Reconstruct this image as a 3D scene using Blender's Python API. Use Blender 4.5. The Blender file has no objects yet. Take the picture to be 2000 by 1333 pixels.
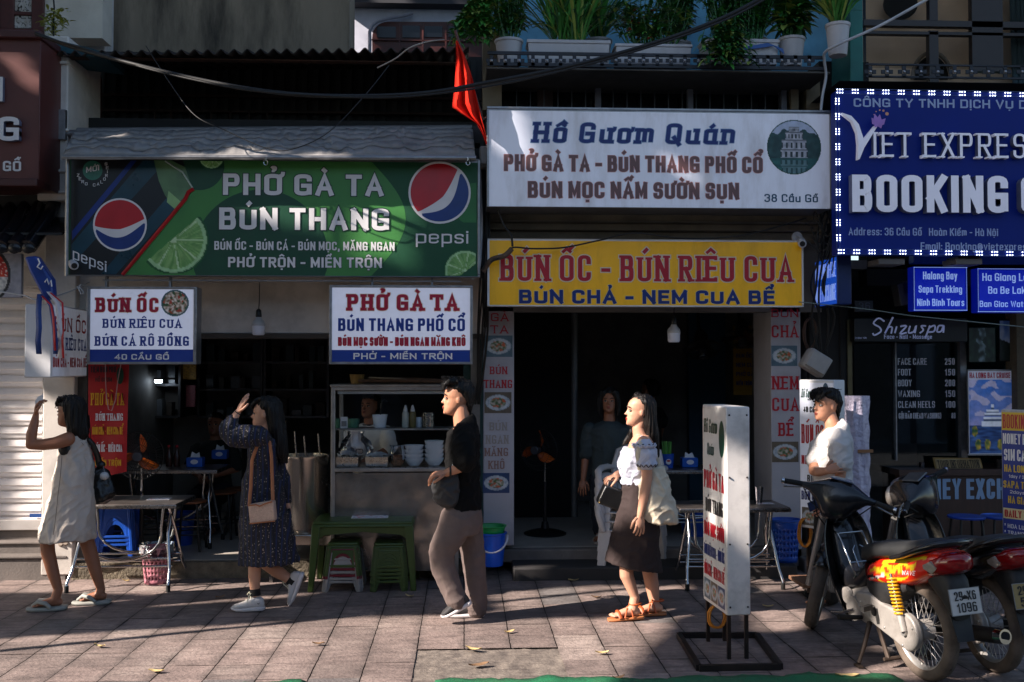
import bpy,bmesh,math,random
from mathutils import Vector,Matrix,noise,Euler
from math import sin,cos,pi,radians,sqrt
random.seed(7)
SC=bpy.context.scene
COL=SC.collection
# ------------------------------------------------------------------ camera
CAMZ=1.78
cd=bpy.data.cameras.new('camera'); cam=bpy.data.objects.new('camera',cd); COL.objects.link(cam)
cam.location=(0,0,CAMZ)
cam.rotation_euler=(radians(90)+math.atan(54/2000),0,-math.atan(95/2000))
cd.sensor_width=36; cd.lens=36; cd.clip_end=400; cd.clip_start=0.05
SC.camera=cam
# ------------------------------------------------------------------ sky, sun, exposure
EL=radians(34); AZ=radians(21) # light travels right (+x) and into the shops (+y)
L=Vector((cos(EL)*cos(AZ),cos(EL)*sin(AZ),-sin(EL)))
w=bpy.data.worlds.new('World'); SC.world=w; w.use_nodes=True
nt=w.node_tree; sky=nt.nodes.new('ShaderNodeTexSky'); sky.sky_type='NISHITA'; sky.sun_disc=False
sky.sun_elevation=EL; sky.sun_rotation=math.atan2(-L.x,-L.y)
bg=nt.nodes['Background']; nt.links.new(sky.outputs[0],bg.inputs[0]); bg.inputs[1].default_value=0.08
sd=bpy.data.lights.new('sun','SUN'); sd.energy=5.0; sd.angle=radians(0.5); sd.color=(1,.89,.80)
so=bpy.data.objects.new('sun',sd); COL.objects.link(so); so.rotation_euler=L.to_track_quat('-Z','Y').to_euler(); so.location=(-20,-8,16)
SC.view_settings.view_transform='Standard'; SC.view_settings.look='None'; SC.view_settings.gamma=1
SC.view_settings.exposure=1.38
# ------------------------------------------------------------------ pixel <-> world (photo is 2000 x 1333)
RM=cam.rotation_euler.to_matrix()
def P(px,py,Y):
 d=RM@Vector(((px-1000)/2000,(666.5-py)/2000,-1)); t=Y/d.y
 return Vector((d.x*t,Y,CAMZ+d.z*t))
def G(px,py,z=0.0):
 d=RM@Vector(((px-1000)/2000,(666.5-py)/2000,-1)); t=(z-CAMZ)/d.z
 return Vector((d.x*t,d.y*t,z))
def lin(c):
 return tuple(((x/255)/12.92 if x/255<=.04045 else((x/255+.055)/1.055)**2.4)for x in c)
 # ------------------------------------------------------------------ materials
MATS={}
def M(name,c=(200,200,200),rough=.6,metal=0,var=.12,scale=6,bump=0,bscale=60,dirt=0,dcol=(40,34,28),dscale=2.2,emit=0,ecol=None,stretch=None,spec=.5,coat=0,trans=0,alpha=1,sheen=0):
 if name in MATS:return MATS[name]
 m=bpy.data.materials.new(name); m.use_nodes=True; n=m.node_tree.nodes; k=m.node_tree.links
 b=n['Principled BSDF']; rgb=lin(c)
 b.inputs['Roughness'].default_value=rough; b.inputs['Metallic'].default_value=metal
 b.inputs['Specular IOR Level'].default_value=spec
 b.inputs['Coat Weight'].default_value=coat
 b.inputs['Transmission Weight'].default_value=trans
 b.inputs['Alpha'].default_value=alpha
 b.inputs['Sheen Weight'].default_value=sheen
 tc=n.new('ShaderNodeTexCoord'); mp=n.new('ShaderNodeMapping'); k.new(tc.outputs['Object'],mp.inputs[0])
 if stretch:mp.inputs['Scale'].default_value=stretch
 nz=n.new('ShaderNodeTexNoise'); nz.inputs['Scale'].default_value=scale; nz.inputs['Detail'].default_value=6
 k.new(mp.outputs[0],nz.inputs['Vector'])
 mx=n.new('ShaderNodeMix'); mx.data_type='RGBA'
 mr=n.new('ShaderNodeMapRange'); mr.inputs[1].default_value=.3; mr.inputs[2].default_value=.7
 k.new(nz.outputs['Fac'],mr.inputs[0]); k.new(mr.outputs[0],mx.inputs['Factor'])
 mx.inputs['A'].default_value=tuple(x*(1-var)for x in rgb)+(1,)
 mx.inputs['B'].default_value=tuple(min(1,x*(1+var))for x in rgb)+(1,)
 out=mx.outputs['Result']
 if dirt:
  n2=n.new('ShaderNodeTexNoise'); n2.inputs['Scale'].default_value=dscale; n2.inputs['Detail'].default_value=9; n2.inputs['Roughness'].default_value=.68
  k.new(mp.outputs[0],n2.inputs['Vector'])
  m2=n.new('ShaderNodeMapRange'); m2.inputs[1].default_value=.47; m2.inputs[2].default_value=.72; m2.inputs[4].default_value=dirt
  k.new(n2.outputs['Fac'],m2.inputs[0])
  mx2=n.new('ShaderNodeMix'); mx2.data_type='RGBA'; k.new(m2.outputs[0],mx2.inputs['Factor']); k.new(out,mx2.inputs['A'])
  mx2.inputs['B'].default_value=lin(dcol)+(1,); out=mx2.outputs['Result']
 k.new(out,b.inputs['Base Color'])
 # roughness varies a little everywhere
 mr3=n.new('ShaderNodeMapRange'); mr3.inputs[3].default_value=max(.02,rough-.08); mr3.inputs[4].default_value=min(1,rough+.08)
 k.new(nz.outputs['Fac'],mr3.inputs[0]); k.new(mr3.outputs[0],b.inputs['Roughness'])
 if bump:
  n4=n.new('ShaderNodeTexNoise'); n4.inputs['Scale'].default_value=bscale; n4.inputs['Detail'].default_value=5
  k.new(mp.outputs[0],n4.inputs['Vector'])
  bp=n.new('ShaderNodeBump'); bp.inputs['Strength'].default_value=min(1,bump); bp.inputs['Distance'].default_value=.01*max(1,bump)
  k.new(n4.outputs['Fac'],bp.inputs['Height']); k.new(bp.outputs[0],b.inputs['Normal'])
 if emit:
  b.inputs['Emission Strength'].default_value=emit
  if ecol:b.inputs['Emission Color'].default_value=lin(ecol)+(1,)
  else:k.new(out,b.inputs['Emission Color'])
 MATS[name]=m
 return m
def VC(name,rough=.5,metal=0,emit=0,bump=0,bscale=60,coat=0,stain=0): # colour printed per vertex (print, decals, tile colours)
 if name in MATS:return MATS[name]
 m=bpy.data.materials.new(name); m.use_nodes=True; n=m.node_tree.nodes; k=m.node_tree.links; b=n['Principled BSDF']
 a=n.new('ShaderNodeAttribute'); a.attribute_name='Col'
 tc=n.new('ShaderNodeTexCoord'); nz=n.new('ShaderNodeTexNoise'); nz.inputs['Scale'].default_value=22; nz.inputs['Detail'].default_value=8
 k.new(tc.outputs['Object'],nz.inputs['Vector'])
 mr=n.new('ShaderNodeMapRange'); mr.inputs[1].default_value=.25; mr.inputs[2].default_value=.75; mr.inputs[3].default_value=.8; mr.inputs[4].default_value=1.15
 k.new(nz.outputs['Fac'],mr.inputs[0])
 mx=n.new('ShaderNodeMix'); mx.data_type='RGBA'; mx.blend_type='MULTIPLY'; mx.inputs['Factor'].default_value=1
 k.new(a.outputs['Color'],mx.inputs['A']); k.new(mr.outputs[0],mx.inputs['B']); res=mx.outputs['Result']
 if stain:
  mq=n.new('ShaderNodeMapping'); mq.inputs['Scale'].default_value=(.35,1.5,1); k.new(tc.outputs['Object'],mq.inputs[0])
  for sc,lo,hi,amt in((1.1,.42,.72,.45),(7,.5,.75,.4),(45,.62,.72,.4),(13,.5,.68,.55),(34,.54,.7,.5)):
   q=n.new('ShaderNodeTexNoise'); q.inputs['Scale'].default_value=sc; q.inputs['Detail'].default_value=10; q.inputs['Roughness'].default_value=.7; k.new(mq.outputs[0]if sc in(13,34)else tc.outputs['Object'],q.inputs['Vector'])
   r_=n.new('ShaderNodeMapRange'); r_.inputs[1].default_value=lo; r_.inputs[2].default_value=hi; r_.inputs[4].default_value=amt*stain; k.new(q.outputs['Fac'],r_.inputs[0])
   m_=n.new('ShaderNodeMix'); m_.data_type='RGBA'; k.new(r_.outputs[0],m_.inputs['Factor']); k.new(res,m_.inputs['A']); m_.inputs['B'].default_value=lin((58,50,48))+(1,); res=m_.outputs['Result']
 k.new(res,b.inputs['Base Color'])
 b.inputs['Roughness'].default_value=rough; b.inputs['Metallic'].default_value=metal; b.inputs['Coat Weight'].default_value=coat
 if emit:k.new(mx.outputs['Result'],b.inputs['Emission Color']); b.inputs['Emission Strength'].default_value=emit
 if bump:
  n4=n.new('ShaderNodeTexNoise'); n4.inputs['Scale'].default_value=bscale; n4.inputs['Detail'].default_value=8; k.new(tc.outputs['Object'],n4.inputs['Vector'])
  bp=n.new('ShaderNodeBump'); bp.inputs['Strength'].default_value=bump; bp.inputs['Distance'].default_value=.01
  k.new(n4.outputs['Fac'],bp.inputs['Height']); k.new(bp.outputs[0],b.inputs['Normal'])
 MATS[name]=m
 return m
 # ------------------------------------------------------------------ mesh builder
def frame_of(d):
 d=d.normalized(); up=Vector((0,0,1))if abs(d.z)<.95 else Vector((0,1,0))
 a=d.cross(up).normalized(); return a,d.cross(a).normalized()*-1
class MB:
 def __init__(s):s.v=[]; s.f=[]; s.m=[]; s.mats=[]; s.seg=[]
 def mi(s,m):
  if m not in s.mats:s.mats.append(m)
  return s.mats.index(m)
 def add(s,vs,fs,m=None):
  o=len(s.v); s.v+=[Vector(v)for v in vs]; i=s.mi(m)
  for f in fs:s.f.append([o+x for x in f]); s.m.append(i)
  return o
 def poly(s,pts,m=None):s.add(pts,[list(range(len(pts)))],m)
 def box(s,x0,x1,y0,y1,z0,z1,m=None):
  v=[(x,y,z)for z in(z0,z1)for y in(y0,y1)for x in(x0,x1)]
  s.add(v,[(0,2,3,1),(4,5,7,6),(0,1,5,4),(2,6,7,3),(0,4,6,2),(1,3,7,5)],m)
 def pbox(s,px0,py0,px1,py1,Y0,Y1,m=None): # front face is a pixel rectangle at depth Y0
  a=P(px0,py0,Y0); b=P(px1,py1,Y0); s.box(min(a.x,b.x),max(a.x,b.x),Y0,Y1,min(a.z,b.z),max(a.z,b.z),m)
 def obox(s,c,ax,ay,az,m=None): # oriented box: centre and three half-vectors
  c=Vector(c); ax=Vector(ax); ay=Vector(ay); az=Vector(az)
  v=[c+ax*i+ay*j+az*k for k in(-1,1)for j in(-1,1)for i in(-1,1)]
  s.add(v,[(0,2,3,1),(4,5,7,6),(0,1,5,4),(2,6,7,3),(0,4,6,2),(1,3,7,5)],m)
 def bar(s,a,b,w,h=None,m=None):
  a=Vector(a); b=Vector(b); d=b-a; u,v=frame_of(d); h=h or w
  s.obox((a+b)/2,d/2,u*w/2,v*h/2,m)
 def loft(s,rings,m=None,cap=True,closed=False):
  n=len(rings[0]); vs=[p for r in rings for p in r]; fs=[]
  K=len(rings)
  for i in range(K if closed else K-1):
   a=i*n; b=((i+1)%K)*n
   for j in range(n):fs.append((a+j,a+(j+1)%n,b+(j+1)%n,b+j))
  if cap and not closed:fs.append(list(range(n))[::-1]); fs.append([(K-1)*n+j for j in range(n)])
  s.add(vs,fs,m)
 def tube(s,pts,r,n=8,m=None,closed=False,cap=True,flat=1.0):
  pts=[Vector(p)for p in pts]; K=len(pts); rs=r if isinstance(r,(list,tuple))else[r]*K
  rings=[]; pu=None
  for i in range(K):
   if closed:d=pts[(i+1)%K]-pts[i-1]
   else:d=pts[min(i+1,K-1)]-pts[max(i-1,0)]
   if d.length<1e-9:d=Vector((0,0,1))
   d.normalize()
   if pu is None:u,_=frame_of(d)
   else:u=(pu-d*pu.dot(d)); u=u.normalized()if u.length>1e-6 else frame_of(d)[0]
   pu=u; v=d.cross(u)
   rings.append([pts[i]+(u*cos(2*pi*j/n)*flat+v*sin(2*pi*j/n))*rs[i]for j in range(n)])
  s.loft(rings,m,cap,closed)
 def lathe(s,prof,c=(0,0,0),axis='z',n=24,m=None,cap=True):
  c=Vector(c); rings=[]
  for r,h in prof:
   ring=[]
   for j in range(n):
    a=2*pi*j/n; x,y=r*cos(a),r*sin(a)
    ring.append(c+(Vector((x,y,h))if axis=='z' else Vector((x,h,y))if axis=='y' else Vector((h,x,y))))
   rings.append(ring)
  s.loft(rings,m,cap)
 def ell(s,c,r,n=14,k=9,m=None,rot=None):
  c=Vector(c); rings=[]
  for i in range(k+1):
   t=-pi/2+pi*i/k; t=max(-pi/2+.12,min(pi/2-.12,t))
   ring=[]
   for j in range(n):
    p=Vector((r[0]*cos(t)*cos(2*pi*j/n),r[1]*cos(t)*sin(2*pi*j/n),r[2]*sin(t)))
    ring.append(c+(rot@p if rot else p))
   rings.append(ring)
  s.loft(rings,m)
 def prism(s,pts,dvec,m=None): # polygon (3-D points) pushed along dvec
  d=Vector(dvec); a=[Vector(p)for p in pts]; s.loft([a,[p+d for p in a]],m)
 def build(s,name,parent=None,mats=None,bevel=0,smooth=40,segs=2,col=None,**kw):
  if name=='lettering' and len(s.seg)>1: # every line of writing is a part of its own
   cuts=[0]+s.seg[:-1]+[len(s.f)]; o=None
   for a,b in zip(cuts,cuts[1:]):
    q=MB(); ids=sorted({i for f in s.f[a:b]for i in f}); mp={v:k for k,v in enumerate(ids)}
    if not ids:continue
    q.v=[s.v[i]for i in ids]; q.f=[[mp[i]for i in f]for f in s.f[a:b]]; ms=s.m[a:b]; us=sorted(set(ms)); q.mats=[s.mats[i]for i in us]; q.m=[us.index(i)for i in ms]
    o=q.build('lettering',parent)
   return o
  off=Vector((0,0,0)); q=parent
  while q:off+=q.location; q=q.parent
  me=bpy.data.meshes.new(name); me.from_pydata([v-off for v in s.v],[],s.f)
  ms=mats if isinstance(mats,list)else[mats]if mats else s.mats
  for m in ms:
   if m:me.materials.append(m)
  if mats is None or isinstance(mats,list):me.polygons.foreach_set('material_index',s.m)
  bm=bmesh.new(); bm.from_mesh(me); bmesh.ops.recalc_face_normals(bm,faces=bm.faces); bm.to_mesh(me); bm.free()
  if smooth:
   me.polygons.foreach_set('use_smooth',[True]*len(me.polygons)); me.set_sharp_from_angle(angle=radians(smooth))
  o=bpy.data.objects.new(name,me); COL.objects.link(o)
  if col:
   at=me.color_attributes.new('Col','FLOAT_COLOR','POINT')
   for i,v in enumerate(s.v):at.data[i].color=tuple(col(v))+(1,)
  if parent:o.parent=parent
  if bevel:
   b=o.modifiers.new('bevel','BEVEL'); b.width=bevel; b.segments=segs; b.limit_method='ANGLE'; b.angle_limit=radians(40)
  return o
def tag(o,label,cat,group=None,kind=None):
 o['label']=label; o['category']=cat
 if group:o['group']=group
 if kind:o['kind']=kind
 return o
def T(name,label,cat,loc=(0,0,0),group=None):
 o=bpy.data.objects.new(name,None); COL.objects.link(o); o.location=loc; o.empty_display_size=.1
 return tag(o,label,cat,group)
def dup(o,loc=None,rot=None,label=None,parent=None):
 c=o.copy(); COL.objects.link(c)
 if parent:c.parent=parent
 for ch in list(o.children):dup(ch,parent=c)
 if loc is not None:c.location=loc
 if rot is not None:c.rotation_euler=rot
 if label:c['label']=label
 return c
def structure(o):o['kind']='structure'; return o
# ------------------------------------------------------------------ lettering (a stroke font with Vietnamese marks)
import unicodedata
def _g(s):
 """'l x y x y ...; k ...; o ...' : polyline, rounded polyline, rounded closed loop"""
 out=[]
 for part in s.split(';'):
  t=part.split(); q=[float(x)for x in t[1:]]; out.append((t[0],list(zip(q[::2],q[1::2]))))
 return out
_O='o 0 .3 0 .7 0 1 1 1 1 .7 1 .3 1 0 0 0'
_P='l 0 0 0 1;k 0 1 .55 1 1 1 1 .5 .55 .5 0 .5'
_x=.7
GL={'A':(.95,'l 0 0 .5 1 1 0;l .18 .3 .82 .3'),'B':(.85,'l 0 0 0 1;k 0 1 .55 1 .94 1 .94 .53 .55 .53 0 .53;k 0 .53 .6 .53 1 .53 1 0 .55 0 0 0'),'C':(.84,'k 1 .68 1 1 0 1 0 .65 0 .35 0 0 1 0 1 .32'),
'D':(.88,'l 0 0 0 1;k 0 1 .4 1 1 1 1 .65 1 .35 1 0 .4 0 0 0'),'E':(.72,'l 0 0 0 1;l 0 1 1 1;l 0 .52 .9 .52;l 0 0 1 0'),'F':(.7,'l 0 0 0 1;l 0 1 1 1;l 0 .52 .9 .52'),'G':(.9,'k 1 .7 1 1 0 1 0 .65 0 .35 0 0 1 0 1 .4;l .55 .45 1 .45 1 .05'),
'H':(.88,'l 0 0 0 1;l 1 0 1 1;l 0 .5 1 .5'),'I':(0,'l .5 0 .5 1'),'J':(.6,'k 1 1 1 .3 1 0 0 0 0 .3'),'K':(.88,'l 0 0 0 1;l 0 .38 1 1;l .36 .6 1 0'),'L':(.68,'l 0 0 0 1;l 0 0 1 0'),'M':(1.1,'l 0 0 0 1;l 0 1 .5 .2 1 1;l 1 1 1 0'),
'N':(.9,'l 0 0 0 1;l 0 1 1 0;l 1 0 1 1'),'O':(.92,_O),'P':(.82,_P),'Q':(.92,_O+';l .6 .25 1.02 -.08'),'R':(.87,_P+';l .45 .5 1 0'),'S':(.8,'k 1 .7 1 1 0 1 0 .52 .5 .52 1 .52 1 0 0 0 0 .3'),'T':(.8,'l .5 0 .5 1;l 0 1 1 1'),
'U':(.88,'k 0 1 0 .3 0 0 1 0 1 .3 1 1'),'V':(.92,'l 0 1 .5 0 1 1'),'W':(1.3,'l 0 1 .26 0 .5 .9 .74 0 1 1'),'X':(.9,'l 0 0 1 1;l 0 1 1 0'),'Y':(.9,'l 0 1 .5 .45 1 1;l .5 .45 .5 0'),'Z':(.8,'l 0 1 1 1 0 0 1 0'),
'0':(.8,_O),'1':(.5,'l .1 .78 .7 1 .7 0'),'2':(.8,'k 0 .7 0 1 1 1 1 .55 .2 .2 0 0;l 0 0 1 0'),'3':(.8,'k 0 .74 0 1 1 1 1 .53 .4 .53;k .4 .53 1 .53 1 0 0 0 0 .26'),'4':(.85,'l .74 0 .74 1 0 .28 1 .28'),'5':(.8,'l .95 1 .08 1 .04 .52;k .04 .52 .3 .66 1 .66 1 0 0 0 0 .24'),
'6':(.8,'k 1 .82 .9 1 0 1 0 .6 0 .3;o 0 .1 0 .45 0 .58 1 .58 1 .45 1 .1 1 0 0 0'),'7':(.75,'l 0 1 1 1 .35 0'),'8':(.8,'o .06 .53 .06 1 .94 1 .94 .53;o 0 .53 1 .53 1 0 0 0'),'9':(.8,'k 0 .18 .1 0 1 0 1 .4 1 .7;o 0 .55 0 .9 0 1 1 1 1 .9 1 .55 1 .42 0 .42'),
'a':(.72,'o 0 .15 0 .55 0 .7 1 .7 1 .55 1 .15 1 0 0 0;l 1 0 1 .7'),'b':(.74,'o 0 .15 0 .55 0 .7 1 .7 1 .55 1 .15 1 0 0 0;l 0 0 0 1'),'c':(.66,'k 1 .48 1 .7 0 .7 0 .5 0 .2 0 0 1 0 1 .22'),'d':(.74,'o 0 .15 0 .55 0 .7 1 .7 1 .55 1 .15 1 0 0 0;l 1 0 1 1'),
'e':(.72,'k .02 .36 1 .36;k 1 .36 1 .7 0 .7 0 .5 0 .2 0 0 .9 0 1 .18'),'f':(.46,'k 1 1 .4 1 .4 .7 .4 0;l 0 .68 .95 .68'),'g':(.74,'o 0 .15 0 .55 0 .7 1 .7 1 .55 1 .15 1 0 0 0;k 1 .7 1 0 1 -.28 .1 -.28 .05 -.14'),'h':(.7,'l 0 0 0 1;k 0 .4 0 .7 1 .7 1 .5 1 0'),
'i':(0,'l .5 0 .5 .7;d .5 .93'),'j':(.3,'k .8 .7 .8 -.28 0 -.28;d .8 .93'),'k':(.7,'l 0 0 0 1;l 0 .28 .95 .7;l .35 .42 1 0'),'l':(0,'l .5 0 .5 1'),'m':(1.08,'l 0 0 0 .7;k 0 .4 0 .7 .5 .7 .5 .5 .5 0;k .5 .4 .5 .7 1 .7 1 .5 1 0'),'n':(.7,'l 0 0 0 .7;k 0 .4 0 .7 1 .7 1 .5 1 0'),
'o':(.74,'o 0 .15 0 .55 0 .7 1 .7 1 .55 1 .15 1 0 0 0'),'p':(.74,'o 0 .15 0 .55 0 .7 1 .7 1 .55 1 .15 1 0 0 0;l 0 .7 0 -.28'),'q':(.74,'o 0 .15 0 .55 0 .7 1 .7 1 .55 1 .15 1 0 0 0;l 1 .7 1 -.28'),'r':(.48,'l 0 0 0 .7;k 0 .35 0 .7 1 .7'),'s':(.64,'k 1 .52 1 .7 0 .7 0 .37 1 .35 1 0 0 0 0 .18'),
't':(.48,'k .4 .95 .4 .2 .4 0 1 0;l 0 .68 .95 .68'),'u':(.7,'k 0 .7 0 .2 0 0 1 0 1 .3 1 .7;l 1 .7 1 0'),'v':(.72,'l 0 .7 .5 0 1 .7'),'w':(1.05,'l 0 .7 .26 0 .5 .6 .74 0 1 .7'),'x':(.7,'l 0 0 1 .7;l 0 .7 1 0'),'y':(.74,'l 0 .7 .5 0;l 1 .7 .3 -.28'),'z':(.66,'l 0 .7 1 .7 0 0 1 0'),
'-':(.42,'l 0 .42 1 .42'),'.':(0,'d .5 .0'),',':(.1,'l .6 .06 .2 -.16'),':':(0,'d .5 .06;d .5 .6'),'(':(.3,'k 1 1.1 0 .9 0 .1 1 -.1'),')':(.3,'k 0 1.1 1 .9 1 .1 0 -.1'),'@':(1.1,'o 0 0 0 .9 1 .9 1 0;o .3 .25 .3 .65 .7 .65 .7 .25;l .7 .65 .72 .2 1 .3'),'*':(.3,'l 0 .6 1 1;l 0 1 1 .6'),'/':(.4,'l 0 0 1 1')}
GL={k:(w,_g(d))for k,(w,d)in GL.items()}
def _chaikin(p,closed,it=2):
 for _ in range(it):
  q=[]; n=len(p)
  for i in range(n if closed else n-1):
   a,b=p[i],p[(i+1)%n]; q+=[(a[0]*.75+b[0]*.25,a[1]*.75+b[1]*.25),(a[0]*.25+b[0]*.75,a[1]*.25+b[1]*.75)]
  if not closed:q=[p[0]]+q[1:-1]+[p[-1]]
  p=q
 return p
def _ribbon(p,closed,wv,wh):
 n=len(p); L_,R_=[],[]
 for i in range(n):
  a=p[i-1]if(closed or i)else p[i]; b=p[(i+1)%n]if(closed or i<n-1)else p[i]; c=p[i]
  d1=(c[0]-a[0],c[1]-a[1]); d2=(b[0]-c[0],b[1]-c[1])
  def nrm(d):
   l=sqrt(d[0]**2+d[1]**2); return(d[0]/l,d[1]/l)if l>1e-9 else None
  u1,u2=nrm(d1),nrm(d2); u1=u1 or u2; u2=u2 or u1
  n1=(-u1[1],u1[0]); n2=(-u2[1],u2[0]); m=(n1[0]+n2[0],n1[1]+n2[1]); l=sqrt(m[0]**2+m[1]**2)
  if l<.3:m=n1; k=1
  else:m=(m[0]/l,m[1]/l); k=min(2.2,1/max(.3,m[0]*n1[0]+m[1]*n1[1]))
  ox,oy=m[0]*k*wv/2,m[1]*k*wh/2
  L_.append((c[0]+ox,c[1]+oy)); R_.append((c[0]-ox,c[1]-oy))
 return L_,R_
def layout(s,W,H,wt,serif,slab,contrast=.82,space=.34):
 """strokes of one line: list of (kind, points, stroke width, stroke height); W, H in any unit"""
 items=[]; tot=0; fixed=0; sw=wt*H
 s=unicodedata.normalize('NFD',s.replace('Đ','\u0110').replace('đ','\u0111'))
 cl=[]
 for ch in s:
  if unicodedata.combining(ch):cl[-1][1].append(ch)
  else:cl.append([ch,[]])
 for ch,mk in cl:
  if ch==' ':tot+=.62; continue
  g=GL['D' if ch=='\u0110' else 'd' if ch=='\u0111' else ch]
  tot+=g[0]+space*.55; fixed+=sw*(1+(.18 if not serif else.1))+(serif*H*1.6 if serif else 0)
 lim=(.42 if not serif else.44)*W
 if serif:serif=min(serif,.06); sw*=.86
 e0=serif
 if fixed>lim:sw*=lim/fixed; serif*=lim/fixed; fixed=lim
 k=(W-fixed)/max(.1,tot)
 x=0; out=[]; sv,sh=sw,sw*contrast; e=serif*H
 for ch,mk in cl:
  if ch==' ':x+=.62*k; continue
  w0,st=GL['D' if ch=='\u0110' else 'd' if ch=='\u0111' else ch]
  adv=w0*k; x+=e*.8; ox=x+sv/2; low=ch.islower()
  def tr(p):return(ox+p[0]*adv if w0 else ox,sh/2+p[1]*(H-sh)if p[1]>0 else sh/2+p[1]*H)
  for kd,pts in st:
   if kd=='d':c=tr(pts[0]); out.append(('p',[(c[0]-sv*.55,c[1]-sh*.6),(c[0]+sv*.55,c[1]-sh*.6),(c[0]+sv*.55,c[1]+sh*.6),(c[0]-sv*.55,c[1]+sh*.6)])); continue
   q=[tr(p)for p in pts]
   if kd=='k':q=_chaikin(q,False)
   if kd=='o':q=_chaikin(q,True)
   if kd=='l': # stems reach the full height, not the centre line
    def ex(a,b):
     dx,dy=a[0]-b[0],a[1]-b[1]; l=sqrt(dx*dx+dy*dy)or 1
     if abs(dy)>abs(dx)*.3:f=(sh/2)/(abs(dy)/l); return(a[0]+dx/l*min(f,sv),a[1]+dy/l*min(f,sv))
     return(a[0]+dx/l*sv/2,a[1])
    q2=list(q); q2[0]=ex(q[0],q[1]); q2[-1]=ex(q[-1],q[-2]); q=q2
   out.append(('r',q,kd=='o',sv,sh))
   if serif and kd in 'lk':
    for a,b,o in((q[0],q[1],pts[0]),(q[-1],q[-2],pts[-1])):
     vert=abs(a[1]-b[1])>abs(a[0]-b[0])*1.2
     if vert and kd=='l' or(ch=='U' and kd=='k'):
      if abs(o[1])<.01:out.append(('p',[(a[0]-sv/2-e,0),(a[0]+sv/2+e,0),(a[0]+sv/2+e,slab*H),(a[0]-sv/2-e,slab*H)]))
      elif o[1]>.99 or(low and abs(o[1]-.7)<.01):t=a[1]; r_=e if not low else 0; out.append(('p',[(a[0]-sv/2-e,t-slab*H),(a[0]+sv/2+r_,t-slab*H),(a[0]+sv/2+r_,t),(a[0]-sv/2-e,t)]))
     elif kd=='l' and o[1]in(0,1)and ch in 'ETLFZ':
      hh=slab*H*1.9; sg=1 if o[1]==0 else-1; y0=0 if o[1]==0 else H; out.append(('p',[(a[0]-sv*.55,y0),(a[0]+sv*.1,y0),(a[0]+sv*.1,y0+sg*hh),(a[0]-sv*.55,y0+sg*hh)]))
  if ch in '\u0110\u0111':out.append(('r',[(ox-sv*1.1,.52*H),(ox+adv*.5,.52*H)],False,sv,sh*.8))
  cx=ox+adv/2; top=(.7*H if low else H); mw=max(sv*.95,min(.26*H,adv*.42)); ms=min(sh*.62,.12*H); hat=False; y=top+.10*H
  if '\u0302' in mk or '\u0306' in mk:
   hat=True; hy=.15*H
   if '\u0302' in mk:out.append(('r',[(cx-mw,y),(cx,y+hy),(cx+mw,y)],False,ms*1.3,ms*1.3))
   else:out.append(('r',_chaikin([(cx-mw,y+hy),(cx-mw*.6,y),(cx+mw*.6,y),(cx+mw,y+hy)],False),False,ms*1.2,ms*1.2))
  for c in mk:
   bx,by=(cx+mw*.75,y+.10*H)if hat else(cx,y)
   if c=='\u0301':out.append(('r',[(bx-.04*H,by),(bx+.12*H,by+.17*H)],False,ms*1.6,ms*1.6))
   if c=='\u0300':out.append(('r',[(bx+.08*H,by),(bx-.1*H,by+.17*H)],False,ms*1.6,ms*1.6))
   if c=='\u0309':out.append(('r',_chaikin([(bx-.08*H,by+.16*H),(bx-.02*H,by+.22*H),(bx+.11*H,by+.2*H),(bx+.1*H,by+.1*H),(bx,by+.07*H),(bx,by-.02*H)],False),False,ms*1.2,ms*1.2))
   if c=='\u0303':out.append(('r',_chaikin([(bx-.16*H,by+(.06*H if not hat else.12*H)),(bx-.07*H,by+.18*H),(bx+.06*H,by+.06*H),(bx+.16*H,by+.18*H)],False),False,ms*1.2,ms*1.2))
   if c=='\u0323':out.append(('p',[(cx-sv*.45,-.1*H-sh*.8),(cx+sv*.45,-.1*H-sh*.8),(cx+sv*.45,-.1*H),(cx-sv*.45,-.1*H)]))
   if c=='\u031b':rx=ox+adv; out.append(('r',_chaikin([(rx-sv*.1,top-.12*H),(rx+.10*H+sv*.2,top-.06*H),(rx+.10*H+sv*.25,top+.1*H)],False),False,ms*1.5,ms*1.5))
  x+=adv+sv+e*.8+space*.55*k+.18*sv*(0 if serif else 1); last=space*.55*k+.18*sv*(0 if serif else 1)
 f=W/max(.01,x-last)
 return[tuple([(p[0]*f,p[1])for p in q]if isinstance(q,list)else q for q in it)for it in out]
class Panel: # a flat board: origin, width and height vectors, outward normal
 def __init__(s,O,U,V,N,rect=(0,0,1,1)):s.O,s.U,s.V,s.N,s.r=O,U,V,N.normalized(),rect
 def pt(s,px,py,d=0):
  x0,y0,x1,y1=s.r; return s.O+s.U*((px-x0)/(x1-x0))+s.V*((y1-py)/(y1-y0))+s.N*d
def front(x0,y0,x1,y1,Y):
 a=P(x0,y1,Y); b=P(x1,y1,Y); c=P(x0,y0,Y)
 return Panel(a,Vector((b.x-a.x,0,0)),Vector((0,0,c.z-a.z)),Vector((0,-1,0)),(x0,y0,x1,y1))
def quadpanel(bl,br,tl,N,rect):return Panel(bl,br-bl,tl-bl,N,rect)
_zc=[0]
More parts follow.
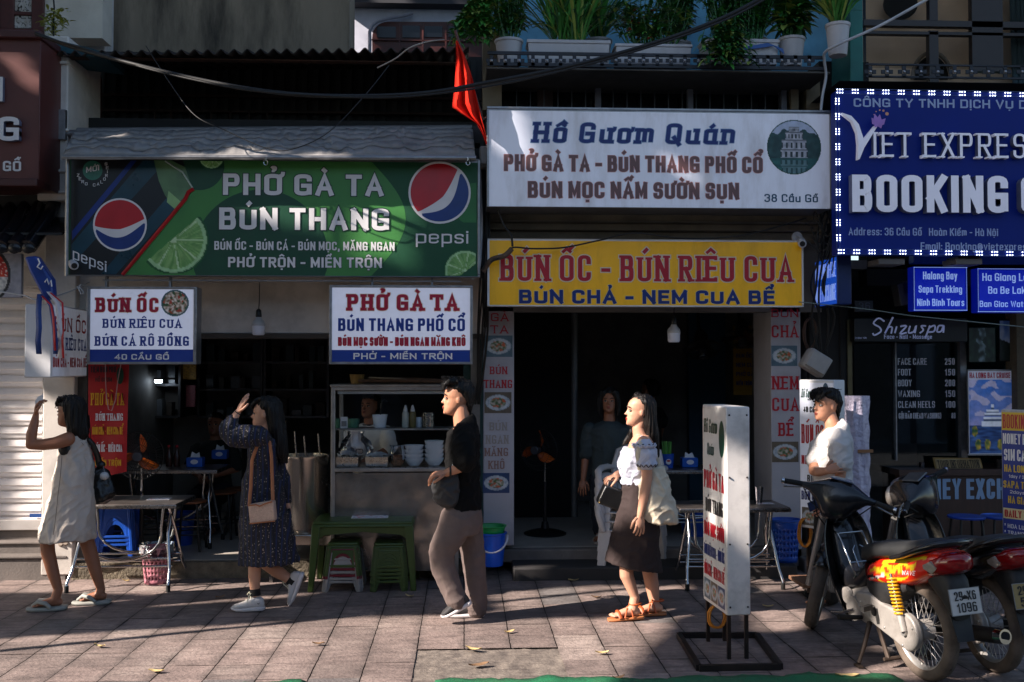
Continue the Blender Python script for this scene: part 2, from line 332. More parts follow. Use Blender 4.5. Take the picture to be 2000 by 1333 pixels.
def txt(mb,pan,s,x0,x1,yt,yb,m,d=.004,off=.02,halo=None,hm=None,serif=0,slab=.16,ext=0,shear=0,hd=.0015,rise=0,arc=0):
 H=yb-yt; W=x1-x0; wt=.13+off*3.0
 kx=pan.U.length/abs(pan.r[2]-pan.r[0]); ky=pan.V.length/abs(pan.r[3]-pan.r[1]); ar=kx/ky # lay out in true proportions
 st=layout(s,W*ar,H,wt,serif*2.2,slab*.75)
 def put(p,dd):x,y=p; x=(x+shear*y)/ar; return pan.pt(x0+x,yb-y-rise*(x/W),dd)
 def draw(grow,dd,mm,ex=0):
  for it in st:
   _zc[0]=(_zc[0]+1)%40; z=dd+_zc[0]*.00003
   if it[0]=='p':
    q=it[1]; cx=sum(p[0]for p in q)/4; cy=sum(p[1]for p in q)/4
    q=[(px+(grow if px>cx else-grow),py+(grow if py>cy else-grow))for px,py in q]
    q=[put(p,z)for p in q]; fs=[(0,1,2,3)]
    if ex:mb.prism(q,pan.N*-ex,mm)
    else:mb.add(q,fs,mm)
   else:
    _,p,cl,wv,wh=it
    if grow and not cl:
     p=list(p)
     for i,j in((0,1),(-1,-2)):
      dx,dy=p[i][0]-p[j][0],p[i][1]-p[j][1]; l=sqrt(dx*dx+dy*dy)or 1; p[i]=(p[i][0]+dx/l*grow,p[i][1]+dy/l*grow)
    L_,R_=_ribbon(p,cl,wv+2*grow,wh+2*grow); n=len(p); v=[put(q,z)for q in L_+R_]
    fs=[(i,(i+1)%n,n+(i+1)%n,n+i)for i in range(n if cl else n-1)]
    if ex:
     v2=[q-pan.N*ex for q in v]; N2=2*n
     sd=[(i,(i+1)%n,N2+(i+1)%n,N2+i)for i in range(n if cl else n-1)]+[(n+i,n+(i+1)%n,N2+n+(i+1)%n,N2+n+i)for i in range(n if cl else n-1)]
     if not cl:sd+=[(0,n,N2+n,N2),(n-1,2*n-1,N2+2*n-1,N2+n-1)]
     mb.add(v,fs,mm); mb.add(v+v2,sd,MATS.get('letter side',mm))
    else:mb.add(v,fs,mm)
 if halo is not None:draw(halo*2.6*H,d-hd,hm)
 draw(0,d,m,ext); mb.seg.append(len(mb.f))
def circle(pan,cx,cy,r,d,n=40,ry=None):return[pan.pt(cx+r*cos(2*pi*i/n),cy+(ry or r)*sin(2*pi*i/n),d)for i in range(n)]
def pic(name,pan,rect,nx,ny,fn,parent,mat,d=.003,mask=None):
 x0,y0,x1,y1=rect; mb=MB(); cols=[]
 for j in range(ny+1):
  for i in range(nx+1):
   u,v=i/nx,j/ny; mb.v.append(pan.pt(x0+u*(x1-x0),y0+v*(y1-y0),d)); cols.append(fn(u,v))
 for j in range(ny):
  for i in range(nx):
   if mask and not mask((i+.5)/nx,(j+.5)/ny):continue
   a=j*(nx+1)+i; mb.f.append([a,a+1,a+nx+2,a+nx+1]); mb.m.append(0)
 mb.mats=[mat]; o=mb.build(name,parent,smooth=0); me=o.data
 at=me.color_attributes.new('Col','FLOAT_COLOR','POINT')
 for i,c in enumerate(cols):at.data[i].color=lin(c)+(1,)
 return o
def mixc(a,b,t):t=max(0,min(1,t)); return tuple(a[i]+(b[i]-a[i])*t for i in range(3))
def nz(x,y,s=1,z=0):return noise.noise(Vector((x*s,y*s,z)))
disc=lambda u,v:(u-.5)**2+(v-.5)**2<.25
# shared materials
STEEL=M('brushed steel',(150,148,146),.28,1,.15,30,bump=.05)
ALU=M('aluminium frame',(150,150,152),.4,.85,.15,20,dirt=.4)
CHROME=M('chrome tube',(190,190,190),.12,1,.05)
BLKP=M('black plastic',(22,22,23),.42,0,.2)
RUB=M('rubber',(24,23,22),.85,0,.25,bump=.2)
CABLE=M('black cable',(18,18,18),.6,0,.2)
WHITE=M('white panel',(214,214,216),.45,0,.05,4,dirt=.25,dcol=(120,112,100),dscale=3)
WSIGN=M('white sign face',(212,217,232),.3,0,.05,3,emit=.045,dirt=.4,dcol=(120,112,104),dscale=2.6,bump=.5,bscale=2.2,stretch=(1.6,1.6,.45))  # faint glow added to brighten the white face
CREAM=M('cream wall',(206,198,190),.8,0,.1,5,bump=.15,bscale=90,dirt=.45,dcol=(88,78,66),dscale=2)
LBOX=M('lit light box face',(206,211,230),.3,0,.1,2.5,emit=.11,dirt=.2,dcol=(120,116,112),dscale=2.6)
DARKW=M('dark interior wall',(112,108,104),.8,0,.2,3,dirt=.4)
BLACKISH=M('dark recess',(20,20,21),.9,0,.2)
GLASS=M('window glass',(225,235,235),.03,0,0,spec=.5,trans=1)
def pane_mat(name,tint=(.75,.8,.82),refl=.12):
 m=bpy.data.materials.new(name); m.use_nodes=True; n=m.node_tree.nodes; k=m.node_tree.links
 n.remove(n['Principled BSDF']); o=n['Material Output']; t=n.new('ShaderNodeBsdfTransparent'); t.inputs[0].default_value=tint+(1,)
 g=n.new('ShaderNodeBsdfGlossy'); g.inputs['Roughness'].default_value=.03; g.inputs[0].default_value=(.9,.95,1,1)
 f=n.new('ShaderNodeLayerWeight'); f.inputs[0].default_value=refl
 mx=n.new('ShaderNodeMixShader'); k.new(f.outputs['Fresnel'],mx.inputs[0]); k.new(t.outputs[0],mx.inputs[1]); k.new(g.outputs[0],mx.inputs[2]); k.new(mx.outputs[0],o.inputs[0])
 return m
PANE=pane_mat('window pane',(.72,.78,.8),.35); CLEAR=pane_mat('clear glass',(.93,.95,.95),.2)
FILM=pane_mat('plastic film',(.86,.85,.9),.45)
# ================================================================== ground
TILE=VC('paving tile',.72,bump=.7,bscale=45,stain=1.15)
def pavement():
 x_ref=G(7,1317).x; y_ref=G(900,1322).y; t=.298
 mb=MB(); cols=[]; rnd=random.Random(3)
 nxa,nxb,nya,nyb=-14,40,-1,12
 patch=[G(x,y)for x,y in((812,1266),(985,1266),(1095,1268),(1110,1326),(800,1326))]
 px0,px1,py1=min(p.x for p in patch),max(p.x for p in patch),G(900,1268).y
 for j in range(nya,nyb):
  for i in range(nxa,nxb):
   x0=x_ref+i*t; y0=y_ref+j*t; cx,cy=x0+t/2,y0+t/2
   base=mixc((148,129,122),(126,111,105),rnd.random()**1.3)
   if rnd.random()<.08:base=(112,106,104)
   if rnd.random()<.06:base=(156,140,132)
   h=rnd.uniform(-.002,.002); tx,ty=rnd.uniform(-.003,.003),rnd.uniform(-.003,.003); g=.0025+.0015*rnd.random()
   if px0<cx<px1 and cy<py1:continue
   N=6; idx0=len(mb.v)
   for b in range(N+1):
    for a in range(N+1):
     x=x0+g+(t-2*g)*a/N; y=y0+.001+(t-.002)*b/N
     z=h+tx*(x-cx)+ty*(y-cy)
     ed=min(a,N-a)if b%N else 1
     if ed==0:x+=nz(x,y,30)*.003; y+=nz(x,y,30,5)*.003; z-=.002
     s=nz(x,y,3,2)*.5+nz(x*.5,y*2.6,9,7)*.4
     c=mixc(base,(84,74,70),max(0,s*.9)); c=mixc(c,(200,186,174),max(0,-s*.55))
     if ed==0:c=mixc(c,(60,55,52),.3)
     mb.v.append(Vector((x,y,z))); cols.append(lin(c))
   for b in range(N):
    for a in range(N):
     q=idx0+b*(N+1)+a; mb.f.append([q,q+1,q+N+2,q+N+1]); mb.m.append(0)
 it=iter(cols); mb.mats=[TILE]
 o=mb.build('pavement',smooth=25,col=lambda v:next(it)); structure(o)
 # worn mortar patch where tiles are missing
 mb=MB(); N=40; cols=[]
 for j in range(14):
  for i in range(N+1):
   x=px0+(px1-px0)*i/N; y=y_ref-t+(py1-y_ref+t)*j/13
   s=nz(x,y,14,3); z=-.007+.005*s+.002*nz(x,y,50,1); mb.v.append(Vector((x,y,z))); cols.append(lin(mixc((96,88,82),(150,138,126),.5+s*.9)))
 for j in range(13):
  for i in range(N):q=j*(N+1)+i; mb.f.append([q,q+1,q+N+2,q+N+1]); mb.m.append(0)
 it2=iter(cols); mb.mats=[TILE]; structure(mb.build('worn_paving_patch',smooth=30,col=lambda v:next(it2)))
 mb=MB(); mb.box(-16,16,5.55,9.6,-.2,-.0125,M('mortar bed',(48,44,41),.9,0,.3,20,bump=.4)); structure(mb.build('paving_bed'))
 mb=MB(); mb.box(-60,60,-30,60,-.4,-.2,M('asphalt',(62,60,60),.85,0,.25,40,bump=.4,bscale=200)); structure(mb.build('road'))
 mb=MB(); mb.box(-16,16,5.36,5.545,-.2,-.004,M('kerb stone',(120,114,108),.8,0,.2,12,bump=.4)); structure(mb.build('kerb',bevel=.02))
pavement()
# green woven ground sheet along the kerb
def kerb_sheet():
 green=M('green woven sheet',(18,104,66),.75,0,.25,90,bump=.5,bscale=260,dirt=.35,dcol=(90,74,52))
 for k,(pa,pb,lab)in enumerate(((-60,200,'crumpled green woven sheet along the kerb at the bottom left corner'),(425,600,'short piece of green woven sheet on the kerb below the floral dress'),(850,1760,'long green woven sheet on the kerb before the sign board and red motorbike'))):
  mb=MB(); xa=G(pa,1330).x; xb=G(pb,1330).x; n=max(16,int((xb-xa)/.04))
  ye=G(900,1326).y
  for j in range(7):
   for i in range(n+1):
    x=xa+(xb-xa)*i/n; e=.10*nz(x,j*.1,2.2,k+3)
    y=ye-.03+e*.45*(6-j)/6-j*.07; z=.012+.03*max(0,nz(x,y,5,k))+.012*nz(x,y,16,k)-(.004 if j else.008)
    mb.v.append(Vector((x,y,z)))
  for j in range(6):
   for i in range(n):q=j*(n+1)+i; mb.f.append([q,q+1,q+n+2,q+n+1]); mb.m.append(0)
  mb.mats=[green]; o=mb.build('ground_sheet',smooth=80); m=o.modifiers.new('s','SOLIDIFY'); m.thickness=.004
  tag(o,lab,'ground sheet','green sheets on the kerb')
kerb_sheet()
# fallen leaves
def leaves():
 ly=M('dry leaf',(184,160,110),.6,0,.3,30); lb=M('brown leaf',(120,92,66),.7,0,.3,30)
 spots=[(935,1301,'pale yellow leaf lying in the worn paving patch',1.5),(925,1270,'pale leaf at the back edge of the worn paving patch',1.2),(995,1236,'yellow leaf on the tiles right of the black shirt walker',.9),
 (1165,1168,'small yellow leaf on the tiles left of the tan sandals',.9),(1120,1135,'brown leaf by the dark doorstep',1),(1176,1277,'yellow leaf on sunlit tiles below the tan sandals',1),(1208,1326,'curled leaf on the front tile row before the sign board',.9),
 (305,1313,'dry leaf on the front tiles below the floral dress',1.1),(195,1264,'brown leaf on sunlit tiles at lower left',.9),(622,1259,'yellow leaf on the tiles below the green table',.9),(255,1122,'yellow leaf beside the pink waste basket',1),(247,1136,'tiny leaf before the folding table foot',.7),
 (130,1124,'brown leaf by the wooden poles',1.1),(142,1128,'second brown leaf by the wooden poles',1),(800,1166,'small leaf in shade under the green table edge',.8),(430,1168,'small brown leaf before the white trainers',.8),(1500,1186,'leaf in the dark strip right of the sign board',.9),(1655,1322,'tan leaf on the green sheet before the red motorbike',1.6)]
 for i,(px,py,lab,s)in enumerate(spots):
  g=G(px,py,.006); mb=MB(); r=random.Random(i); a=r.uniform(-.6,.6); ln=.045*s; wd=.017*s; pts=[]; fs=[]
  for k in range(7):
   t=-1+2*k/6; w_=wd*(1-t*t)**.7+.001; zc=.012*t*t*r.uniform(.5,1.3)+.002
   for sgn in(-1,0,1):
    x,y=t*ln,sgn*w_; pts.append(g+Vector((x*cos(a)-y*sin(a),x*sin(a)+y*cos(a),zc+abs(sgn)*.007)))
  for k in range(6):
   for q in range(2):fs.append((k*3+q,k*3+q+1,k*3+q+4,k*3+q+3))
  mb.add(pts,fs,ly if i%3 else lb); o=mb.build('fallen_leaf',smooth=80); tag(o,lab,'leaf','fallen leaves on the pavement')
leaves()
# ================================================================== buildings
YF=8.9
GREYP=M('grey stained plaster',(132,120,104),.9,0,.2,2.5,bump=.2,dirt=1,dcol=(20,20,19),dscale=1.5,stretch=(1.5,1.5,.3))
PALE=M('pale upper wall',(196,198,212),.8,0,.1,5,bump=.1,dirt=.3,dcol=(92,92,100))
LIT=M('white lime wall',(205,198,186),.85,0,.08,5,bump=.15,dirt=.3,dcol=(140,130,112))
MAHOG=M('mahogany window frame',(76,30,26),.5,0,.2,20)
TIN=M('dark corrugated iron',(44,40,38),.7,.3,.35,6,dirt=.6,dcol=(70,42,26))
TINBACK=M('dark inner sheet',(26,27,27),.8,0,.25,3)
TEAL=M('teal paint',(42,108,102),.7,0,.12,5,dirt=.3,dcol=(24,52,50))
BLUEW=M('faded blue wall',(92,150,182),.85,0,.16,4,bump=.15,dirt=.4,dcol=(58,84,104))
FLOORT=M('interior floor tile',(176,168,158),.35,0,.12,5,dirt=.3)
WOODD=M('dark wood',(44,28,22),.5,0,.3,6,stretch=(1,1,8))
CONC=M('step concrete',(110,102,97),.85,0,.2,9,bump=.3,dirt=.5,dcol=(58,52,48))
ROUGH=M('rough broken concrete',(110,100,84),.95,0,.35,14,bump=2,bscale=40,dirt=.8)
def room(name,root,x0,x1,y0,y1,z0,z1,wall,floor,wt=.08):
 mb=MB(); mb.box(x0-wt,x0,y0,y1,z0-.05,z1,wall); mb.box(x1,x1+wt,y0,y1,z0-.05,z1,wall); mb.box(x0-wt,x1+wt,y1,y1+wt,z0-.05,z1,wall); mb.box(x0-wt,x1+wt,y0,y1+wt,z1,z1+wt,wall); mb.build('interior_wall',root)
 mb=MB(); mb.box(x0,x1,y0,y1,z0-.12,z0,floor); mb.build('floor',root)
XA=P(-60,800,YF).x; X1=P(140,800,YF).x; X2=P(942,800,YF).x; X3=P(1618,800,9.0).x; X4=P(2120,800,9.0).x
# --- shuttered house on the left
b1=T('shuttered_house','cream shophouse with white roller shutter and grey steps at the left edge','building',(XA,9.2,0))
mb=MB(); mb.pbox(88,380,142,1124,8.84,9.6,CREAM); mb.pbox(76,70,130,392,8.72,9.5,CREAM)
for yy in(95,118,250,330,372):mb.pbox(73,yy,132,yy+7,8.69,8.9,CREAM)
mb.build('pillar',b1,bevel=.012)
mb=MB(); mb.pbox(-260,100,90,535,9.16,9.5,CREAM); mb.pbox(-260,-400,200,75,9.75,10,LIT); mb.pbox(45,520,96,560,8.95,9.2,CREAM); mb.build('wall',b1)
mb=MB(); a0=P(-260,1037,9.15); a1=P(88,540,9.15); n=int((a1.z-a0.z)/.112)
prof=[]
for i in range(n+1):
 z=a0.z+i*.112; prof+=[(.014,z),(.014,z+.013),(-.014,z+.015),(-.017,z+.045),(-.027,z+.055),(-.022,z+.075),(-.006,z+.107)]
for i in range(len(prof)-1):
 (d0,z0),(d1,z1)=prof[i],prof[i+1]; mb.add([(a0.x,9.15+d0,z0),(a1.x,9.15+d0,z0),(a1.x,9.15+d1,z1),(a0.x,9.15+d1,z1)],[(0,1,2,3)],M('roller shutter',(232,226,224),.4,0,.05,6,dirt=.22,dcol=(120,108,96)))
sh=mb.build('roller_shutter',b1,smooth=50)
mb=MB(); mb.pbox(-260,1018,88,1036,9.08,9.2,M('shutter bottom bar',(196,190,186),.4,.3)); mb.build('bottom_bar',sh,bevel=.006)
mb=MB(); mb.pbox(58,1004,84,1011,9.112,9.12,M('blue label',(24,62,120),.5)); mb.build('blue_label',sh)
mb=MB()
for k,(yt,yb,Y0)in enumerate(((1037,1064,9.12),(1064,1092,8.98),(1092,1124,8.85))):
 zt=P(0,yt,Y0).z; zb=(P(0,yb,Y0).z if k<2 else-.01); xa=P(-260,1000,Y0).x; xb=P((100,112,130)[k],1000,Y0).x
 mb.box(xa,xb,Y0,9.3,zb-.02*(k<2),zt,CONC); mb.box(xa,xb+.012,Y0-.018,9.3,zt,zt+.022,CONC)
mb.build('step',b1,bevel=.008)
# upper window with leaded glass
mb=MB()
mb.pbox(-90,-60,4,55,9.72,9.74,MAHOG); mb.pbox(62,-60,84,70,9.70,9.74,MAHOG); mb.pbox(3,22,64,30,9.71,9.745,MAHOG); mb.pbox(3,-60,26,60,9.705,9.74,MAHOG); mb.pbox(-90,54,66,72,9.69,9.74,MAHOG)
wf=mb.build('window',b1,bevel=.006)
pg=front(26,-60,64,55,9.735)
pic('patterned_pane',pg,(26,-60,64,55),30,60,lambda u,v:(40,38,36)if abs(nz(u*3,v*9,1.6))<.06 else mixc((170,160,150),(196,190,186),.5+nz(u*3,v*9,1.2,4)),wf,VC('printed glass',.2))
# --- house behind the green banner
b2=T('noodle_shophouse','dark fronted shophouse with corrugated roof behind the green banner','building',((X1+X2)/2,9,0))
FZ=P(500,1097,8.86).z
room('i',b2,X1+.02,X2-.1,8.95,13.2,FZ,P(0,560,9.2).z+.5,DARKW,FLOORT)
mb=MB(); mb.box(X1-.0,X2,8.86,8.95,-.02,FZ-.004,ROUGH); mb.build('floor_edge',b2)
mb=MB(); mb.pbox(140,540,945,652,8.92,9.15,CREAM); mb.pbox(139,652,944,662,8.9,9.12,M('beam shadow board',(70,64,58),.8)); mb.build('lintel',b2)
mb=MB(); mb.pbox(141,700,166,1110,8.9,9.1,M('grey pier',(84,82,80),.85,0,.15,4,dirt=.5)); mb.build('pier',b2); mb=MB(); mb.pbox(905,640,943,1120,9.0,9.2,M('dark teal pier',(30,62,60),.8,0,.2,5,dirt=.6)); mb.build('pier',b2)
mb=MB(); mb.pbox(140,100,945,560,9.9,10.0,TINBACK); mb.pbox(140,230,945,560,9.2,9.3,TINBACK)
x=150
for px in range(150,940,22):mb.pbox(px,118,px+9,250,9.87,9.91,M('inner sheet rib',(36,38,38),.8))
for yy in(186,216):mb.pbox(145,yy,940,yy+5,9.8,9.86,M('rusty rail',(50,34,28),.8,0,.3))
for px in(300,332,370,410,448,485,520):mb.pbox(px,216,px+3,246,9.8,9.83,M('rusty rail'))
mb.pbox(130,115,150,250,9.0,9.6,M('red brown post',(70,26,24),.8)); mb.pbox(156,140,162,240,9.2,9.25,ALU)
mb.build('wall',b2)
# corrugated roof
mb=MB(); n=240; xa=P(92,100,8.6).x; xb=P(915,100,8.6).x; rows=[]
for(Y,dz)in((8.62,0),(9.4,.14),(10.2,.3)):
 zL=P(100,104,8.62).z; zR=P(900,96,8.62).z
 rows.append([Vector((xa+(xb-xa)*i/n,Y,zL+(zR-zL)*i/n+dz+.022*cos(i*2*pi/7.5)))for i in range(n+1)])
for a,b in zip(rows,rows[1:]):
 o=len(mb.v); mb.v+=a+b
 for i in range(n):mb.f.append([o+i,o+i+1,o+n+2+i,o+n+1+i]); mb.m.append(mb.mi(TIN))
rf=mb.build('roof',b2,smooth=60); sm=rf.modifiers.new('s','SOLIDIFY'); sm.thickness=.008
mb=MB(); mb.pbox(110,112,915,122,8.72,8.8,M('rusty purlin',(74,46,32),.85,0,.3,10,dirt=.6)); mb.build('purlin',b2)
mb=MB(); a=P(86,72,8.66); b=P(205,102,8.66); mb.prism([a,b,b+Vector((0,0,-.05)),P(96,100,8.66)],(0,.5,0),M('blue green flashing',(24,70,82),.6,.2,.2)); mb.build('flashing',b2)
# upper walls set back
mb=MB(); mb.pbox(150,-400,204,104,10.05,10.6,M('weathered white pier',(206,202,200),.85,0,.12,4,bump=.3,dirt=.35)); mb.build('white_pier',b2)
mb=MB(); mb.pbox(204,-400,682,125,10.3,10.8,GREYP); uw=mb.build('stained_wall',b2)
b2b=T('rear_house','pale house with arched mahogany window set back above the corrugated roof','building',P(780,100,12))
mb=MB(); mb.pbox(660,-400,1000,220,12.0,12.4,PALE); mb.pbox(660,-400,1000,10,11.8,12,M('dark eave',(56,56,62),.8)); mb.build('wall',b2b)
# arched window
def archpts(x0,x1,yt,yb,r,Y,n=8):
 pts=[(x0,yb)]+[(x0+r-r*cos(pi/2*i/n),yt+r-r*sin(pi/2*i/n))for i in range(n+1)]+[(x1,yt),(x1,yb)]
 return[P(a,b,Y)for a,b in pts]
mb=MB(); mb.prism(archpts(727,960,43,130,30,11.97),(0,.1,0),MAHOG); wn=mb.build('window',b2b)
mb=MB()
for q in((736,52,773,74),(786,50,820,74),(829,51,864,73),(876,51,910,73)):mb.pbox(*q,11.955,11.965,M('dark window glass',(14,17,22),.12,0,0,spec=.3))
mb.build('pane',wn)
mb=MB();
for q in((725,77,960,82),(779,45,782,130),(824,45,827,130),(869,45,872,130)):mb.pbox(*q,11.94,11.968,MAHOG)
mb.build('glazing_bar',wn)
mb=MB(); mb.tube([P(a,b,11.9)for a,b in((722,130),(722,62),(727,50),(738,42),(760,36),(790,31),(806,26))],.02,8,M('cement moulding',(140,140,150),.8)); mb.build('window_hood',wn)
# --- house behind the white sign
b3=T('balcony_shophouse','shophouse with plant balcony and blue upper wall above the white sign','building',((X2+X3)/2,9.1,0))
F3=.2; Y3=9.0
xl=P(950,800,Y3).x; xr=P(1575,800,Y3).x
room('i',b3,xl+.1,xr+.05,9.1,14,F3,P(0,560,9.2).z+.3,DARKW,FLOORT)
mb=MB(); mb.box(xl,xr+.2,Y3,9.12,F3-.12,F3-.004,CONC); mb.box(P(1003,1134,8.6).x,P(1560,1134,8.6).x,8.62,Y3,-.02,F3-.09,M('dark doorstep',(44,42,42),.8,0,.2,8,dirt=.4)); mb.build('doorstep',b3,bevel=.015)
STEP3=F3-.09
mb=MB()
for q in((950,400,1620,436,8.62),(948,436,1615,452,8.7),(950,452,1610,470,8.78),(950,414,1616,419,8.59),(950,430,1616,434,8.585)):mb.pbox(*q,9.1,M('grey cornice',(120,112,98),.85,0,.15,5,bump=.2,dirt=.55,dcol=(50,44,38)))
mb.pbox(950,470,1605,610,9.0,9.2,DARKW); mb.build('cornice',b3,bevel=.006)
# upper glazed band with bars
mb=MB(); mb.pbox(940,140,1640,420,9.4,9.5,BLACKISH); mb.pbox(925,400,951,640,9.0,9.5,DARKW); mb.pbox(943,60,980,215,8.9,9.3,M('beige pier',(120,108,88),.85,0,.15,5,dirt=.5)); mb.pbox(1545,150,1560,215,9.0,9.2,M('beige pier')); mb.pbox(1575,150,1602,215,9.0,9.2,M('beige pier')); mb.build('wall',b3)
mb=MB(); mb.pbox(980,150,1545,216,9.2,9.22,M('dark glazing',(14,22,26),.05,0,0,spec=.9)); mb.build('pane',b3)
mb=MB()
for px in range(1008,1540,27):mb.pbox(px,150,px+2,216,9.08,9.1,M('grey bar',(70,72,76),.5,.4))
for px in(1163,1343,1526):mb.pbox(px,150,px+11,216,9.04,9.1,M('painted mullion',(96,98,108),.6))
mb.pbox(1049,168,1080,216,9.15,9.19,M('arched shade',(60,44,40),.8)); mb.build('window_bar',b3)
# balcony slab and railing
mb=MB(); mb.pbox(950,131,1622,144,8.5,10.1,M('balcony slab',(78,74,70),.85,0,.2,8,dirt=.5)); mb.build('balcony_slab',b3,bevel=.008)
RAILM=M('iron railing',(46,48,54),.5,.5,.2)
def railing(root,x0,x1,yt,yb,Y,step):
 mb=MB(); mb.pbox(x0,yt,x1,yt+3.5,Y,Y+.02,RAILM); mb.pbox(x0,yb-3,x1,yb,Y,Y+.02,RAILM); mb.pbox(x0,yt+19,x1,yt+21,Y,Y+.012,RAILM)if False else None
 px=x0+8; k=0; h=yb-yt; s=h/3.6
 while px<x1-6:
  cx,cy=px,(yt+yb)/2
  for dx,dy in((-1,0),(1,0),(0,-1),(0,1)):
   a=s*.5; mb.pbox(cx+dx*s-a,cy+dy*s-a,cx+dx*s+a,cy+dy*s+a,Y,Y+.012,RAILM)
  c=P(cx,cy,Y-.004); mb.ell(c,(.014,.01,.014),10,6,M('railing boss',(150,150,156),.3,.8))
  px+=step; k+=1
 mb.build('railing',root)
railing(b3,952,1612,106,131,8.52,27)
mb=MB(); mb.pbox(955,-400,1640,140,10.1,10.4,BLUEW); mb.build('upper_wall',b3)
mb=MB()
for q in((1158,-400,1172,100),(1335,-400,1340,100)):mb.pbox(*q,10.05,10.12,M('pale mullion',(150,160,176),.7))
mb.build('upper_mullion',b3)
# --- travel office on the right
b4=T('travel_office','teal pillared shophouse with wood windows above the blue travel agency sign','building',((X3+X4)/2,9.1,0))
mb=MB(); mb.pbox(1655,-400,1687,180,8.75,9.2,TEAL); mb.build('pillar',b4,bevel=.01)
mb=MB(); mb.pbox(1687,-400,2200,178,9.6,9.8,M('reflected tan wall',(226,200,176),.8,0,.12,4)); mb.pbox(1600,120,1700,480,9.2,9.6,BLACKISH); mb.pbox(1690,165,2200,560,9.1,9.3,BLACKISH); mb.build('wall',b4)  # tan wall behind the glass painted as the reflection in the upper windows
WB=M('dark window timber',(36,30,32),.5,0,.2,10)
mb=MB()
for q in((1687,38,2200,58),(1687,60,2200,74),(1811,-400,1832,40),(1815,60,1834,170),(1893,-400,1960,140),(1687,-400,1692,140)):mb.pbox(*q,9.2,9.27,WB)
wi=mb.build('window',b4,bevel=.006)
mb=MB(); mb.prism([P(1760+33*cos(t),8-30*sin(t)*(1.0),9.45)for t in[i*2*pi/20 for i in range(20)]],(0,.03,0),BLACKISH); mb.prism([P(1820+33*cos(t),155-46*sin(t),9.45)for t in[i*pi/14 for i in range(15)]],(0,.03,0),BLACKISH); mb.build('dark_opening',wi)
mb=MB(); mb.tube([P(1820+38*cos(t),155-52*sin(t),9.4)for t in[i*pi/14 for i in range(15)]],.02,8,M('arch trim',(120,110,100),.8)); mb.build('arch_trim',wi)
mb=MB()
for k in range(9):
 x=1975+k*9; mb.tube([P(x+2*sin(k),-60,9.38),P(x+4,60,9.38),P(x+8+2*sin(k*2),175,9.38)],.025,8,M('teal curtain',(34,58,66),.8))
mb.build('curtain',wi)
mb=MB(); mb.pbox(1687,-400,2200,140,9.32,9.33,pane_mat('old window pane',(.85,.82,.78),.08)); mb.build('pane',wi)
mb=MB(); mb.pbox(1640,158,2200,166,8.3,9.3,M('dark ledge',(30,30,32),.7)); mb.build('ledge',b4,bevel=.006)
railing(b4,1692,2160,127,154,8.5,33)
F4=.12
room('i',b4,P(1650,800,9).x,P(2160,800,9).x,9.1,12.5,F4,P(0,520,9.2).z,DARKW,FLOORT)
mb=MB(); mb.box(P(1575,1120,8.8).x,X4,8.85,9.12,-.02,F4-.004,CONC); mb.build('doorstep',b4,bevel=.01)
mb=MB(); mb.pbox(1655,625,1668,1080,9.0,9.15,M('brass tinted jamb',(96,88,64),.4,.6)); mb.pbox(1640,520,1655,1100,9.0,9.3,BLACKISH); mb.pbox(1875,640,1890,900,9.25,9.32,ALU); mb.pbox(1748,660,1753,900,9.25,9.3,ALU); mb.pbox(1985,600,2060,830,9.0,9.2,M('rough tan pier',(74,66,52),.9,0,.2,20,bump=.6)); mb.build('shop_frame',b4)
mb=MB(); mb.pbox(1668,670,1884,950,9.3,9.31,PANE); mb.build('shop_pane',b4)
for nm,lab,xa_,xb_,m_,h_ in(('next_house','grey green shophouse past the travel office',X4+.02,X4+7,TEAL,6.5),('next_house','cream shophouse past the roller shutter',XA-7,XA-.35,CREAM,6.2)):
 q=T(nm,lab,'building',((xa_+xb_)/2,9.2,0)); mb=MB(); mb.box(xa_,xb_,9.0,13,-.02,h_,m_); mb.box(xa_-.0,xb_,8.85,8.995,2.9,3.1,CONC); mb.build('wall',q); mb=MB()
 for i in range(20):mb.box(xa_+.5,xb_-.5,8.975-.012*(i%2),8.99,.05+i*.13,.17+i*.13,MATS['roller shutter'])
 mb.build('roller_shutter',q)
 for i in range(3):mb=MB(); mb.box(xa_+.7+i*2,xa_+1.9+i*2,8.97,8.995,3.7,5.2,BLKP); w_=mb.build('window',q); mb=MB(); mb.box(xa_+.6+i*2,xa_+2.0+i*2,8.9,8.995,3.6,3.69,WHITE); mb.build('sill',w_)
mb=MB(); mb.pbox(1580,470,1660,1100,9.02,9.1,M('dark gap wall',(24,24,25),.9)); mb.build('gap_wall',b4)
# ================================================================== signs
def signbox(name,label,cat,rect,Y,depth,face,frame=None,fw=4,grp=None,framedepth=.01):
 x0,y0,x1,y1=rect; c=P((x0+x1)/2,y1,Y); root=T(name,label,cat,(c.x,Y,c.z),grp)
 mb=MB(); mb.pbox(x0,y0,x1,y1,Y,Y+depth,frame or face); mb.build('box',root,bevel=.006)
 pan=front(x0,y0,x1,y1,Y)
 mb=MB(); mb.poly([pan.pt(a,b,.002)for a,b in((x0+fw,y1-fw),(x1-fw,y1-fw),(x1-fw,y0+fw),(x0+fw,y0+fw))],face); mb.build('face',root)
 if frame:
  mb=MB()
  for q in((x0,y0,x1,y0+fw),(x0,y1-fw,x1,y1),(x0,y0+fw,x0+fw,y1-fw),(x1-fw,y0+fw,x1,y1-fw)):mb.pbox(*q,Y-framedepth,Y-.0005,frame)
  mb.build('frame',root,bevel=.003)
 return root,pan
def ink(n,c,r=.4,e=0):return M('ink '+n,c,r,0,.06,6,emit=e)
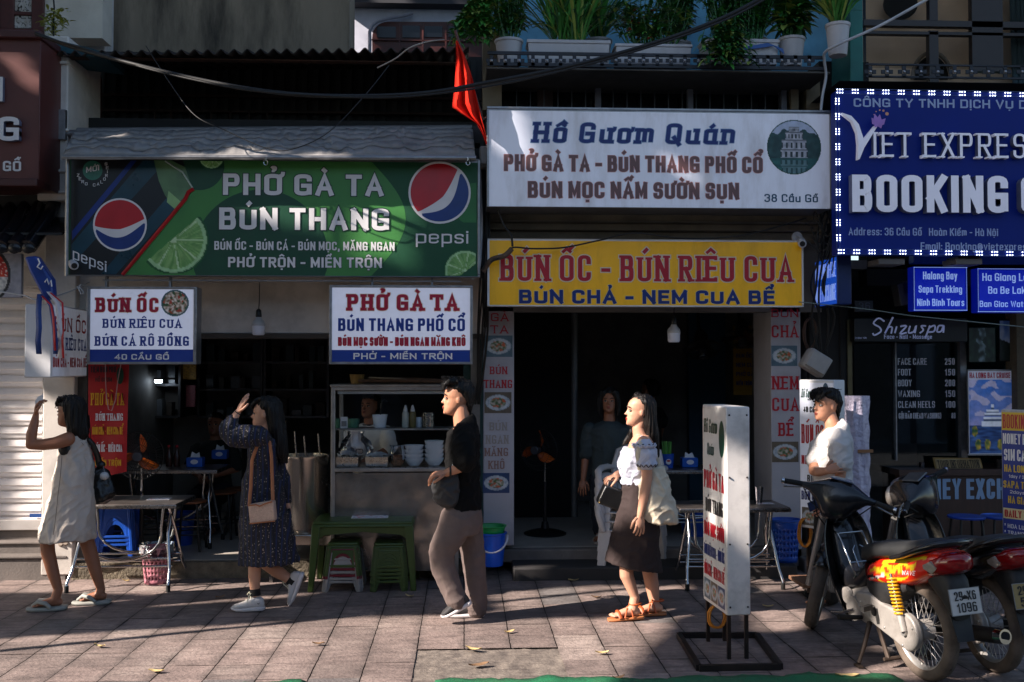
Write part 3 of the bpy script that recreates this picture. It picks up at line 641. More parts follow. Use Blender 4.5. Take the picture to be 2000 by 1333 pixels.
RED=ink('red',(176,20,38)); CRIM=ink('crimson',(168,16,52)); NAVY=ink('navy',(14,40,112)); BLUE=ink('blue',(16,52,138)); MAROON=ink('maroon',(112,80,78)); INKW=ink('white',(216,214,216)); INKBK=ink('black',(20,22,26)); PINKH=ink('pink halo',(206,150,150)); CREAMH=ink('cream halo',(220,190,170)); DGREEN=ink('dark green',(8,62,40)); TEALI=ink('teal blue',(12,70,100))
# --- white restaurant sign
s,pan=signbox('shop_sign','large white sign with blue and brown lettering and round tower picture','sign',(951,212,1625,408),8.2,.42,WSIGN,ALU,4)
mb=MB()
txt(mb,pan,'Hồ Gươm Quán',1036,1434,238,278,NAVY,off=.035,serif=.05,slab=.2,shear=.12,halo=.012,hm=ink('pale blue halo',(120,150,190)))
txt(mb,pan,'PHỞ GÀ TA - BÚN THANG PHỐ CỔ',984,1488,302,334,MAROON,off=.03,halo=.012,hm=PINKH)
txt(mb,pan,'BÚN MỌC NẤM SƯỜN SỤN',1030,1441,354,386,MAROON,off=.03,halo=.012,hm=PINKH)
txt(mb,pan,'38 Cầu Gỗ',1491,1597,375,391,TEALI,off=.02)
mb.build('lettering',s)
def tower(u,v):
 x,y=u-.5,v
 t=nz(u,v,9)*.5+.5; tree=mixc((8,44,46),(60,100,96),t*t)
 c=tree
 if v<.18+.2*abs(x)**1.2+.1*nz(u*4,1,2):c=(168,178,200)
 st=None
 if.70<v:
  c=mixc((10,60,62),(30,92,88),.5+nz(u*.6,v*5,4)); vv=.70-(v-.70);
  if v>.74:y=vv
 for(ya,yb,hw)in((.54,.70,.25),(.36,.54,.225),(.22,.36,.16),(.13,.22,.09)):
  if ya<y<yb and abs(x)<hw:
   c=mixc((120,122,132),(196,196,204),.5+.6*nz(u,v,14,3))
   k=(x/hw*2.5)%1; f=(y-ya)/(yb-ya)
   if.28<k<.72 and.3<f<.88:c=(24,40,46)
   if f<.12:c=(90,92,100)
   if v>.74:c=mixc(c,(20,80,80),.55)
 if(u-.5)**2+(v-.5)**2>.232:c=(10,66,56)
 return c
pic('tower_picture',pan,(1497,228,1604,336),90,90,tower,s,VC('printed picture',.4,emit=.015),.004,disc)
# --- yellow sign
YEL=M('yellow sign face',(236,176,18),.35,0,.07,2,emit=.022,dirt=.35,bump=.5,bscale=2.4,stretch=(1.6,1.6,.45),dcol=(120,84,20))  # slight self-glow lifts the yellow
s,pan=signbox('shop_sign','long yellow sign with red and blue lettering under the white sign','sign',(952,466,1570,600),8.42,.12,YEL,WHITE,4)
mb=MB(); hw=ink('cream',(214,196,170))
txt(mb,pan,'BÚN ỐC - BÚN RIÊU CUA',975,1550,498,549,RED,off=.022,serif=.02,slab=.12,halo=.016,hm=hw)
txt(mb,pan,'BÚN CHẢ - NEM CUA BỂ',1013,1512,566,593,NAVY,off=.045,halo=.014,hm=ink('pale gold',(206,190,140)))
mb.build('lettering',s)
# --- green banner with cola advert
s,pan=signbox('banner_sign','wide green cola banner with white lettering under the grey awning','sign',(128,306,938,542),8.3,.08,M('banner green',(12,74,44),.55,0,.1,3,bump=.6,bscale=2.4),ALU,5)
mb=MB(); LG=M('banner light green',(62,126,60),.45,0,.12,3); DG=M('banner dark green',(10,66,42),.45); MID=M('banner mid green',(40,108,52),.45)
def blob(pts,m,d):mb.poly([pan.pt(x,y,d)for x,y in pts],m)
def clipc(cx,cy,r,x0,x1,y0,y1,n=60):return[(max(x0,min(x1,cx+r*cos(2*pi*i/n))),max(y0,min(y1,cy+r*sin(2*pi*i/n))))for i in range(n)]
T0,B0,L0,R0=311,537,137,933
blob([(430,T0),(722,T0)]+[(722+68*sin(pi*i/20),T0+(B0-T0)*i/20)for i in range(21)]+[(240,B0),(375,350)],LG,.003)
blob(clipc(385,322,48,L0,R0,T0,B0),DG,.0036); blob(clipc(505,500,132,L0,R0,T0,B0),DG,.0034); blob(clipc(930,395,44,L0,930,350,430),MID,.0034)
# can on a black ground
CANB=M('can black',(10,14,20),.35); CANL=M('can teal sheen',(14,58,74),.3,0,.3,4)
blob([(L0,T0),(352,T0),(372,372),(240,B0),(L0,B0)],CANB,.0042)
blob([(L0+3,452),(252,T0+2),(263,T0+2),(L0+3,470)],M('can blue edge',(10,44,120),.35),.0046)
blob([(L0+2,478),(275,T0+2),(320,T0+2),(L0+2,520)],CANL,.0046); blob([(225,B0-1),(368,372),(350,352),(196,B0-1)],CANL,.0046)
blob([(330,T0+1),(357,T0+14),(371,368),(352,388),(335,405),(318,380),(306,352),(296,T0+1)],M('can lid green',(86,120,80),.3,0,.3,5),.0048)
blob([(325,372),(355,398),(338,408),(322,394)],M('lime pulp',(140,180,120),.4),.005)
mb.tube([pan.pt(x,y,.006)for x,y in((238,B0),(358,388),(364,374),(374,368))],.016,6,M('can red edge',(170,18,28),.35),flat=1)
mb.tube([pan.pt(x,y,.005)for x,y in((318,T0+2),(352,335),(372,366))],.007,5,M('can lid rim',(170,186,176),.3))
mb.poly(circle(pan,178,333,19,.0046),M('badge green',(46,110,92),.3,0,.4,9))
def globe(cx,cy,r,rot,d):
 mb.poly(circle(pan,cx,cy,r,d),INKW); q=r*.93
 def R(x,y):return pan.pt(cx+x*cos(rot)-y*sin(rot),cy+x*sin(rot)+y*cos(rot),d+.001)
 n=30
 top=[(q*cos(a),-q*sin(a))for a in[pi*(.06+.94*i/n)for i in range(n+1)]]; k=[(-q+(2*q)*i/n,q*(.10*sin(pi*i/n)))for i in range(n+1)]
 up=[(x*1.0,(.02*q+.16*q*sin(pi*((x/q)+1)/2)*1.0-.22*q*max(0,x/q)))for x,_ in k if-.98*q<x<.96*q]
 mb.poly([R(x,y)for x,y in top]+[R(x,y)for x,y in up],M('cola red',(178,22,34),.35))
 bot=[(q*cos(a),q*sin(a))for a in[pi*(.0+.93*i/n)for i in range(n+1)]]
 lo=[(x,.1*q+.42*q*sin(pi*((x/q)+1)/2*1.12)*(1 if x<0 else 1))for x in[-q*.94+(q*1.88)*i/n for i in range(n+1)]]
 lo=[(x,min(y,sqrt(max(0,q*q-x*x))-.01))for x,y in lo]
 mb.poly([R(x,y)for x,y in bot]+[R(x,y)for x,y in lo],M('cola blue',(16,50,120),.35))
globe(232,439,52,-.05,.0055); globe(857,371,62,-.72,.0055)
mb.build('printed_artwork',s)
mb=MB(); oh=ink('banner outline',(20,48,40))
txt(mb,pan,'PHỞ GÀ TA',431,746,337,379,INKW,d=.008,off=.035,halo=.016,hm=oh)
txt(mb,pan,'BÚN THANG',424,757,404,447,INKW,d=.008,off=.035,halo=.016,hm=oh)
txt(mb,pan,'BÚN ỐC - BÚN CÁ - BÚN MỌC, MĂNG NGAN',415,768,470,487,INKW,d=.008,off=.02)
txt(mb,pan,'PHỞ TRỘN - MIẾN TRỘN',442,743,501,521,INKW,d=.008,off=.03,halo=.012,hm=oh)
txt(mb,pan,'pepsi',810,914,446,472,INKW,d=.008,off=.005)
txt(mb,pan,'pepsi',142,207,484,506,INKW,d=.008,off=.0,rise=-26)
txt(mb,pan,'MỚI',166,191,327,338,INKW,d=.008,off=.02,rise=5)
for i,ch in enumerate('ZERO CALORIES'):
 if ch==' ':continue
 a=radians(205-i*20); cx,cy=178+28*cos(a),333-28*sin(a)*-1*-1
 cx=178+29*cos(radians(200+i*15.5)); cy=333-29*sin(radians(200+i*15.5)); txt(mb,pan,ch,cx-2.6,cx+2.6,cy-3,cy+3,INKW,d=.008,off=.02)
mb.build('lettering',s)
def lime(u,v,cx=.5,cy=.5,half=0):
 x,y=u-.5,v-.5; r=sqrt(x*x+y*y); a=math.atan2(y,x)
 if r>.47:return(20,84,40)
 if r>.42:return(150,190,140)
 k=abs(((a/pi*4.5)%1)-.5)
 return(176,204,160)if k>.45 or r<.05 else mixc((74,128,60),(140,180,112),.5+.7*nz(cos(a)*3+r*2,sin(a)*6,3))
pm=VC('printed picture')
import functools
def half(an):
 def f(u,v):
  x,y=u-.5,v-.5; return x*x+y*y<.25 and x*sin(an)+y*cos(an)>-.02
 return f
pic('lime_picture',pan,(268,400,404,536),60,60,lime,s,pm,.0062,lambda u,v:half(.72)(u,v)and v<.985)
pic('lime_picture',pan,(866,484,950,568),44,44,lime,s,pm,.0062,lambda u,v:half(-2.5)(u,v)and v<.61 and u<.76)
pic('lime_picture',pan,(384,286,432,328),30,30,lime,s,pm,.0062,lambda u,v:disc(u,v)and v>.62)
mb=MB(); mb.pbox(200,546,900,551,8.36,8.4,ALU)
for px in(205,330,725,842):mb.pbox(px,540,px+4,562,8.36,8.4,ALU)
mb.build('bracket',s)
# --- three white light boxes
s,pan=signbox('light_box_sign','white light box with noodle picture and red and blue lettering beside the folding banner','sign',(170,560,383,712),8.18,.16,LBOX,ALU,5)
mb=MB(); mb.poly([pan.pt(a,b,.003)for a,b in((175,708),(378,708),(378,683),(175,683))],BLUE)
txt(mb,pan,'BÚN ỐC',185,310,582,610,CRIM,off=.04,serif=.03,slab=.2,halo=.014,hm=CREAMH)
txt(mb,pan,'BÚN RIÊU CUA',199,355,623,641,BLUE,off=.038,serif=.035,slab=.15); txt(mb,pan,'BÚN CÁ RÔ ĐỒNG',184,370,657,676,BLUE,off=.038,serif=.035,slab=.15)
txt(mb,pan,'40 CẦU GỖ',224,330,692,703,INKW,off=.035)
mb.build('lettering',s)
def food(u,v,seed=0,bowl=True):
 x,y=u-.5,v-.5; r=sqrt(x*x+y*y); n=nz(u,v,11,seed)
 c=mixc((110,84,60),(224,214,204),.55+n*1.1)
 if nz(u,v,7,seed+5)>.3:c=(170,60,40)
 if nz(u,v,8,seed+9)>.25:c=(48,84,50)
 if r>.44:c=(60,92,100)
 return c
pic('food_picture',pan,(314,566,368,618),44,44,food,s,pm,.004,disc)
s,pan=signbox('light_box_sign','white light box with red title and blue footer above the food cart','sign',(643,557,923,712),8.18,.16,LBOX,ALU,5)
mb=MB(); mb.poly([pan.pt(a,b,.003)for a,b in((648,708),(918,708),(918,684),(648,684))],BLUE)
txt(mb,pan,'PHỞ GÀ TA',676,896,575,607,CRIM,off=.042,serif=.03,slab=.22,halo=.014,hm=CREAMH)
txt(mb,pan,'BÚN THANG PHỐ CỔ',660,908,622,647,BLUE,off=.03); txt(mb,pan,'BÚN MỌC SƯỜN - BÚN NGAN MĂNG KHÔ',660,909,659,676,CRIM,off=.026,halo=.01,hm=CREAMH)
txt(mb,pan,'PHỞ - MIẾN TRỘN',690,883,690,702,INKW,off=.035)
mb.build('lettering',s)
# projecting light box with its face turned to the street
def slabsign(name,label,bl,br,h,th,face,frame,rect,cat='sign',open_=False):
 """upright slab: bl -> br is the base line of the written face"""
 U=br-bl; N=Vector((U.y,-U.x,0)).normalized(); root=T(name,label,cat,(bl+br)/2)
 V=Vector((0,0,h)); c=(bl+br)/2+V/2-N*th/2
 mb=MB(); mb.obox(c,U/2,N*(th/2),V/2,frame); mb.build('box',root,bevel=.008)
 pan=Panel(bl,U,V,N,rect)
 x0,y0,x1,y1=rect; mb=MB(); fx=(x1-x0)*.02; fy=(y1-y0)*.02; mb.poly([pan.pt(a,b,.002)for a,b in((x0+fx,y1-fy),(x1-fx,y1-fy),(x1-fx,y0+fy),(x0+fx,y0+fy))],face); mb.build('face',root)
 return root,pan
bl=P(100,738,8.0); br=P(170,704,8.85); br.z=bl.z; hh=P(98,594,8.0).z-bl.z
s,pan=slabsign('light_box_sign','white light box jutting towards the street, with ribbons over its near edge',bl,br,hh,.20,WSIGN,WHITE,(0,0,100,100))
mb=MB(); txt(mb,pan,'BÚN ỐC',6,94,16,36,RED,off=.035,serif=.03,slab=.15); txt(mb,pan,'BÚN RIÊU CUA',4,96,44,62,BLUE,off=.035,serif=.03); txt(mb,pan,'BÚN CHẢ - NEM CUA BỂ',3,97,72,86,RED,off=.03); mb.build('lettering',s)
# --- blue agency sign with LED modules
DB=M('deep blue face',(6,30,112),.45,0,.08,2,spec=.2,emit=.03,ecol=(6,30,112))
s,pan=signbox('agency_sign','big deep blue travel sign with raised white letters and a border of LEDs','sign',(1634,176,2250,500),8.0,.14,DB,None,2)
mb=MB(); SIDE=M('letter side',(92,98,122),.5); LW=M('raised white letter',(214,216,232),.35,0,.04,4,emit=.06)  # raised letters given a little glow to look whiter
txt(mb,pan,'CÔNG TY TNHH DỊCH VỤ DU LỊCH',1669,2092,192,209,ink('pale blue ink',(150,164,200)),off=.03)
txt(mb,pan,'IET EXPRESS',1699,2034,261,309,LW,d=.055,off=.0,serif=.045,slab=.07,ext=.05)
mb.prism([pan.pt(x,y,.055)for x,y in((1642,224),(1660,230),(1674,246),(1681,268),(1683,275),(1705,248),(1709,251),(1684,292),(1675,314),(1672,314),(1673,285),(1671,262),(1662,240))],(0,.05,0),LW)
txt(mb,pan,'BOOKING OFFICE',1658,2220,345,417,LW,d=.075,off=.026,ext=.07)
AD=ink('address blue',(140,156,200),.4,.015); txt(mb,pan,'Address: 36 Cầu Gỗ   Hoàn Kiếm - Hà Nội',1657,1947,445,460,AD,off=.012); txt(mb,pan,'Email: Booking@vietexpress.com',1796,2046,473,488,AD,off=.012)
mb.build('lettering',s)
mb=MB(); PUR=M('lotus petal',(168,120,200),.4,0,.2,9);
for k,(ax,ay,s1)in enumerate(((1697,234,0),(1703,226,.3),(1713,227,.9),(1724,235,1.3),(1717,248,1.9),(1702,246,-.6))):
 bx,by=1709,251; dx,dy=ax-bx,ay-by; L_=sqrt(dx*dx+dy*dy); nx_,ny_=-dy/L_*6,dx/L_*6
 mb.poly([pan.pt(bx,by,.07+k*.001),pan.pt(bx+dx*.5+nx_,by+dy*.5+ny_,.07+k*.001),pan.pt(ax,ay,.07+k*.001),pan.pt(bx+dx*.5-nx_,by+dy*.5-ny_,.07+k*.001)],PUR)
for cx,cy,r in((1702,228,1.2),(1706,222,1.4),(1713,219,1.7),(1720,220,2.2),(1727,226,3.5)):mb.poly(circle(pan,cx,cy,r,.07,10),M('lotus dot',(214,150,110),.4))
mb.build('lotus_emblem',s)
LED=M('lit led',(235,240,255),.4,emit=2.2,ecol=(225,235,255))
def ledmod(px,py,vert):
 mb=MB()
 for a in range(3):
  for b in range(2):
   dx,dy=((b-.5)*6,(a-1)*5.0)if vert else((a-1)*5.0,(b-.5)*6)
   c=pan.pt(px+dx,py+dy,.012); mb.ell(c,(.0052,.005,.0052),8,5,LED)
 mb.build('led_module',s)
for i in range(20):ledmod(1642+i*29.7,179+i*.2,False); ledmod(1642+i*29.7,492+i*.2,False)
for i in range(10):ledmod(1637,199+i*29.6,True)
lo=s
mb=MB()
for dy in(-5,5):mb.tube([pan.pt(1634,179+dy,.006),pan.pt(2250,181+dy,.006)],.002,5,M('led wire',(60,80,130),.5)); mb.tube([pan.pt(1637+dy*.6,180,.006),pan.pt(1637+dy*.6,490,.006)],.002,5,M('led wire')); mb.tube([pan.pt(1634,492+dy,.006),pan.pt(2250,494+dy,.006)],.002,5,M('led wire'))
mb.build('led_wire',lo)
# blue lit boxes below
LB=M('lit blue face',(12,40,170),.3,0,.06,2,emit=.16,ecol=(8,30,190)); LBT=ink('lit blue lettering',(150,180,240),.4,.22)
for rect,rows,lab in(((1784,521,1890,608),(('Halong Bay',1803,1870,531,546),('Sapa Trekking',1794,1879,558,572),('Ninh Binh Tours',1791,1883,584,598)),'lit blue box sign listing bay, trekking and boat tours'),
((1909,524,2040,611),(('Ha Giang Loop',1919,2026,534,549),('Ba Be Lake',1930,2012,560,574),('Ban Gioc Waterfall',1913,2034,588,600)),'lit blue box sign listing loop, lake and waterfall tours')):
 s,pn=signbox('light_box_sign',lab,'sign',rect,8.5,.12,LB,M('blue box frame',(14,40,130),.4,emit=.08,ecol=(8,30,190)),4,'lit blue tour boxes')
 mb=MB()
 for t,a,b,c,d in rows:txt(mb,pn,t,a,b,c,d,LBT,off=.01)
 x0,y0,x1,y1=rect
 for q in((x0+1,y0+1,x1-1,y0+2.5),(x0+1,y1-2.5,x1-1,y1-1),(x0+1,y0+1,x0+2.5,y1-1),(x1-2.5,y0+1,x1-1,y1-1)):mb.pbox(*q,8.486,8.488,LBT)
 mb.build('lettering',s)
s,pn=signbox('light_box_sign','dim blue box partly hidden behind the bottom of the big blue sign','sign',(1784,480,2040,516),8.6,.1,M('dim blue face',(10,38,110),.3,emit=.03),None,2)
# side box
bl=P(1592,602,8.75); br=P(1636,586,8.25); br.z=bl.z-.0; hh=P(1592,512,8.75).z-bl.z
s,pan=slabsign('light_box_sign','small lit blue exchange sign turned sideways beside the yellow sign',bl,br,hh,.12,M('lit sky blue face',(36,84,190),.3,emit=.16,ecol=(30,90,220)),M('blue plastic box',(12,34,88),.35),(0,0,100,100))
mb=MB(); txt(mb,pan,'BOOKING OFFICE',5,95,10,42,LBT,off=.02); txt(mb,pan,'MONEY EXCHANGE',5,95,56,90,LBT,off=.02); mb.build('lettering',s)
# two spot lamps under the big sign
for x in(1716,1867):
 r=T('sign_lamp','boxy lamp under the big blue sign, '+('left of the tour boxes' if x<1800 else 'between the two tour boxes'),'lamp',P(x+26,512,8.1),'lamps under the blue sign')
 mb=MB(); mb.pbox(x,505,x+52,517,8.06,8.3,M('lamp housing',(96,92,92),.5)); mb.build('housing',r,bevel=.006); mb=MB(); mb.pbox(x+4,501,x+48,505,8.1,8.3,BLKP); mb.build('bracket',r)
r=T('speaker','small grey speaker tilted beside the left tour box','speaker',P(1765,590,8.8)); mb=MB(); mb.prism([P(x,y,8.7)for x,y in((1752,556),(1772,548),(1781,594),(1760,598))],(0,.14,0),M('speaker grey',(60,58,58),.6)); mb.build('cabinet',r,bevel=.008); mb=MB(); mb.prism([P(x,y,8.694)for x,y in((1764,554),(1772,552),(1776,572),(1767,574))],(0,.005,0),BLKP); mb.build('grille',r)
# --- maroon sign, left edge
MS=M('maroon sign face',(92,48,44),.45,0,.1,3,dirt=.15)
s,pan=signbox('shop_sign','maroon sign with raised white letters at the left edge','sign',(-260,58,76,362),8.3,.5,MS,None,2)
mb=MB(); mb.pbox(-260,54,78,74,8.24,8.8,M('maroon trim',(66,30,30),.45)); mb.build('trim',s,bevel=.008); mb=MB(); mb.pbox(-260,346,72,364,8.24,8.5,M('maroon trim')); mb.build('trim',s,bevel=.008)
mb=MB(); txt(mb,pan,'TẠP HÓA VI',-220,7,150,198,INKW,d=.04,off=.02,ext=.035); txt(mb,pan,'G',0,43,229,276,INKW,d=.06,off=.03,ext=.05); txt(mb,pan,'CẦU GỖ',-60,42,313,333,INKW,d=.012,off=.03); mb.build('lettering',s)
# --- small spa sign, number plate, window price list, posters
s,pan=signbox('spa_sign','black sign with white brush script over the spa window','sign',(1668,622,1890,668),8.9,.1,M('black sign face',(10,10,12),.35,0,.2),None,1)
mb=MB(); SW=ink('cool white',(170,180,220),.4,.05)
def stroke(pts,w,x0=0,y0=0):
 n=len(pts); out=[]
 for i in range(n-1):
  for k in range(4):
   t=k/4; p0=pts[max(0,i-1)]; p1=pts[i]; p2=pts[i+1]; p3=pts[min(n-1,i+2)]
   out.append(tuple(.5*((2*p1[j])+(-p0[j]+p2[j])*t+(2*p0[j]-5*p1[j]+4*p2[j]-p3[j])*t*t+(-p0[j]+3*p1[j]-3*p2[j]+p3[j])*t**3)for j in(0,1)))
 out.append(pts[-1]); mb.tube([pan.pt(x0+x,y0+y,.004)for x,y in out],w,5,SW)
for st in([(1727,628),(1716,622),(1706,632),(1718,640),(1720,648),(1708,655),(1704,651)],[(1744,620),(1736,636),(1728,652),(1735,640),(1742,640),(1740,652)],[(1751,638),(1747,651)],[(1758,638),(1770,637),(1757,652),(1770,650)],[(1777,637),(1774,650),(1784,648),(1789,636),(1786,651)],
[(1808,637),(1799,637),(1803,645),(1796,651)],[(1816,636),(1807,660)],[(1815,640),(1825,636),(1824,647),(1812,649)],[(1842,636),(1833,637),(1830,648),(1838,647),(1843,636),(1842,650)]):stroke(st,.008)
txt(mb,pan,'Face - Nail - Massage',1726,1820,654,662,SW,off=.015,serif=.02,slab=.1); txt(mb,pan,'0 963 195',1670,1692,659,662,SW,off=0); mb.build('lettering',s)
s,pan=signbox('house_number','dark number plate above the spa sign','sign',(1669,587,1706,610),8.85,.03,M('number plate face',(22,24,30),.4),None,1)
mb=MB(); mb.mats=[]; txt(mb,pan,'36',1676,1700,591,606,ink('dim grey',(70,74,90)),off=.01,serif=.03); mb.build('lettering',s)
s=T('price_list','price list lettered on the spa glass door','price list',P(1810,830,9.2)); pan=front(1750,690,1884,830,9.28); mb=MB(); PL=ink('price white',(150,156,168),.4,.02)
for i,(a,b,x)in enumerate((('FACE CARE','250',1811),('FOOT','150',1780),('BODY','200',1781),('WAXING','150',1797),('CLEAN HEELS','100',1826))):
 y=713+i*21; txt(mb,pan,a,1754,x,y-13,y,PL,off=.008); txt(mb,pan,b,1846,1866,y-13,y,PL,off=.02)
txt(mb,pan,'GỘI ĐẦU (HEAD WASHING)',1755,1838,807,818,PL,off=.01); txt(mb,pan,'80',1858,1866,807,818,PL,off=.01); mb.build('lettering',s)
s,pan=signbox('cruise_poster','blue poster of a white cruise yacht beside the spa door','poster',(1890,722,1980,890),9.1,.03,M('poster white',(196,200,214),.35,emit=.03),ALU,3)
def cruise(u,v):
 c=mixc((60,110,190),(150,150,200),v*1.3+.4*nz(u,v*3,3));
 if v<.5 and nz(u,v*2.4,4,3)>.1:c=(180,176,206)
 if v>.62:c=mixc((20,44,90),(70,110,170),.4+nz(u*.5,v*4,8))
 if.28<u<.95 and.56<v<.63 and v>.56+(.1*(u-.28)if u<.3 else 0):c=(222,226,236)
 for a,b,h0,h1 in((.32,.9,.5,.56),(.36,.8,.455,.5),(.4,.7,.41,.455),(.5,.58,.33,.41)):
  if a<u<b and h0<v<h1:c=(226,230,240)if(v-h0)/(h1-h0)<.6 else(60,80,110)
 for cx,cy in((.12,.7),(.2,.88),(.42,.88),(.72,.88)):
  if(u-cx)**2*1.2+(v-cy)**2<.006:c=mixc((40,80,50),(200,160,60),.5+nz(u,v,18))
 return c
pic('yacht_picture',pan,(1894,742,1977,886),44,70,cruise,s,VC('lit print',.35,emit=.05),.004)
mb=MB(); txt(mb,pan,'HA LONG BAY CRUISE',1895,1975,728,739,CRIM,off=.01); mb.build('lettering',s)
s,pan=signbox('wall_poster','dark waterfall photo above the cruise poster','poster',(1892,640,1945,708),9.12,.02,BLACKISH,None,1)
pic('waterfall_picture',pan,(1893,641,1944,707),24,30,lambda u,v:mixc((10,22,18),(120,140,150)if abs(u-.5+.2*nz(0,v,4))<.12 else(30,52,40),.5+nz(u,v,6)),s,pm,.003)
s,pan=signbox('wall_poster','dark house and sky photo at the right above the cruise poster','poster',(1952,626,1990,706),9.12,.02,BLACKISH,None,1)
pic('house_picture',pan,(1953,627,1989,705),20,30,lambda u,v:mixc((60,90,140),(130,140,160),v*2+nz(u,v,4))if v<.45+.2*u else((110,100,96)if(u>.6 and v<.7)else(14,24,18)),s,pm,.003)
# framed sign boards: food panel at far left
s,pan=signbox('food_poster','square food photo poster under the black tiles at the left edge','poster',(-60,495,42,582),8.6,.04,M('panel grey',(120,120,130),.5),None,1)
def bowl(u,v):
 x,y=u-.18,v-.5; r=sqrt(x*x+y*y*.75)
 if r>.62 or u>.96:return mixc((130,130,140),(150,148,156),nz(u,v,9)+.5)
 if r>.56:return(30,30,34)
 if v>.52:return mixc((150,150,150),(214,210,204),.5+nz(u,v,16))
 return mixc((150,18,14),(196,60,30),.5+nz(u,v,9))if nz(u,v,22,4)<.3 else(220,200,190)
pic('food_picture',pan,(-59,496,41,581),60,50,bowl,s,pm,.003)
# ================================================================== awning, cables, lamps, meters
def at(px,py,Y):p=P(px,py,Y); return(p.x,p.y,p.z)
AWN=M('grey awning canvas',(140,137,135),.7,0,.2,5,bump=.35,bscale=18,dirt=.5,dcol=(60,58,58),dscale=3)
r=T('awning','rolled down grey canvas awning above the green banner','awning',at(530,308,8.1)); mb=MB(); n=170
rows=[]
for j,(Y,f)in enumerate(((8.75,0),(8.64,.15),(8.52,.3),(8.42,.46),(8.34,.62),(8.24,.8),(8.14,1),(8.12,1.08))):
 row=[]
 for i in range(n+1):
  t=i/n; pxl=150-28*f; px=pxl+(922+(928-922)*f-pxl)*t; yt=250-6*t; py=yt+(303-yt)*min(1,f)+(9 if f>1 else 0)
  p=P(px,py,Y); q=sin(t*38+j*.9+4*nz(t*9,j,1))*.02*(f if f<1 else.15)+(.045*abs(nz(t*34-f*3.5,f*.5,1,3))+.02*nz(t*80+f*5,f*.8,1,5))*(0<f<1); row.append(p+Vector((0,q*.6,q)))
 rows.append(row)
for a,b in zip(rows,rows[1:]):
 o=len(mb.v); mb.v+=a+b
 for i in range(n):mb.f.append([o+i,o+i+1,o+n+2+i,o+n+1+i]); mb.m.append(mb.mi(AWN))
c=mb.build('canvas',r,smooth=80); sm=c.modifiers.new('s','SOLIDIFY'); sm.thickness=.006
mb=MB(); mb.tube([P(118,262,8.75),P(938,254,8.75)],.035,12,ALU); mb.tube([P(123,307,8.13),P(930,309,8.13)],.018,10,ALU); mb.build('roller_tube',r)
mb=MB()
for px in(519,914):
 mb.tube([P(px+4*cos(a),318+5*sin(a),8.11)for a in[k*pi/5 for k in range(10)]],.004,5,CHROME,closed=True); mb.tube([P(px,308,8.11),P(px,314,8.11)],.006,5,CHROME)
mb.build('ring',r)
mb=MB(); mb.pbox(104,214,127,272,8.68,8.74,ALU); mb.pbox(922,246,938,280,8.6,8.8,BLKP); mb.build('bracket',r)
mb=MB(); mb.tube([P(132,312,8.2),P(130,540,8.2)],.014,8,ALU); mb.build('side_rod',r)
# finial on the ledge behind
r=T('stone_finial','small white turned finial post in sun beside the left pillar','finial',at(119,240,8.95)); mb=MB(); c=P(119,240,8.95); mb.lathe([(.05,0),(.05,.04),(.035,.06),(.042,.2),(.05,.24),(.03,.27),(.04,.29),(.0,.31)],c,n=16,m=LIT); mb.build('post',r,smooth=50)
# black tile canopy at far left
r=T('tile_canopy','small canopy of black glazed tiles under the maroon sign','canopy',at(40,490,8.5)); mb=MB(); TB=M('black glazed tile',(20,21,26),.25,0,.2,9)
for k in range(6):
 px=108-k*27; mb.tube([P(px,392+k*2,8.85),P(px-22,440,8.6),P(px-52,482,8.4)],[.055,.06,.065],12,TB); mb.ell(P(px-53,484,8.39),(.055,.02,.05),12,6,TB)
mb.prism([P(x,y,8.87)for x,y in((-60,388),(112,384),(112,400),(-60,420))],(0,-.1,0),BLKP); mb.obox((P(10,440,8.65)),Vector((.55,0,0)),Vector((0,.22,.1)),Vector((0,.0,.01)),TB); mb.build('tiles',r,smooth=60)
# security cameras
def cctv(c,d,label,dark=False):
 r=T('security_camera',label,'camera',c,'security cameras'); d=Vector(d).normalized(); c=Vector(c); mb=MB(); w_=M('camera white',(190,188,190),.4,dirt=.2)
 mb.tube([c-d*.07,c-d*.06,c+d*.06,c+d*.07],[.025,.034,.036,.03],16,w_); mb.build('body',r); mb=MB(); mb.tube([c+d*.066,c+d*.074],[.024,.022],14,BLKP); mb.build('lens',r)
 mb=MB(); b=c-d*.06+Vector((0,.1,.05)); mb.tube([c-d*.03,c-d*.05+Vector((0,.05,.04)),b],.012,8,w_); mb.tube([b,b+Vector((0,.02,0))],.045,16,w_); mb.build('bracket',r)
cctv(P(142,516,8.3),(.6,-1,-.35),'white bullet security camera at the corner of the green banner'); cctv(P(1566,474,8.4),(-.25,-1,-.3),'white security camera at the right end of the yellow sign')
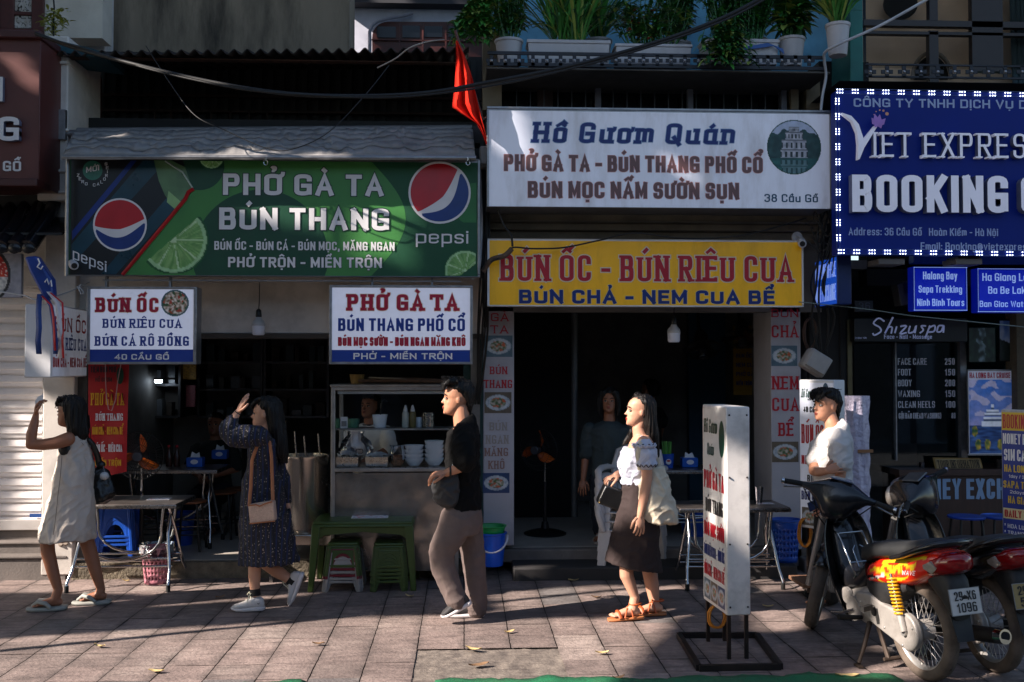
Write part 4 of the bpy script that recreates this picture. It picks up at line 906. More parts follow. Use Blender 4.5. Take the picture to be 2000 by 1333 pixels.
# hanging bulbs
def bulb(px,py,Y,lab,ytop):
 c=P(px,py,Y); k=Y/2000; r=T('hanging_bulb',lab,'light bulb',c,'hanging bulbs'); W_=M('bulb plastic',(176,172,170),.45,dirt=.2); D_=M('bulb diffuser',(206,206,214),.35)
 mb=MB(); mb.lathe([(.0,-15*k),(10*k,-15*k),(12*k,-12*k),(12.5*k,3*k)],c,n=20,m=D_); mb.build('diffuser',r,smooth=50)
 mb=MB(); mb.lathe([(12.8*k,3*k),(13*k,6*k),(12*k,10*k),(6*k,17*k),(5*k,21*k),(0,21*k)],c,n=20,m=W_)
 for j in range(20):a=2*pi*j/20; mb.bar(c+Vector((12.7*k*cos(a),12.7*k*sin(a),4*k)),c+Vector((9*k*cos(a),9*k*sin(a),14*k)),.004,.004,W_)
 mb.build('housing',r,smooth=50); mb=MB(); mb.lathe([(5.5*k,20*k),(6*k,22*k),(5*k,33*k),(2*k,36*k)],c,n=14,m=BLKP); mb.tube([c+Vector((0,0,34*k)),c+Vector((.004,.003,50*k)),P(px+2,ytop,Y)],.004,6,CABLE); mb.build('socket',r)
bulb(505,640,8.75,'white bulb hanging below the cream lintel left of the cart',552); bulb(1316,654,8.8,'white bulb hanging below the yellow sign',600)
# cables
def cable(lab,pts,rr=.008,m=None):
 out=[]; q=[P(*p)for p in pts]; n=len(q)
 for i in range(n-1):
  for k in range(8):
   t=k/8; a,b,c,d=q[max(0,i-1)],q[i],q[i+1],q[min(n-1,i+2)]
   out.append(.5*((2*b)+(c-a)*t+(2*a-5*b+4*c-d)*t*t+(3*b-a-3*c+d)*t**3))
 out.append(q[-1]); mb=MB(); mb.tube(out,rr,7,m or CABLE); o=mb.build('cable',smooth=80); return tag(o,lab,'cable')
cable('thick black cable sagging across the whole street front from the maroon sign',[(70,66,8.2),(150,95,8.1),(270,128,7.9),(420,162,7.8),(560,183,7.7),(700,188,7.7),(830,182,7.7),(950,162,7.7),(1120,128,7.7),(1290,80,7.7),(1410,36,7.7),(1500,-10,7.7)],.016)
cable('second cable twisted beside the thick sagging one',[(74,70,8.15),(180,100,8.05),(300,138,7.85),(470,174,7.7),(620,187,7.65),(780,190,7.65),(960,168,7.65),(1150,126,7.65),(1300,82,7.65),(1420,38,7.65),(1510,-10,7.65)],.008)
cable('thin wire drooping in front of the grey awning',[(285,90,8.4),(330,160,8.2),(380,225,8.0),(440,255,7.95),(520,290,7.95),(570,292,7.95),(640,260,8.0),(710,190,8.2),(760,128,8.5)],.004)
WCAB=M('grey white conduit',(170,172,178),.45)
cable('pale conduit rising to the right above the blue agency sign',[(1601,240,8.5),(1606,190,8.5),(1613,150,8.5),(1610,118,8.45),(1612,102,8.4),(1640,86,8.3),(1720,50,8.2),(1820,-6,8.1)],.012,WCAB)
cable('pale conduit running down beside the green banner',[(937,320,8.5),(940,420,8.5),(938,500,8.45),(932,535,8.4),(920,545,8.4)],.013,WCAB)
cable('pale dry vine curling in front of the rear window',[(737,133,8.6),(772,115,8.55),(800,94,8.5),(835,82,8.5),(868,78,8.55)],.006,M('dry vine',(170,160,150),.8))
cable('string of wire looped over the yellow sign',[(958,512,8.3),(985,500,8.3),(1002,484,8.3),(1040,486,8.32),(1100,484,8.32),(1170,470,8.32),(1240,456,8.3),(1330,466,8.3),(1440,462,8.35),(1530,440,8.4),(1575,426,8.4)],.007)
cable('wire hanging at the left end of the yellow sign',[(972,410,8.3),(984,440,8.3),(998,460,8.3),(1001,482,8.3)],.009)
cable('thin wire crossing in front of the spa sign',[(1560,590,8.4),(1690,604,8.3),(1780,617,8.2),(1900,629,8.1),(2030,642,8.0)],.004,M('pale wire',(110,124,120),.5))
cable('white twisted cord between the shutter and the ribbons',[(-40,565,8.5),(40,576,8.4),(75,586,8.3),(130,572,8.5),(175,552,8.6)],.006,WCAB)
for i,(x0,x1)in enumerate(((1618,1606),(1626,1612),(1610,1622),(1600,1596),(1632,1618))):
 cable('black cable in the bundle between the yellow and blue signs, strand '+('one','two','three','four','five')[i]+' from its left' if False else('limp','taut','crossing','bowed','outermost')[i]+' black cable in the bundle between the yellow and blue signs',[(x0,400,8.5),(x1-8+6*i,450,8.45),(x1+4*(i-2),500,8.45),(x1-12,560,8.5),(x1-20+8*i,620,8.6),(x1-8,690,8.7)],.009)
for i in range(7):
 x=938+i*2.2; rnd=random.Random(i); cable(('loose','straight','kinked','thin','slack','tight','drooping')[i]+' black wire in the bundle running down left of the yellow sign',[(x,330,8.6),(x+rnd.uniform(-5,5),400,8.55),(x+rnd.uniform(-7,7),470,8.5),(x+rnd.uniform(-6,5),560,8.5),(x+rnd.uniform(-8,3),660,8.8),(936+rnd.uniform(-8,3),790,8.95)],rnd.uniform(.005,.01))
for i in range(6):
 rnd=random.Random(20+i); cable(('upper','second','frayed','curling','short','lowest')[i]+' stray wire in the tangle above the sideways blue exchange sign',[(1570+rnd.uniform(0,20),430+i*8,8.35),(1590+rnd.uniform(-8,8),415+i*16,8.3),(1612+rnd.uniform(-6,6),450+i*13+rnd.uniform(-14,14),8.3),(1628,440+i*12,8.2),(1618+rnd.uniform(-9,9),490+i*9,8.2)],.005)
cable('brown bark like strap wound at the left end of the yellow sign',[(944,530,8.4),(960,508,8.34),(985,500,8.3),(1000,486,8.3)],.022,BARKM if 'BARKM' in globals()else M('frayed tape',(84,70,60),.9,0,.3,30,bump=.6))
def coil(px,py,rx,ry,Y,n,m,lab,seed=1):
 rnd=random.Random(seed); pts=[]
 for i in range(n*16+1):a=2*pi*i/16; j=i//16; pts.append(P(px+(rx+rnd.uniform(-.08,.08)*rx)*cos(a)+2*sin(j*2),py+(ry+rnd.uniform(-.06,.06)*ry)*sin(a),Y-.01*j))
 mb=MB(); mb.tube(pts,.006,6,m); return tag(mb.build('cable_coil',smooth=80),lab,'cable')
coil(1582,652,12,30,8.75,5,M('brown cable',(62,40,30),.6),'brown cable coil hanging above the grey meter box')
ORC=M('orange cord',(190,120,30),.55)
coil(1400,1205,16,22,6.55,8,ORC,'orange extension cord bundled under the upright sign board',4)
coil(1572,1040,12,28,8.1,5,ORC,'orange cord hanging under the leaning menu board',6)
# meters
def meter(q,Y,lab,rot,d=.14):
 c=P((q[0]+q[2])/2,(q[1]+q[3])/2,Y); r=T('meter_box',lab,'meter box',c,'electric meter boxes'); a=P(q[0],q[1],Y); b=P(q[2],q[3],Y); w_,h_=abs(b.x-a.x)/2,abs(a.z-b.z)/2; MG=M('meter grey',(150,148,146),.5,dirt=.4,dcol=(90,84,78))
 ax=Vector((cos(rot),0,sin(rot))); az=Vector((-sin(rot),0,cos(rot))); mb=MB(); mb.obox(c,ax*w_,Vector((0,d/2,0)),az*h_,MG); mb.build('case',r,bevel=.02); mb=MB(); mb.obox(c+Vector((0,-d/2-.015,0))+az*h_*.05,ax*w_*.9,Vector((0,.016,0)),az*h_*.85,MG); mb.build('lid',r,bevel=.012)
meter((936,288,958,330),8.45,'small pale meter box left of the white sign',0); meter((1568,688,1616,730),8.6,'grey meter box hanging crooked above the menu board',-.55)
mb=MB();
# hanging coat hanger by the light box
mb=MB(); mb.tube([P(x,y,8.35)for x,y in((150,560),(156,562),(163,570),(163,574),(159,575),(154,566),(155,558),(160,556))],.005,6,WCAB); tag(mb.build('coat_hanger'),'white coat hanger hook beside the noodle picture box','hanger')
# ribbons and blue packet over the projecting box
r=T('ribbon_streamer','blue packet with blue, red and white ribbons hung over the jutting light box','ribbon',at(95,590,7.9)); mb=MB(); BP=M('blue foil packet',(22,54,130),.3,.1,.3,6)
q=[P(x,y,7.9)for x,y in((46,502),(70,499),(100,545),(103,578),(84,588),(78,572),(56,530))]; mb.prism(q,(0,.1,0),BP); pk=mb.build('packet',r,bevel=.02,segs=3)
mb=MB(); pnq=front(40,500,110,600,7.892)
for st in([(74,505),(78,514),(73,522),(80,526),(84,520)],[(88,552),(92,545),(96,556),(100,548),(102,560)]):mb.tube([pnq.pt(x,y,.01)for x,y in st],.006,5,INKW)
mb.build('lettering',pk)
def ribbon(pts,w_,m,nm,Y=7.88):
 mb=MB(); K=len(pts);
 for i,(x,y)in enumerate(pts):
  z=.02*sin(i*1.3+x); a=P(x-w_/2,y,Y+z); b=P(x+w_/2,y,Y+z+.015*cos(i)); mb.v+=[a,b]
 for i in range(K-1):mb.f.append([2*i,2*i+1,2*i+3,2*i+2]); mb.m.append(mb.mi(m))
 o=mb.build(nm,r,smooth=80); s_=o.modifiers.new('s','SOLIDIFY'); s_.thickness=.003
RB=M('ribbon blue',(22,60,130),.5,0,.2,9); RR=M('ribbon red',(186,20,30),.45); RWh=M('ribbon white',(206,204,210),.5)
ribbon([(78,575),(76,590),(75,610),(76,640),(74,665),(76,692)],11,RB,'ribbon'); ribbon([(90,580),(100,600),(106,640),(108,670),(108,692)],9,RB,'ribbon'); ribbon([(95,570),(112,592),(116,630),(118,665),(117,700)],9,RWh,'ribbon',7.86); ribbon([(98,572),(122,592),(124,630),(122,665),(124,700)],4,RR,'ribbon',7.85); ribbon([(82,578),(100,596),(104,620),(106,660),(107,685)],4,RR,'ribbon',7.84)
# red hanging banner
r=T('hanging_banner','tall red hanging banner with yellow and white lettering','banner',at(208,930,8.7)); RBAN=M('red banner cloth',(170,12,20),.6,0,.15,5)
pan=front(170,712,250,932,8.7); mb=MB(); n=24
for j in range(n+1):
 for i in range(13):t=i/12; v=j/n; ww=1-.08*v; mb.v.append(pan.pt(170+80*((t-.5)*ww+.5),712+218*v-8*v*t*2+8*v,.012*sin(t*6+v*4)*v))
for j in range(n):
 for i in range(12):q=j*13+i; mb.f.append([q,q+1,q+14,q+13]); mb.m.append(mb.mi(RBAN))
mb.build('cloth',r,smooth=80)
mb=MB(); YI=ink('banner yellow',(206,150,20))
for i,(t,a,b,c,d,m)in enumerate((('TIỆM BÚN PHỞ',176,226,716,728,INKBK),('HỒ GƯƠM',186,218,738,746,INKBK),('PHỞ GÀ TA',177,243,768,792,YI),('BÚN THANG',187,241,808,822,INKW),('BÚN CHẢ - NEM CUA BỂ',181,241,834,849,YI),('BÚN ỐC - RIÊU CUA',185,240,868,883,INKW),('MIẾN TRỘN',187,238,898,910,YI))):txt(mb,pan,t,a,b,c,d,m,off=.012,serif=.02 if i in(2,3)else 0,d=.022)
mb.poly(circle(pan,234,734,7,.02,24,17),DGREEN); mb.build('lettering',r)
mb=MB(); mb.tube([P(x,y,8.66)for x,y in((206,705),(206,740),(208,775),(212,800),(218,803),(226,780),(230,745),(236,712))],.004,6,M('pinkish cord',(180,140,140),.6)); mb.build('cord',r)
# red flag
r=T('flag','red flag hanging furled from a pole beside the white sign','flag',at(940,280,8.1)); FR=M('flag red',(206,40,26),.85,0,.12,8,spec=.1); mb=MB(); n=30
Lp=[(890,80),(891,120),(888,170),(883,210),(905,225),(930,240),(942,262),(949,282)]; Rp=[(893,80),(908,110),(922,150),(932,195),(940,230),(946,250),(950,268),(951,283)]
def samp(L_,t):
 t*=len(L_)-1; i=min(len(L_)-2,int(t)); f=t-i; return(L_[i][0]*(1-f)+L_[i+1][0]*f,L_[i][1]*(1-f)+L_[i+1][1]*f)
for j in range(n+1):
 a,b=samp(Lp,j/n),samp(Rp,j/n)
 for i in range(13):t=i/12; w_=min(1,abs(b[0]-a[0])/30); mb.v.append(P(a[0]*(1-t)+b[0]*t,a[1]*(1-t)+b[1]*t,8.1+.05*w_*sin(t*13+j*.2)+.03*w_*nz(t*3,j*.12,1)))
for j in range(n):
 for i in range(12):q=j*13+i; mb.f.append([q,q+1,q+14,q+13]); mb.m.append(mb.mi(FR))
o=mb.build('cloth',r,smooth=80); o.modifiers.new('s','SOLIDIFY').thickness=.002
mb=MB(); mb.tube([P(889,60,8.12),P(943,235,8.2),P(955,225,8.4)],.012,8,M('flag pole',(90,50,44),.5)); mb.build('pole',r)
# ================================================================== balcony plants
LFG=[M('leaf green',(62,126,50),.42,0,.3,9),M('leaf dark green',(38,88,44),.42,0,.3,9),M('leaf yellow green',(128,146,66),.5,0,.3,9)]
POTW=M('white pot',(184,182,186),.5,0,.06,5,dirt=.4,dcol=(120,108,92)); SOIL=M('potting soil',(48,36,28),.95,0,.4,30,bump=.6)
def leafquad(mb,p,d,ln,wd,up=None,droop=.3,m=None,seg=4):
 d=d.normalized(); s=d.cross(up or Vector((0,0,1))); s=s.normalized()if s.length>.05 else Vector((1,0,0)); nrm=s.cross(d); vs=[]; q=Vector(p)
 for i in range(seg+1):
  t=i/seg; w_=wd*(sin(pi*min(1,t*.9+.1))**.8)*(1-t*.15)if i<seg else wd*.05; c=q+d*ln*t+Vector((0,0,-droop*ln*t*t)); vs+=[c-s*w_/2+nrm*w_*.12,c,c+s*w_/2+nrm*w_*.12]
 fs=[]
 for i in range(seg):
  for k in(0,1):fs.append((i*3+k,i*3+k+1,i*3+k+4,i*3+k+3))
 mb.add(vs,fs,m)
def foliage(kind,base,w_,h_,seed,dens=1.0):
 rnd=random.Random(seed); mb=MB(); ms=LFG
 if kind=='blade':
  for i in range(int(60*dens)):
   a=rnd.uniform(0,2*pi); t=rnd.random(); d=Vector((cos(a)*(.25+.6*t),sin(a)*(.2+.4*t),1)); leafquad(mb,base+Vector((rnd.uniform(-1,1)*w_*.18,rnd.uniform(-1,1)*.06,0)),d,h_*rnd.uniform(.6,1.25),.022+.01*rnd.random(),droop=rnd.uniform(.1,.7),m=ms[rnd.choice((0,0,1,2))],seg=6)
 else:
  big=kind=='broad'
  nst=int((14 if big else 22)*dens)
  for i in range(nst):
   x=rnd.uniform(-1,1)*w_*.45; top=base+Vector((x*1.25+rnd.uniform(-.05,.05),rnd.uniform(-.1,.1),h_*rnd.uniform(.5,1))); b0=base+Vector((x*.7,rnd.uniform(-.05,.05),0)); mid=(b0+top)/2+Vector((rnd.uniform(-.04,.04),0,0)); mb.tube([b0,mid,top],[.006,.005,.002],5,ms[1])
   for k in range(int(7 if big else 15)):
    t=rnd.uniform(.25,1); p=b0.lerp(mid,t*2)if t<.5 else mid.lerp(top,t*2-1); a=rnd.uniform(0,2*pi); d=Vector((cos(a),sin(a)*.8,rnd.uniform(-.3,.7)))
    leafquad(mb,p,d,(.15 if big else.085)*rnd.uniform(.6,1.2),(.065 if big else.034)*rnd.uniform(.7,1.2),droop=.35,m=ms[rnd.choice((0,0,1,1,2 if kind!='dark' else 1))])
 return mb
def potted(lab,cat,q,Y,kind,h_,seed,round_=True,dens=1.0,extra=None,grp='plants on the balcony'):
 x0,y0,x1,y1=q; c=P((x0+x1)/2,y1,Y); a=P(x0,y0,Y); b=P(x1,y0,Y); w_=b.x-a.x; hh=a.z-c.z; root=T('potted_plant',lab,cat,c,grp); mb=MB()
 if round_:mb.lathe([(w_*.36,0),(w_*.42,hh*.5),(w_*.47,hh*.9),(w_*.5,hh*.9),(w_*.51,hh),(w_*.46,hh),(w_*.45,hh*.92),(0,hh*.92)],c,n=26,m=POTW)
 else:
  dd=.2; mb.loft([[c+Vector((sx*w_*.47,sy*dd*.45,0))for sx,sy in((-1,-1),(1,-1),(1,1),(-1,1))],[c+Vector((sx*w_*.485,sy*dd*.5,hh*.85))for sx,sy in((-1,-1),(1,-1),(1,1),(-1,1))]],POTW); mb.box(c.x-w_*.5,c.x+w_*.5,c.y-dd*.53,c.y+dd*.53,c.z+hh*.85,c.z+hh,POTW)
 mb.build('planter' if not round_ else 'pot',root,bevel=.006)
 mb=foliage(kind,Vector((c.x,c.y,c.z+hh*.95)),w_,h_,seed,dens)
 if extra:extra(mb,Vector((c.x,c.y,c.z+hh)),w_)
 mb.build('foliage',root,smooth=0); return root
def redtips(mb,b,w_):
 rnd=random.Random(5); rd=M('red bract',(150,44,30),.5,0,.2,9)
 for i in range(26):p=b+Vector((rnd.uniform(-.35,.1)*w_,rnd.uniform(-.08,.08),rnd.uniform(.05,.3))); a=rnd.uniform(0,6.3); leafquad(mb,p,Vector((cos(a),sin(a),.5)),.06,.03,m=rd)
potted('round white pot with bushy climber at the left end of the balcony','potted plant',(966,80,1022,132),8.75,'bush',.62,1,dens=2.4)
potted('long white planter of tall strappy lilies at the left of the balcony','planter',(1028,84,1190,132),8.75,'blade',.85,2,False,2.4)
potted('long white planter with red tipped crotons in the balcony middle','planter',(1198,92,1348,132),8.75,'bush',.5,3,False,2.4,redtips)
potted('long white planter with dense dark shrubs under blue plastic','planter',(1368,82,1516,132),8.75,'dark',.95,4,False,5.0)
potted('round white pot of variegated broad leaves at the right of the balcony','potted plant',(1520,76,1572,132),8.75,'broad',.6,5,dens=4.0)
r=potted('white pot of spiky leaves hung on the rail by the teal pillar','potted plant',(1613,48,1660,110),8.45,'blade',.7,6,dens=1.8)
potted('small pot of broad leaves behind the lily planter','potted plant',(1090,70,1140,120),9.05,'broad',.5,8,dens=3)
potted('tall strap leaved plant behind the planters near the balcony middle','potted plant',(1140,80,1196,130),9.1,'blade',.95,9,dens=2)
potted('leafy shrub in a back row pot near the right of the balcony','potted plant',(1440,80,1500,130),9.1,'dark',1.1,10,dens=4)
potted('narrow shrub in a back row pot between the crotons and the dark shrubs','potted plant',(1300,85,1350,130),9.1,'dark',.8,12,dens=2.6)
r=T('trailing_plant','leafy stems spilling over the railing from the dark shrub planter','plant',at(1420,100,8.45),'plants on the balcony'); mb=MB(); rnd=random.Random(31)
for i in range(34):
 x=1385+rnd.gauss(30,22); p0,p1,p2=P(x,60+rnd.uniform(-40,10),8.6),P(x+rnd.uniform(-14,14),84,8.45),P(x+rnd.uniform(-20,20),92+rnd.uniform(0,36),8.4); mb.tube([p0,p1,p2],.004,5,LFG[1])
 for k in range(16):t=rnd.random(); p=p0.lerp(p1,t*2)if t<.5 else p1.lerp(p2,t*2-1); a=rnd.uniform(0,6.3); leafquad(mb,p,Vector((cos(a),-abs(sin(a)),rnd.uniform(-.8,.4))),rnd.uniform(.07,.12),rnd.uniform(.03,.045),m=LFG[rnd.choice((0,1,1,2))])
mb.build('foliage',r,smooth=0)
r=T('trailing_vine','climbing vine hanging over the flag at the left end of the balcony','vine',at(895,130,8.5)); mb=MB(); rnd=random.Random(8)
for i in range(52):
 x=rnd.uniform(872,965); pts=[P(940+rnd.uniform(-20,30),-20,8.5),P((940+x)/2,20+rnd.uniform(-10,20),8.45),P(x,40+rnd.uniform(0,40 if x>900 else 75),8.42)]; mb.tube(pts,.004,5,LFG[1])
 for k in range(26):t=rnd.random(); p=pts[0].lerp(pts[1],t*2)if t<.5 else pts[1].lerp(pts[2],t*2-1); a=rnd.uniform(0,6.3); leafquad(mb,p,Vector((cos(a),sin(a)*.8,rnd.uniform(-.6,.5))),rnd.uniform(.04,.09),rnd.uniform(.025,.045),m=LFG[rnd.choice((0,0,1,2))])
mb.build('foliage',r,smooth=0)
r=T('sapling','small sunlit yellow green sapling on the ledge at the upper left','plant',at(105,72,9.3)); mb=MB(); rnd=random.Random(9); c0=P(105,72,9.3); ly=M('sunlit yellow leaf',(150,150,40),.5,0,.25,9); mb.tube([c0,P(104,45,9.3),P(106,15,9.3),P(103,-20,9.3)],.008,6,BLKP)
for i in range(130):
 p=P(104+rnd.gauss(0,13),40+rnd.gauss(0,16),9.3+rnd.uniform(-.1,.1)); a=rnd.uniform(0,6.3); leafquad(mb,p,Vector((cos(a),sin(a),rnd.uniform(-.5,.3))),rnd.uniform(.04,.08),.028,m=ly if rnd.random()<.7 else LFG[2])
mb.build('foliage',r,smooth=0)
mb=MB(); q=[P(x,y,8.62)for x,y in((1372,88),(1440,94),(1500,84),(1530,96),(1532,106),(1512,90),(1450,99),(1380,96))]; mb.prism(q,(0,.01,0),M('blue plastic sheet',(28,80,150),.4)); tag(mb.build('plastic_sheet'),'strip of blue plastic draped over the dark shrub planter','plastic sheet')
# ================================================================== poster columns
def column(lab,q,Y,rows,side=None):
 x0,y0,x1,y1=q; c=P((x0+x1)/2,y1,Y); root=T('poster_column',lab,'column',(c.x,Y+.15,c.z),'poster columns'); mb=MB(); mb.pbox(x0,y0,x1,y1,Y,Y+.3,M('column laminate',(168,166,172),.45,0,.06,4,dirt=.35,dcol=(100,92,84),dscale=1.6)); mb.build('shaft',root,bevel=.006)
 pan=front(x0,y0,x1,y1,Y); mb=MB()
 for t,a,b,u,v,m in rows:
  if m is None:continue
  txt(mb,pan,t,a,b,u,v,m,off=.018,serif=.02,slab=.12)
 mb.build('lettering',root)
 for t,a,b,u,v,m in rows:
  if m is None:pic('food_picture',pan,(a,u,b,v),36,30,lambda U,V,s=t:plate(U,V,s),root,pm,.003)
 return root,pan
def plate(u,v,seed):
 x,y=(u-.5),(v-.5); r_=sqrt(x*x+y*y*1.5); n=nz(u,v,10,seed)
 if r_<.3:return mixc((170,160,150),(60,84,50),.5+n*1.4)if nz(u,v,8,seed+3)<.2 else(180,84,50)
 if r_<.46:return mixc((170,176,184),(100,120,136),max(0,n)+.3*(r_>.42))
 return((74,96,110),(88,78,66),(30,56,96))[seed%3]
FADE=ink('faded lettering',(150,142,136)); FD2=ink('half faded lettering',(140,108,98))
column('white poster column with faded red menu lettering left of the doorway',(944,598,1004,1066),9.0,[('GÀ',958,994,612,628,RED),('TA',958,993,636,652,RED),(0,946,1001,656,698,None),('BÚN',956,991,717,732,RED),('THANG',945,1001,743,759,RED),(1,946,999,767,808,None),('BÚN',955,991,826,842,FADE),('NGAN',948,994,851,868,FADE),('MĂNG',946,993,876,892,FD2),('KHÔ',953,986,901,917,FD2),(2,943,995,925,964,None)])
rt,pan=column('white poster column with bold red menu lettering right of the doorway',(1505,598,1567,1106),9.0,[('BÚN',1509,1563,604,620,RED),('CHẢ',1509,1563,636,660,RED),(0,1509,1560,676,716,None),('NEM',1509,1563,736,762,RED),('CUA',1509,1563,778,804,RED),('BỂ',1521,1552,827,853,RED),(1,1509,1561,864,904,None)])
mb=MB(); mb.pbox(1490,598,1505,1106,9.35,9.4,M('column laminate')); a=P(1505,1000,9.02); b=P(1491,1000,9.6); z0=P(1500,1106,9.3).z; z1=P(1500,598,9.3).z; mb.obox(((a.x+b.x)/2-.01,9.31,(z0+z1)/2),Vector((.02,0,0)),Vector((0,.29,0)),Vector((0,0,(z1-z0)/2)),M('column laminate')); mb.build('side_panel',rt)
# ================================================================== upright sign board on a steel stand
bl=G(1374,1255); bl=P(1374,1176,6.6); br=P(1424,1210,6.15)
bl=Vector((P(1374,1170,6.62).x,6.62,P(1374,1170,6.62).z)); br=Vector((P(1420,1214,6.16).x,6.16,bl.z)); hh=P(1374,790,6.62).z-bl.z
s,pan=slabsign('sign_board','worn white upright menu board on a steel frame on the pavement',bl,br,hh,.15,M('scuffed white board',(214,211,208),.4,0,.06,3,dirt=.3,dcol=(120,112,104),dscale=3),M('scuffed board edge',(218,213,209),.45,0,.1,4,dirt=.45,dcol=(70,62,58),dscale=3.2),(0,0,100,100),'sign board')
mb=MB(); txt(mb,pan,'Hồ Gươm',8,66,7,14,DGREEN,off=.01,serif=.02,shear=.1); txt(mb,pan,'Quán',22,52,19,25,DGREEN,off=.01,serif=.02,shear=.1); mb.poly(circle(pan,84,16,11,.004,24,9),DGREEN)
for t,a,b,u,v,m in(('PHỞ GÀ TA',8,92,33,42,RED),('BÚN THANG',14,88,47,54,INKBK),('BÚN MỌC SƯỜN',8,93,59,66,RED),('BÚN RIÊU CUA - BÚN ỐC',7,93,70.5,76,NAVY),('BÚN CHẢ - NEM CUA BỂ',7,93,80,86,RED)):txt(mb,pan,t,a,b,u,v,m,off=.015)
mb.build('lettering',s)
for k in range(3):pic('food_picture',pan,(6+k*30,88,34+k*30,98),20,20,lambda u,v,k=k:plate(u,v,k),s,pm,.003)
N=pan.N; mb=MB(); ST=M('dark steel stand',(46,42,40),.5,.6,.3,9,dirt=.4,dcol=(90,54,34))
bolts=MB()
for e in(.03,.97):
 for t in(.04,.34,.66,.96):
  for sd in(.02,.13):c_=pan.O+pan.U*(1.0)+pan.V*t-N*sd; bolts.ell(c_+pan.U.normalized()*.004,(.006,.006,.006),8,5,ST)
bolts.build('bolt',s)
for e in(.06,.94):
 for sd in(.02,.13):c_=pan.O+pan.U*e-N*sd; mb.bar(Vector((c_.x,c_.y,.02)),Vector((c_.x,c_.y,bl.z+.02)),.022,.022,ST)
f0=G(1326,1246); f1=G(1365,1311); f2=G(1524,1308); f3=G(1478,1246)
for a,b in((f0,f1),(f1,f2),(f2,f3),(f3,f0)):mb.bar(a+Vector((0,0,.018)),b+Vector((0,0,.018)),.034,.034,ST)
mb.build('stand',s)
# second board leaning by the right column
bl=P(1563,1030,8.1); br=P(1632,1040,7.85); br.z=bl.z; hh=P(1563,742,8.1).z-bl.z
s,pan=slabsign('sign_board','clean white menu board on casters behind the man in the white shirt',bl,br,hh,.15,WSIGN,WHITE,(0,0,100,100),'sign board')
mb=MB(); txt(mb,pan,'Hồ Gươm Quán',6,64,6,12,DGREEN,off=.01,serif=.02,shear=.1); mb.poly(circle(pan,76,8,9,.004,20,6),TEALI); txt(mb,pan,'40 Cầu Gỗ',12,70,18,22,INKBK,off=.02)
for t,a,b,u,v,m in(('BÚN ỐC',6,70,30,43,RED),('NEM CUA BỂ',6,94,51,57,RED),('BÚN CHẢ',22,86,64,69,INKBK),('BÚN RIÊU CUA',5,95,75,81,NAVY)):txt(mb,pan,t,a,b,u,v,m,off=.02)
mb.build('lettering',s); pic('food_picture',pan,(6,86,50,98),20,16,lambda u,v:plate(u,v,1),s,pm,.003)
mb=MB()
for e in(.1,.9):c_=pan.O+pan.U*e-pan.N*.07; mb.bar(Vector((c_.x,c_.y,.1)),Vector((c_.x,c_.y,bl.z+.02)),.03,.03,ST)
mb.build('stand',s); mb=MB(); cc=pan.O+pan.U*.5-pan.N*.07; mb.box(cc.x-.22,cc.x+.2,cc.y-.18,cc.y+.18,.085,.115,M('worn plywood',(120,86,64),.8)); mb.build('base_board',s,bevel=.005); mb=MB()
for sx in(-.17,.15):mb.lathe([(.0,-.02),(.035,-.02),(.035,.02),(0,.02)],(cc.x+sx,cc.y-.15,.036),'y',16,RUB); mb.box(cc.x+sx-.02,cc.x+sx+.02,cc.y-.18,cc.y-.12,.05,.085,STEEL)
mb.build('caster',s)
# booking A board at the right edge
bl=P(1958,1062,7.0); br=P(2060,1075,6.7); br.z=bl.z; hh=P(1958,800,7.0).z-bl.z
s,pan=slabsign('sign_board','tall blue tour board with yellow header at the right edge',bl,br,hh,.06,M('board deep blue',(14,44,130),.4,0,.06),M('chipped white edge',(170,168,166),.6,0,.2,30,dirt=.6),(0,0,200,260),'sign board')
mb=MB(); YH=ink('header yellow',(206,170,40)); mb.poly([pan.pt(a,b,.003)for a,b in((4,40),(196,40),(196,5),(4,5))],YH)
for t,a,b,u,v,m in(('BOOKING OFFICE',8,250,9,36,RED),('MONEY EXCHANGE',8,240,46,66,INKW),('SIM CARD',12,130,76,98,INKW),('HA LONG BAY',12,160,106,120,YH),('1day / 2days - 1night',30,190,125,131,INKW),('SAPA TREKKING',8,190,137,151,YH),('2days - 1night',34,170,155,161,INKW),('HA GIANG LOOP',26,190,166,180,YH),('* HOA LU - TAM COC',10,190,220,228,INKW),('* TRANG AN - MUA',10,180,233,241,INKW),('* PERFUME PAGODA',10,190,246,254,INKW)):txt(mb,pan,t,a,min(b,196),u,v,m,off=.014)
mb.poly([pan.pt(a,b,.003)for a,b in((6,210),(150,210),(150,190),(6,190))],ink('pale yellow',(214,200,150))); txt(mb,pan,'DAILY TOUR',12,146,193,207,RED,off=.03,d=.006)
mb.build('lettering',s); mb=MB()
for e in(.04,.96):c_=pan.O+pan.U*e-pan.N*.03; mb.bar(Vector((c_.x,c_.y,0)),Vector((c_.x,c_.y,bl.z+.02)),.03,.03,ST)
mb.build('stand',s)
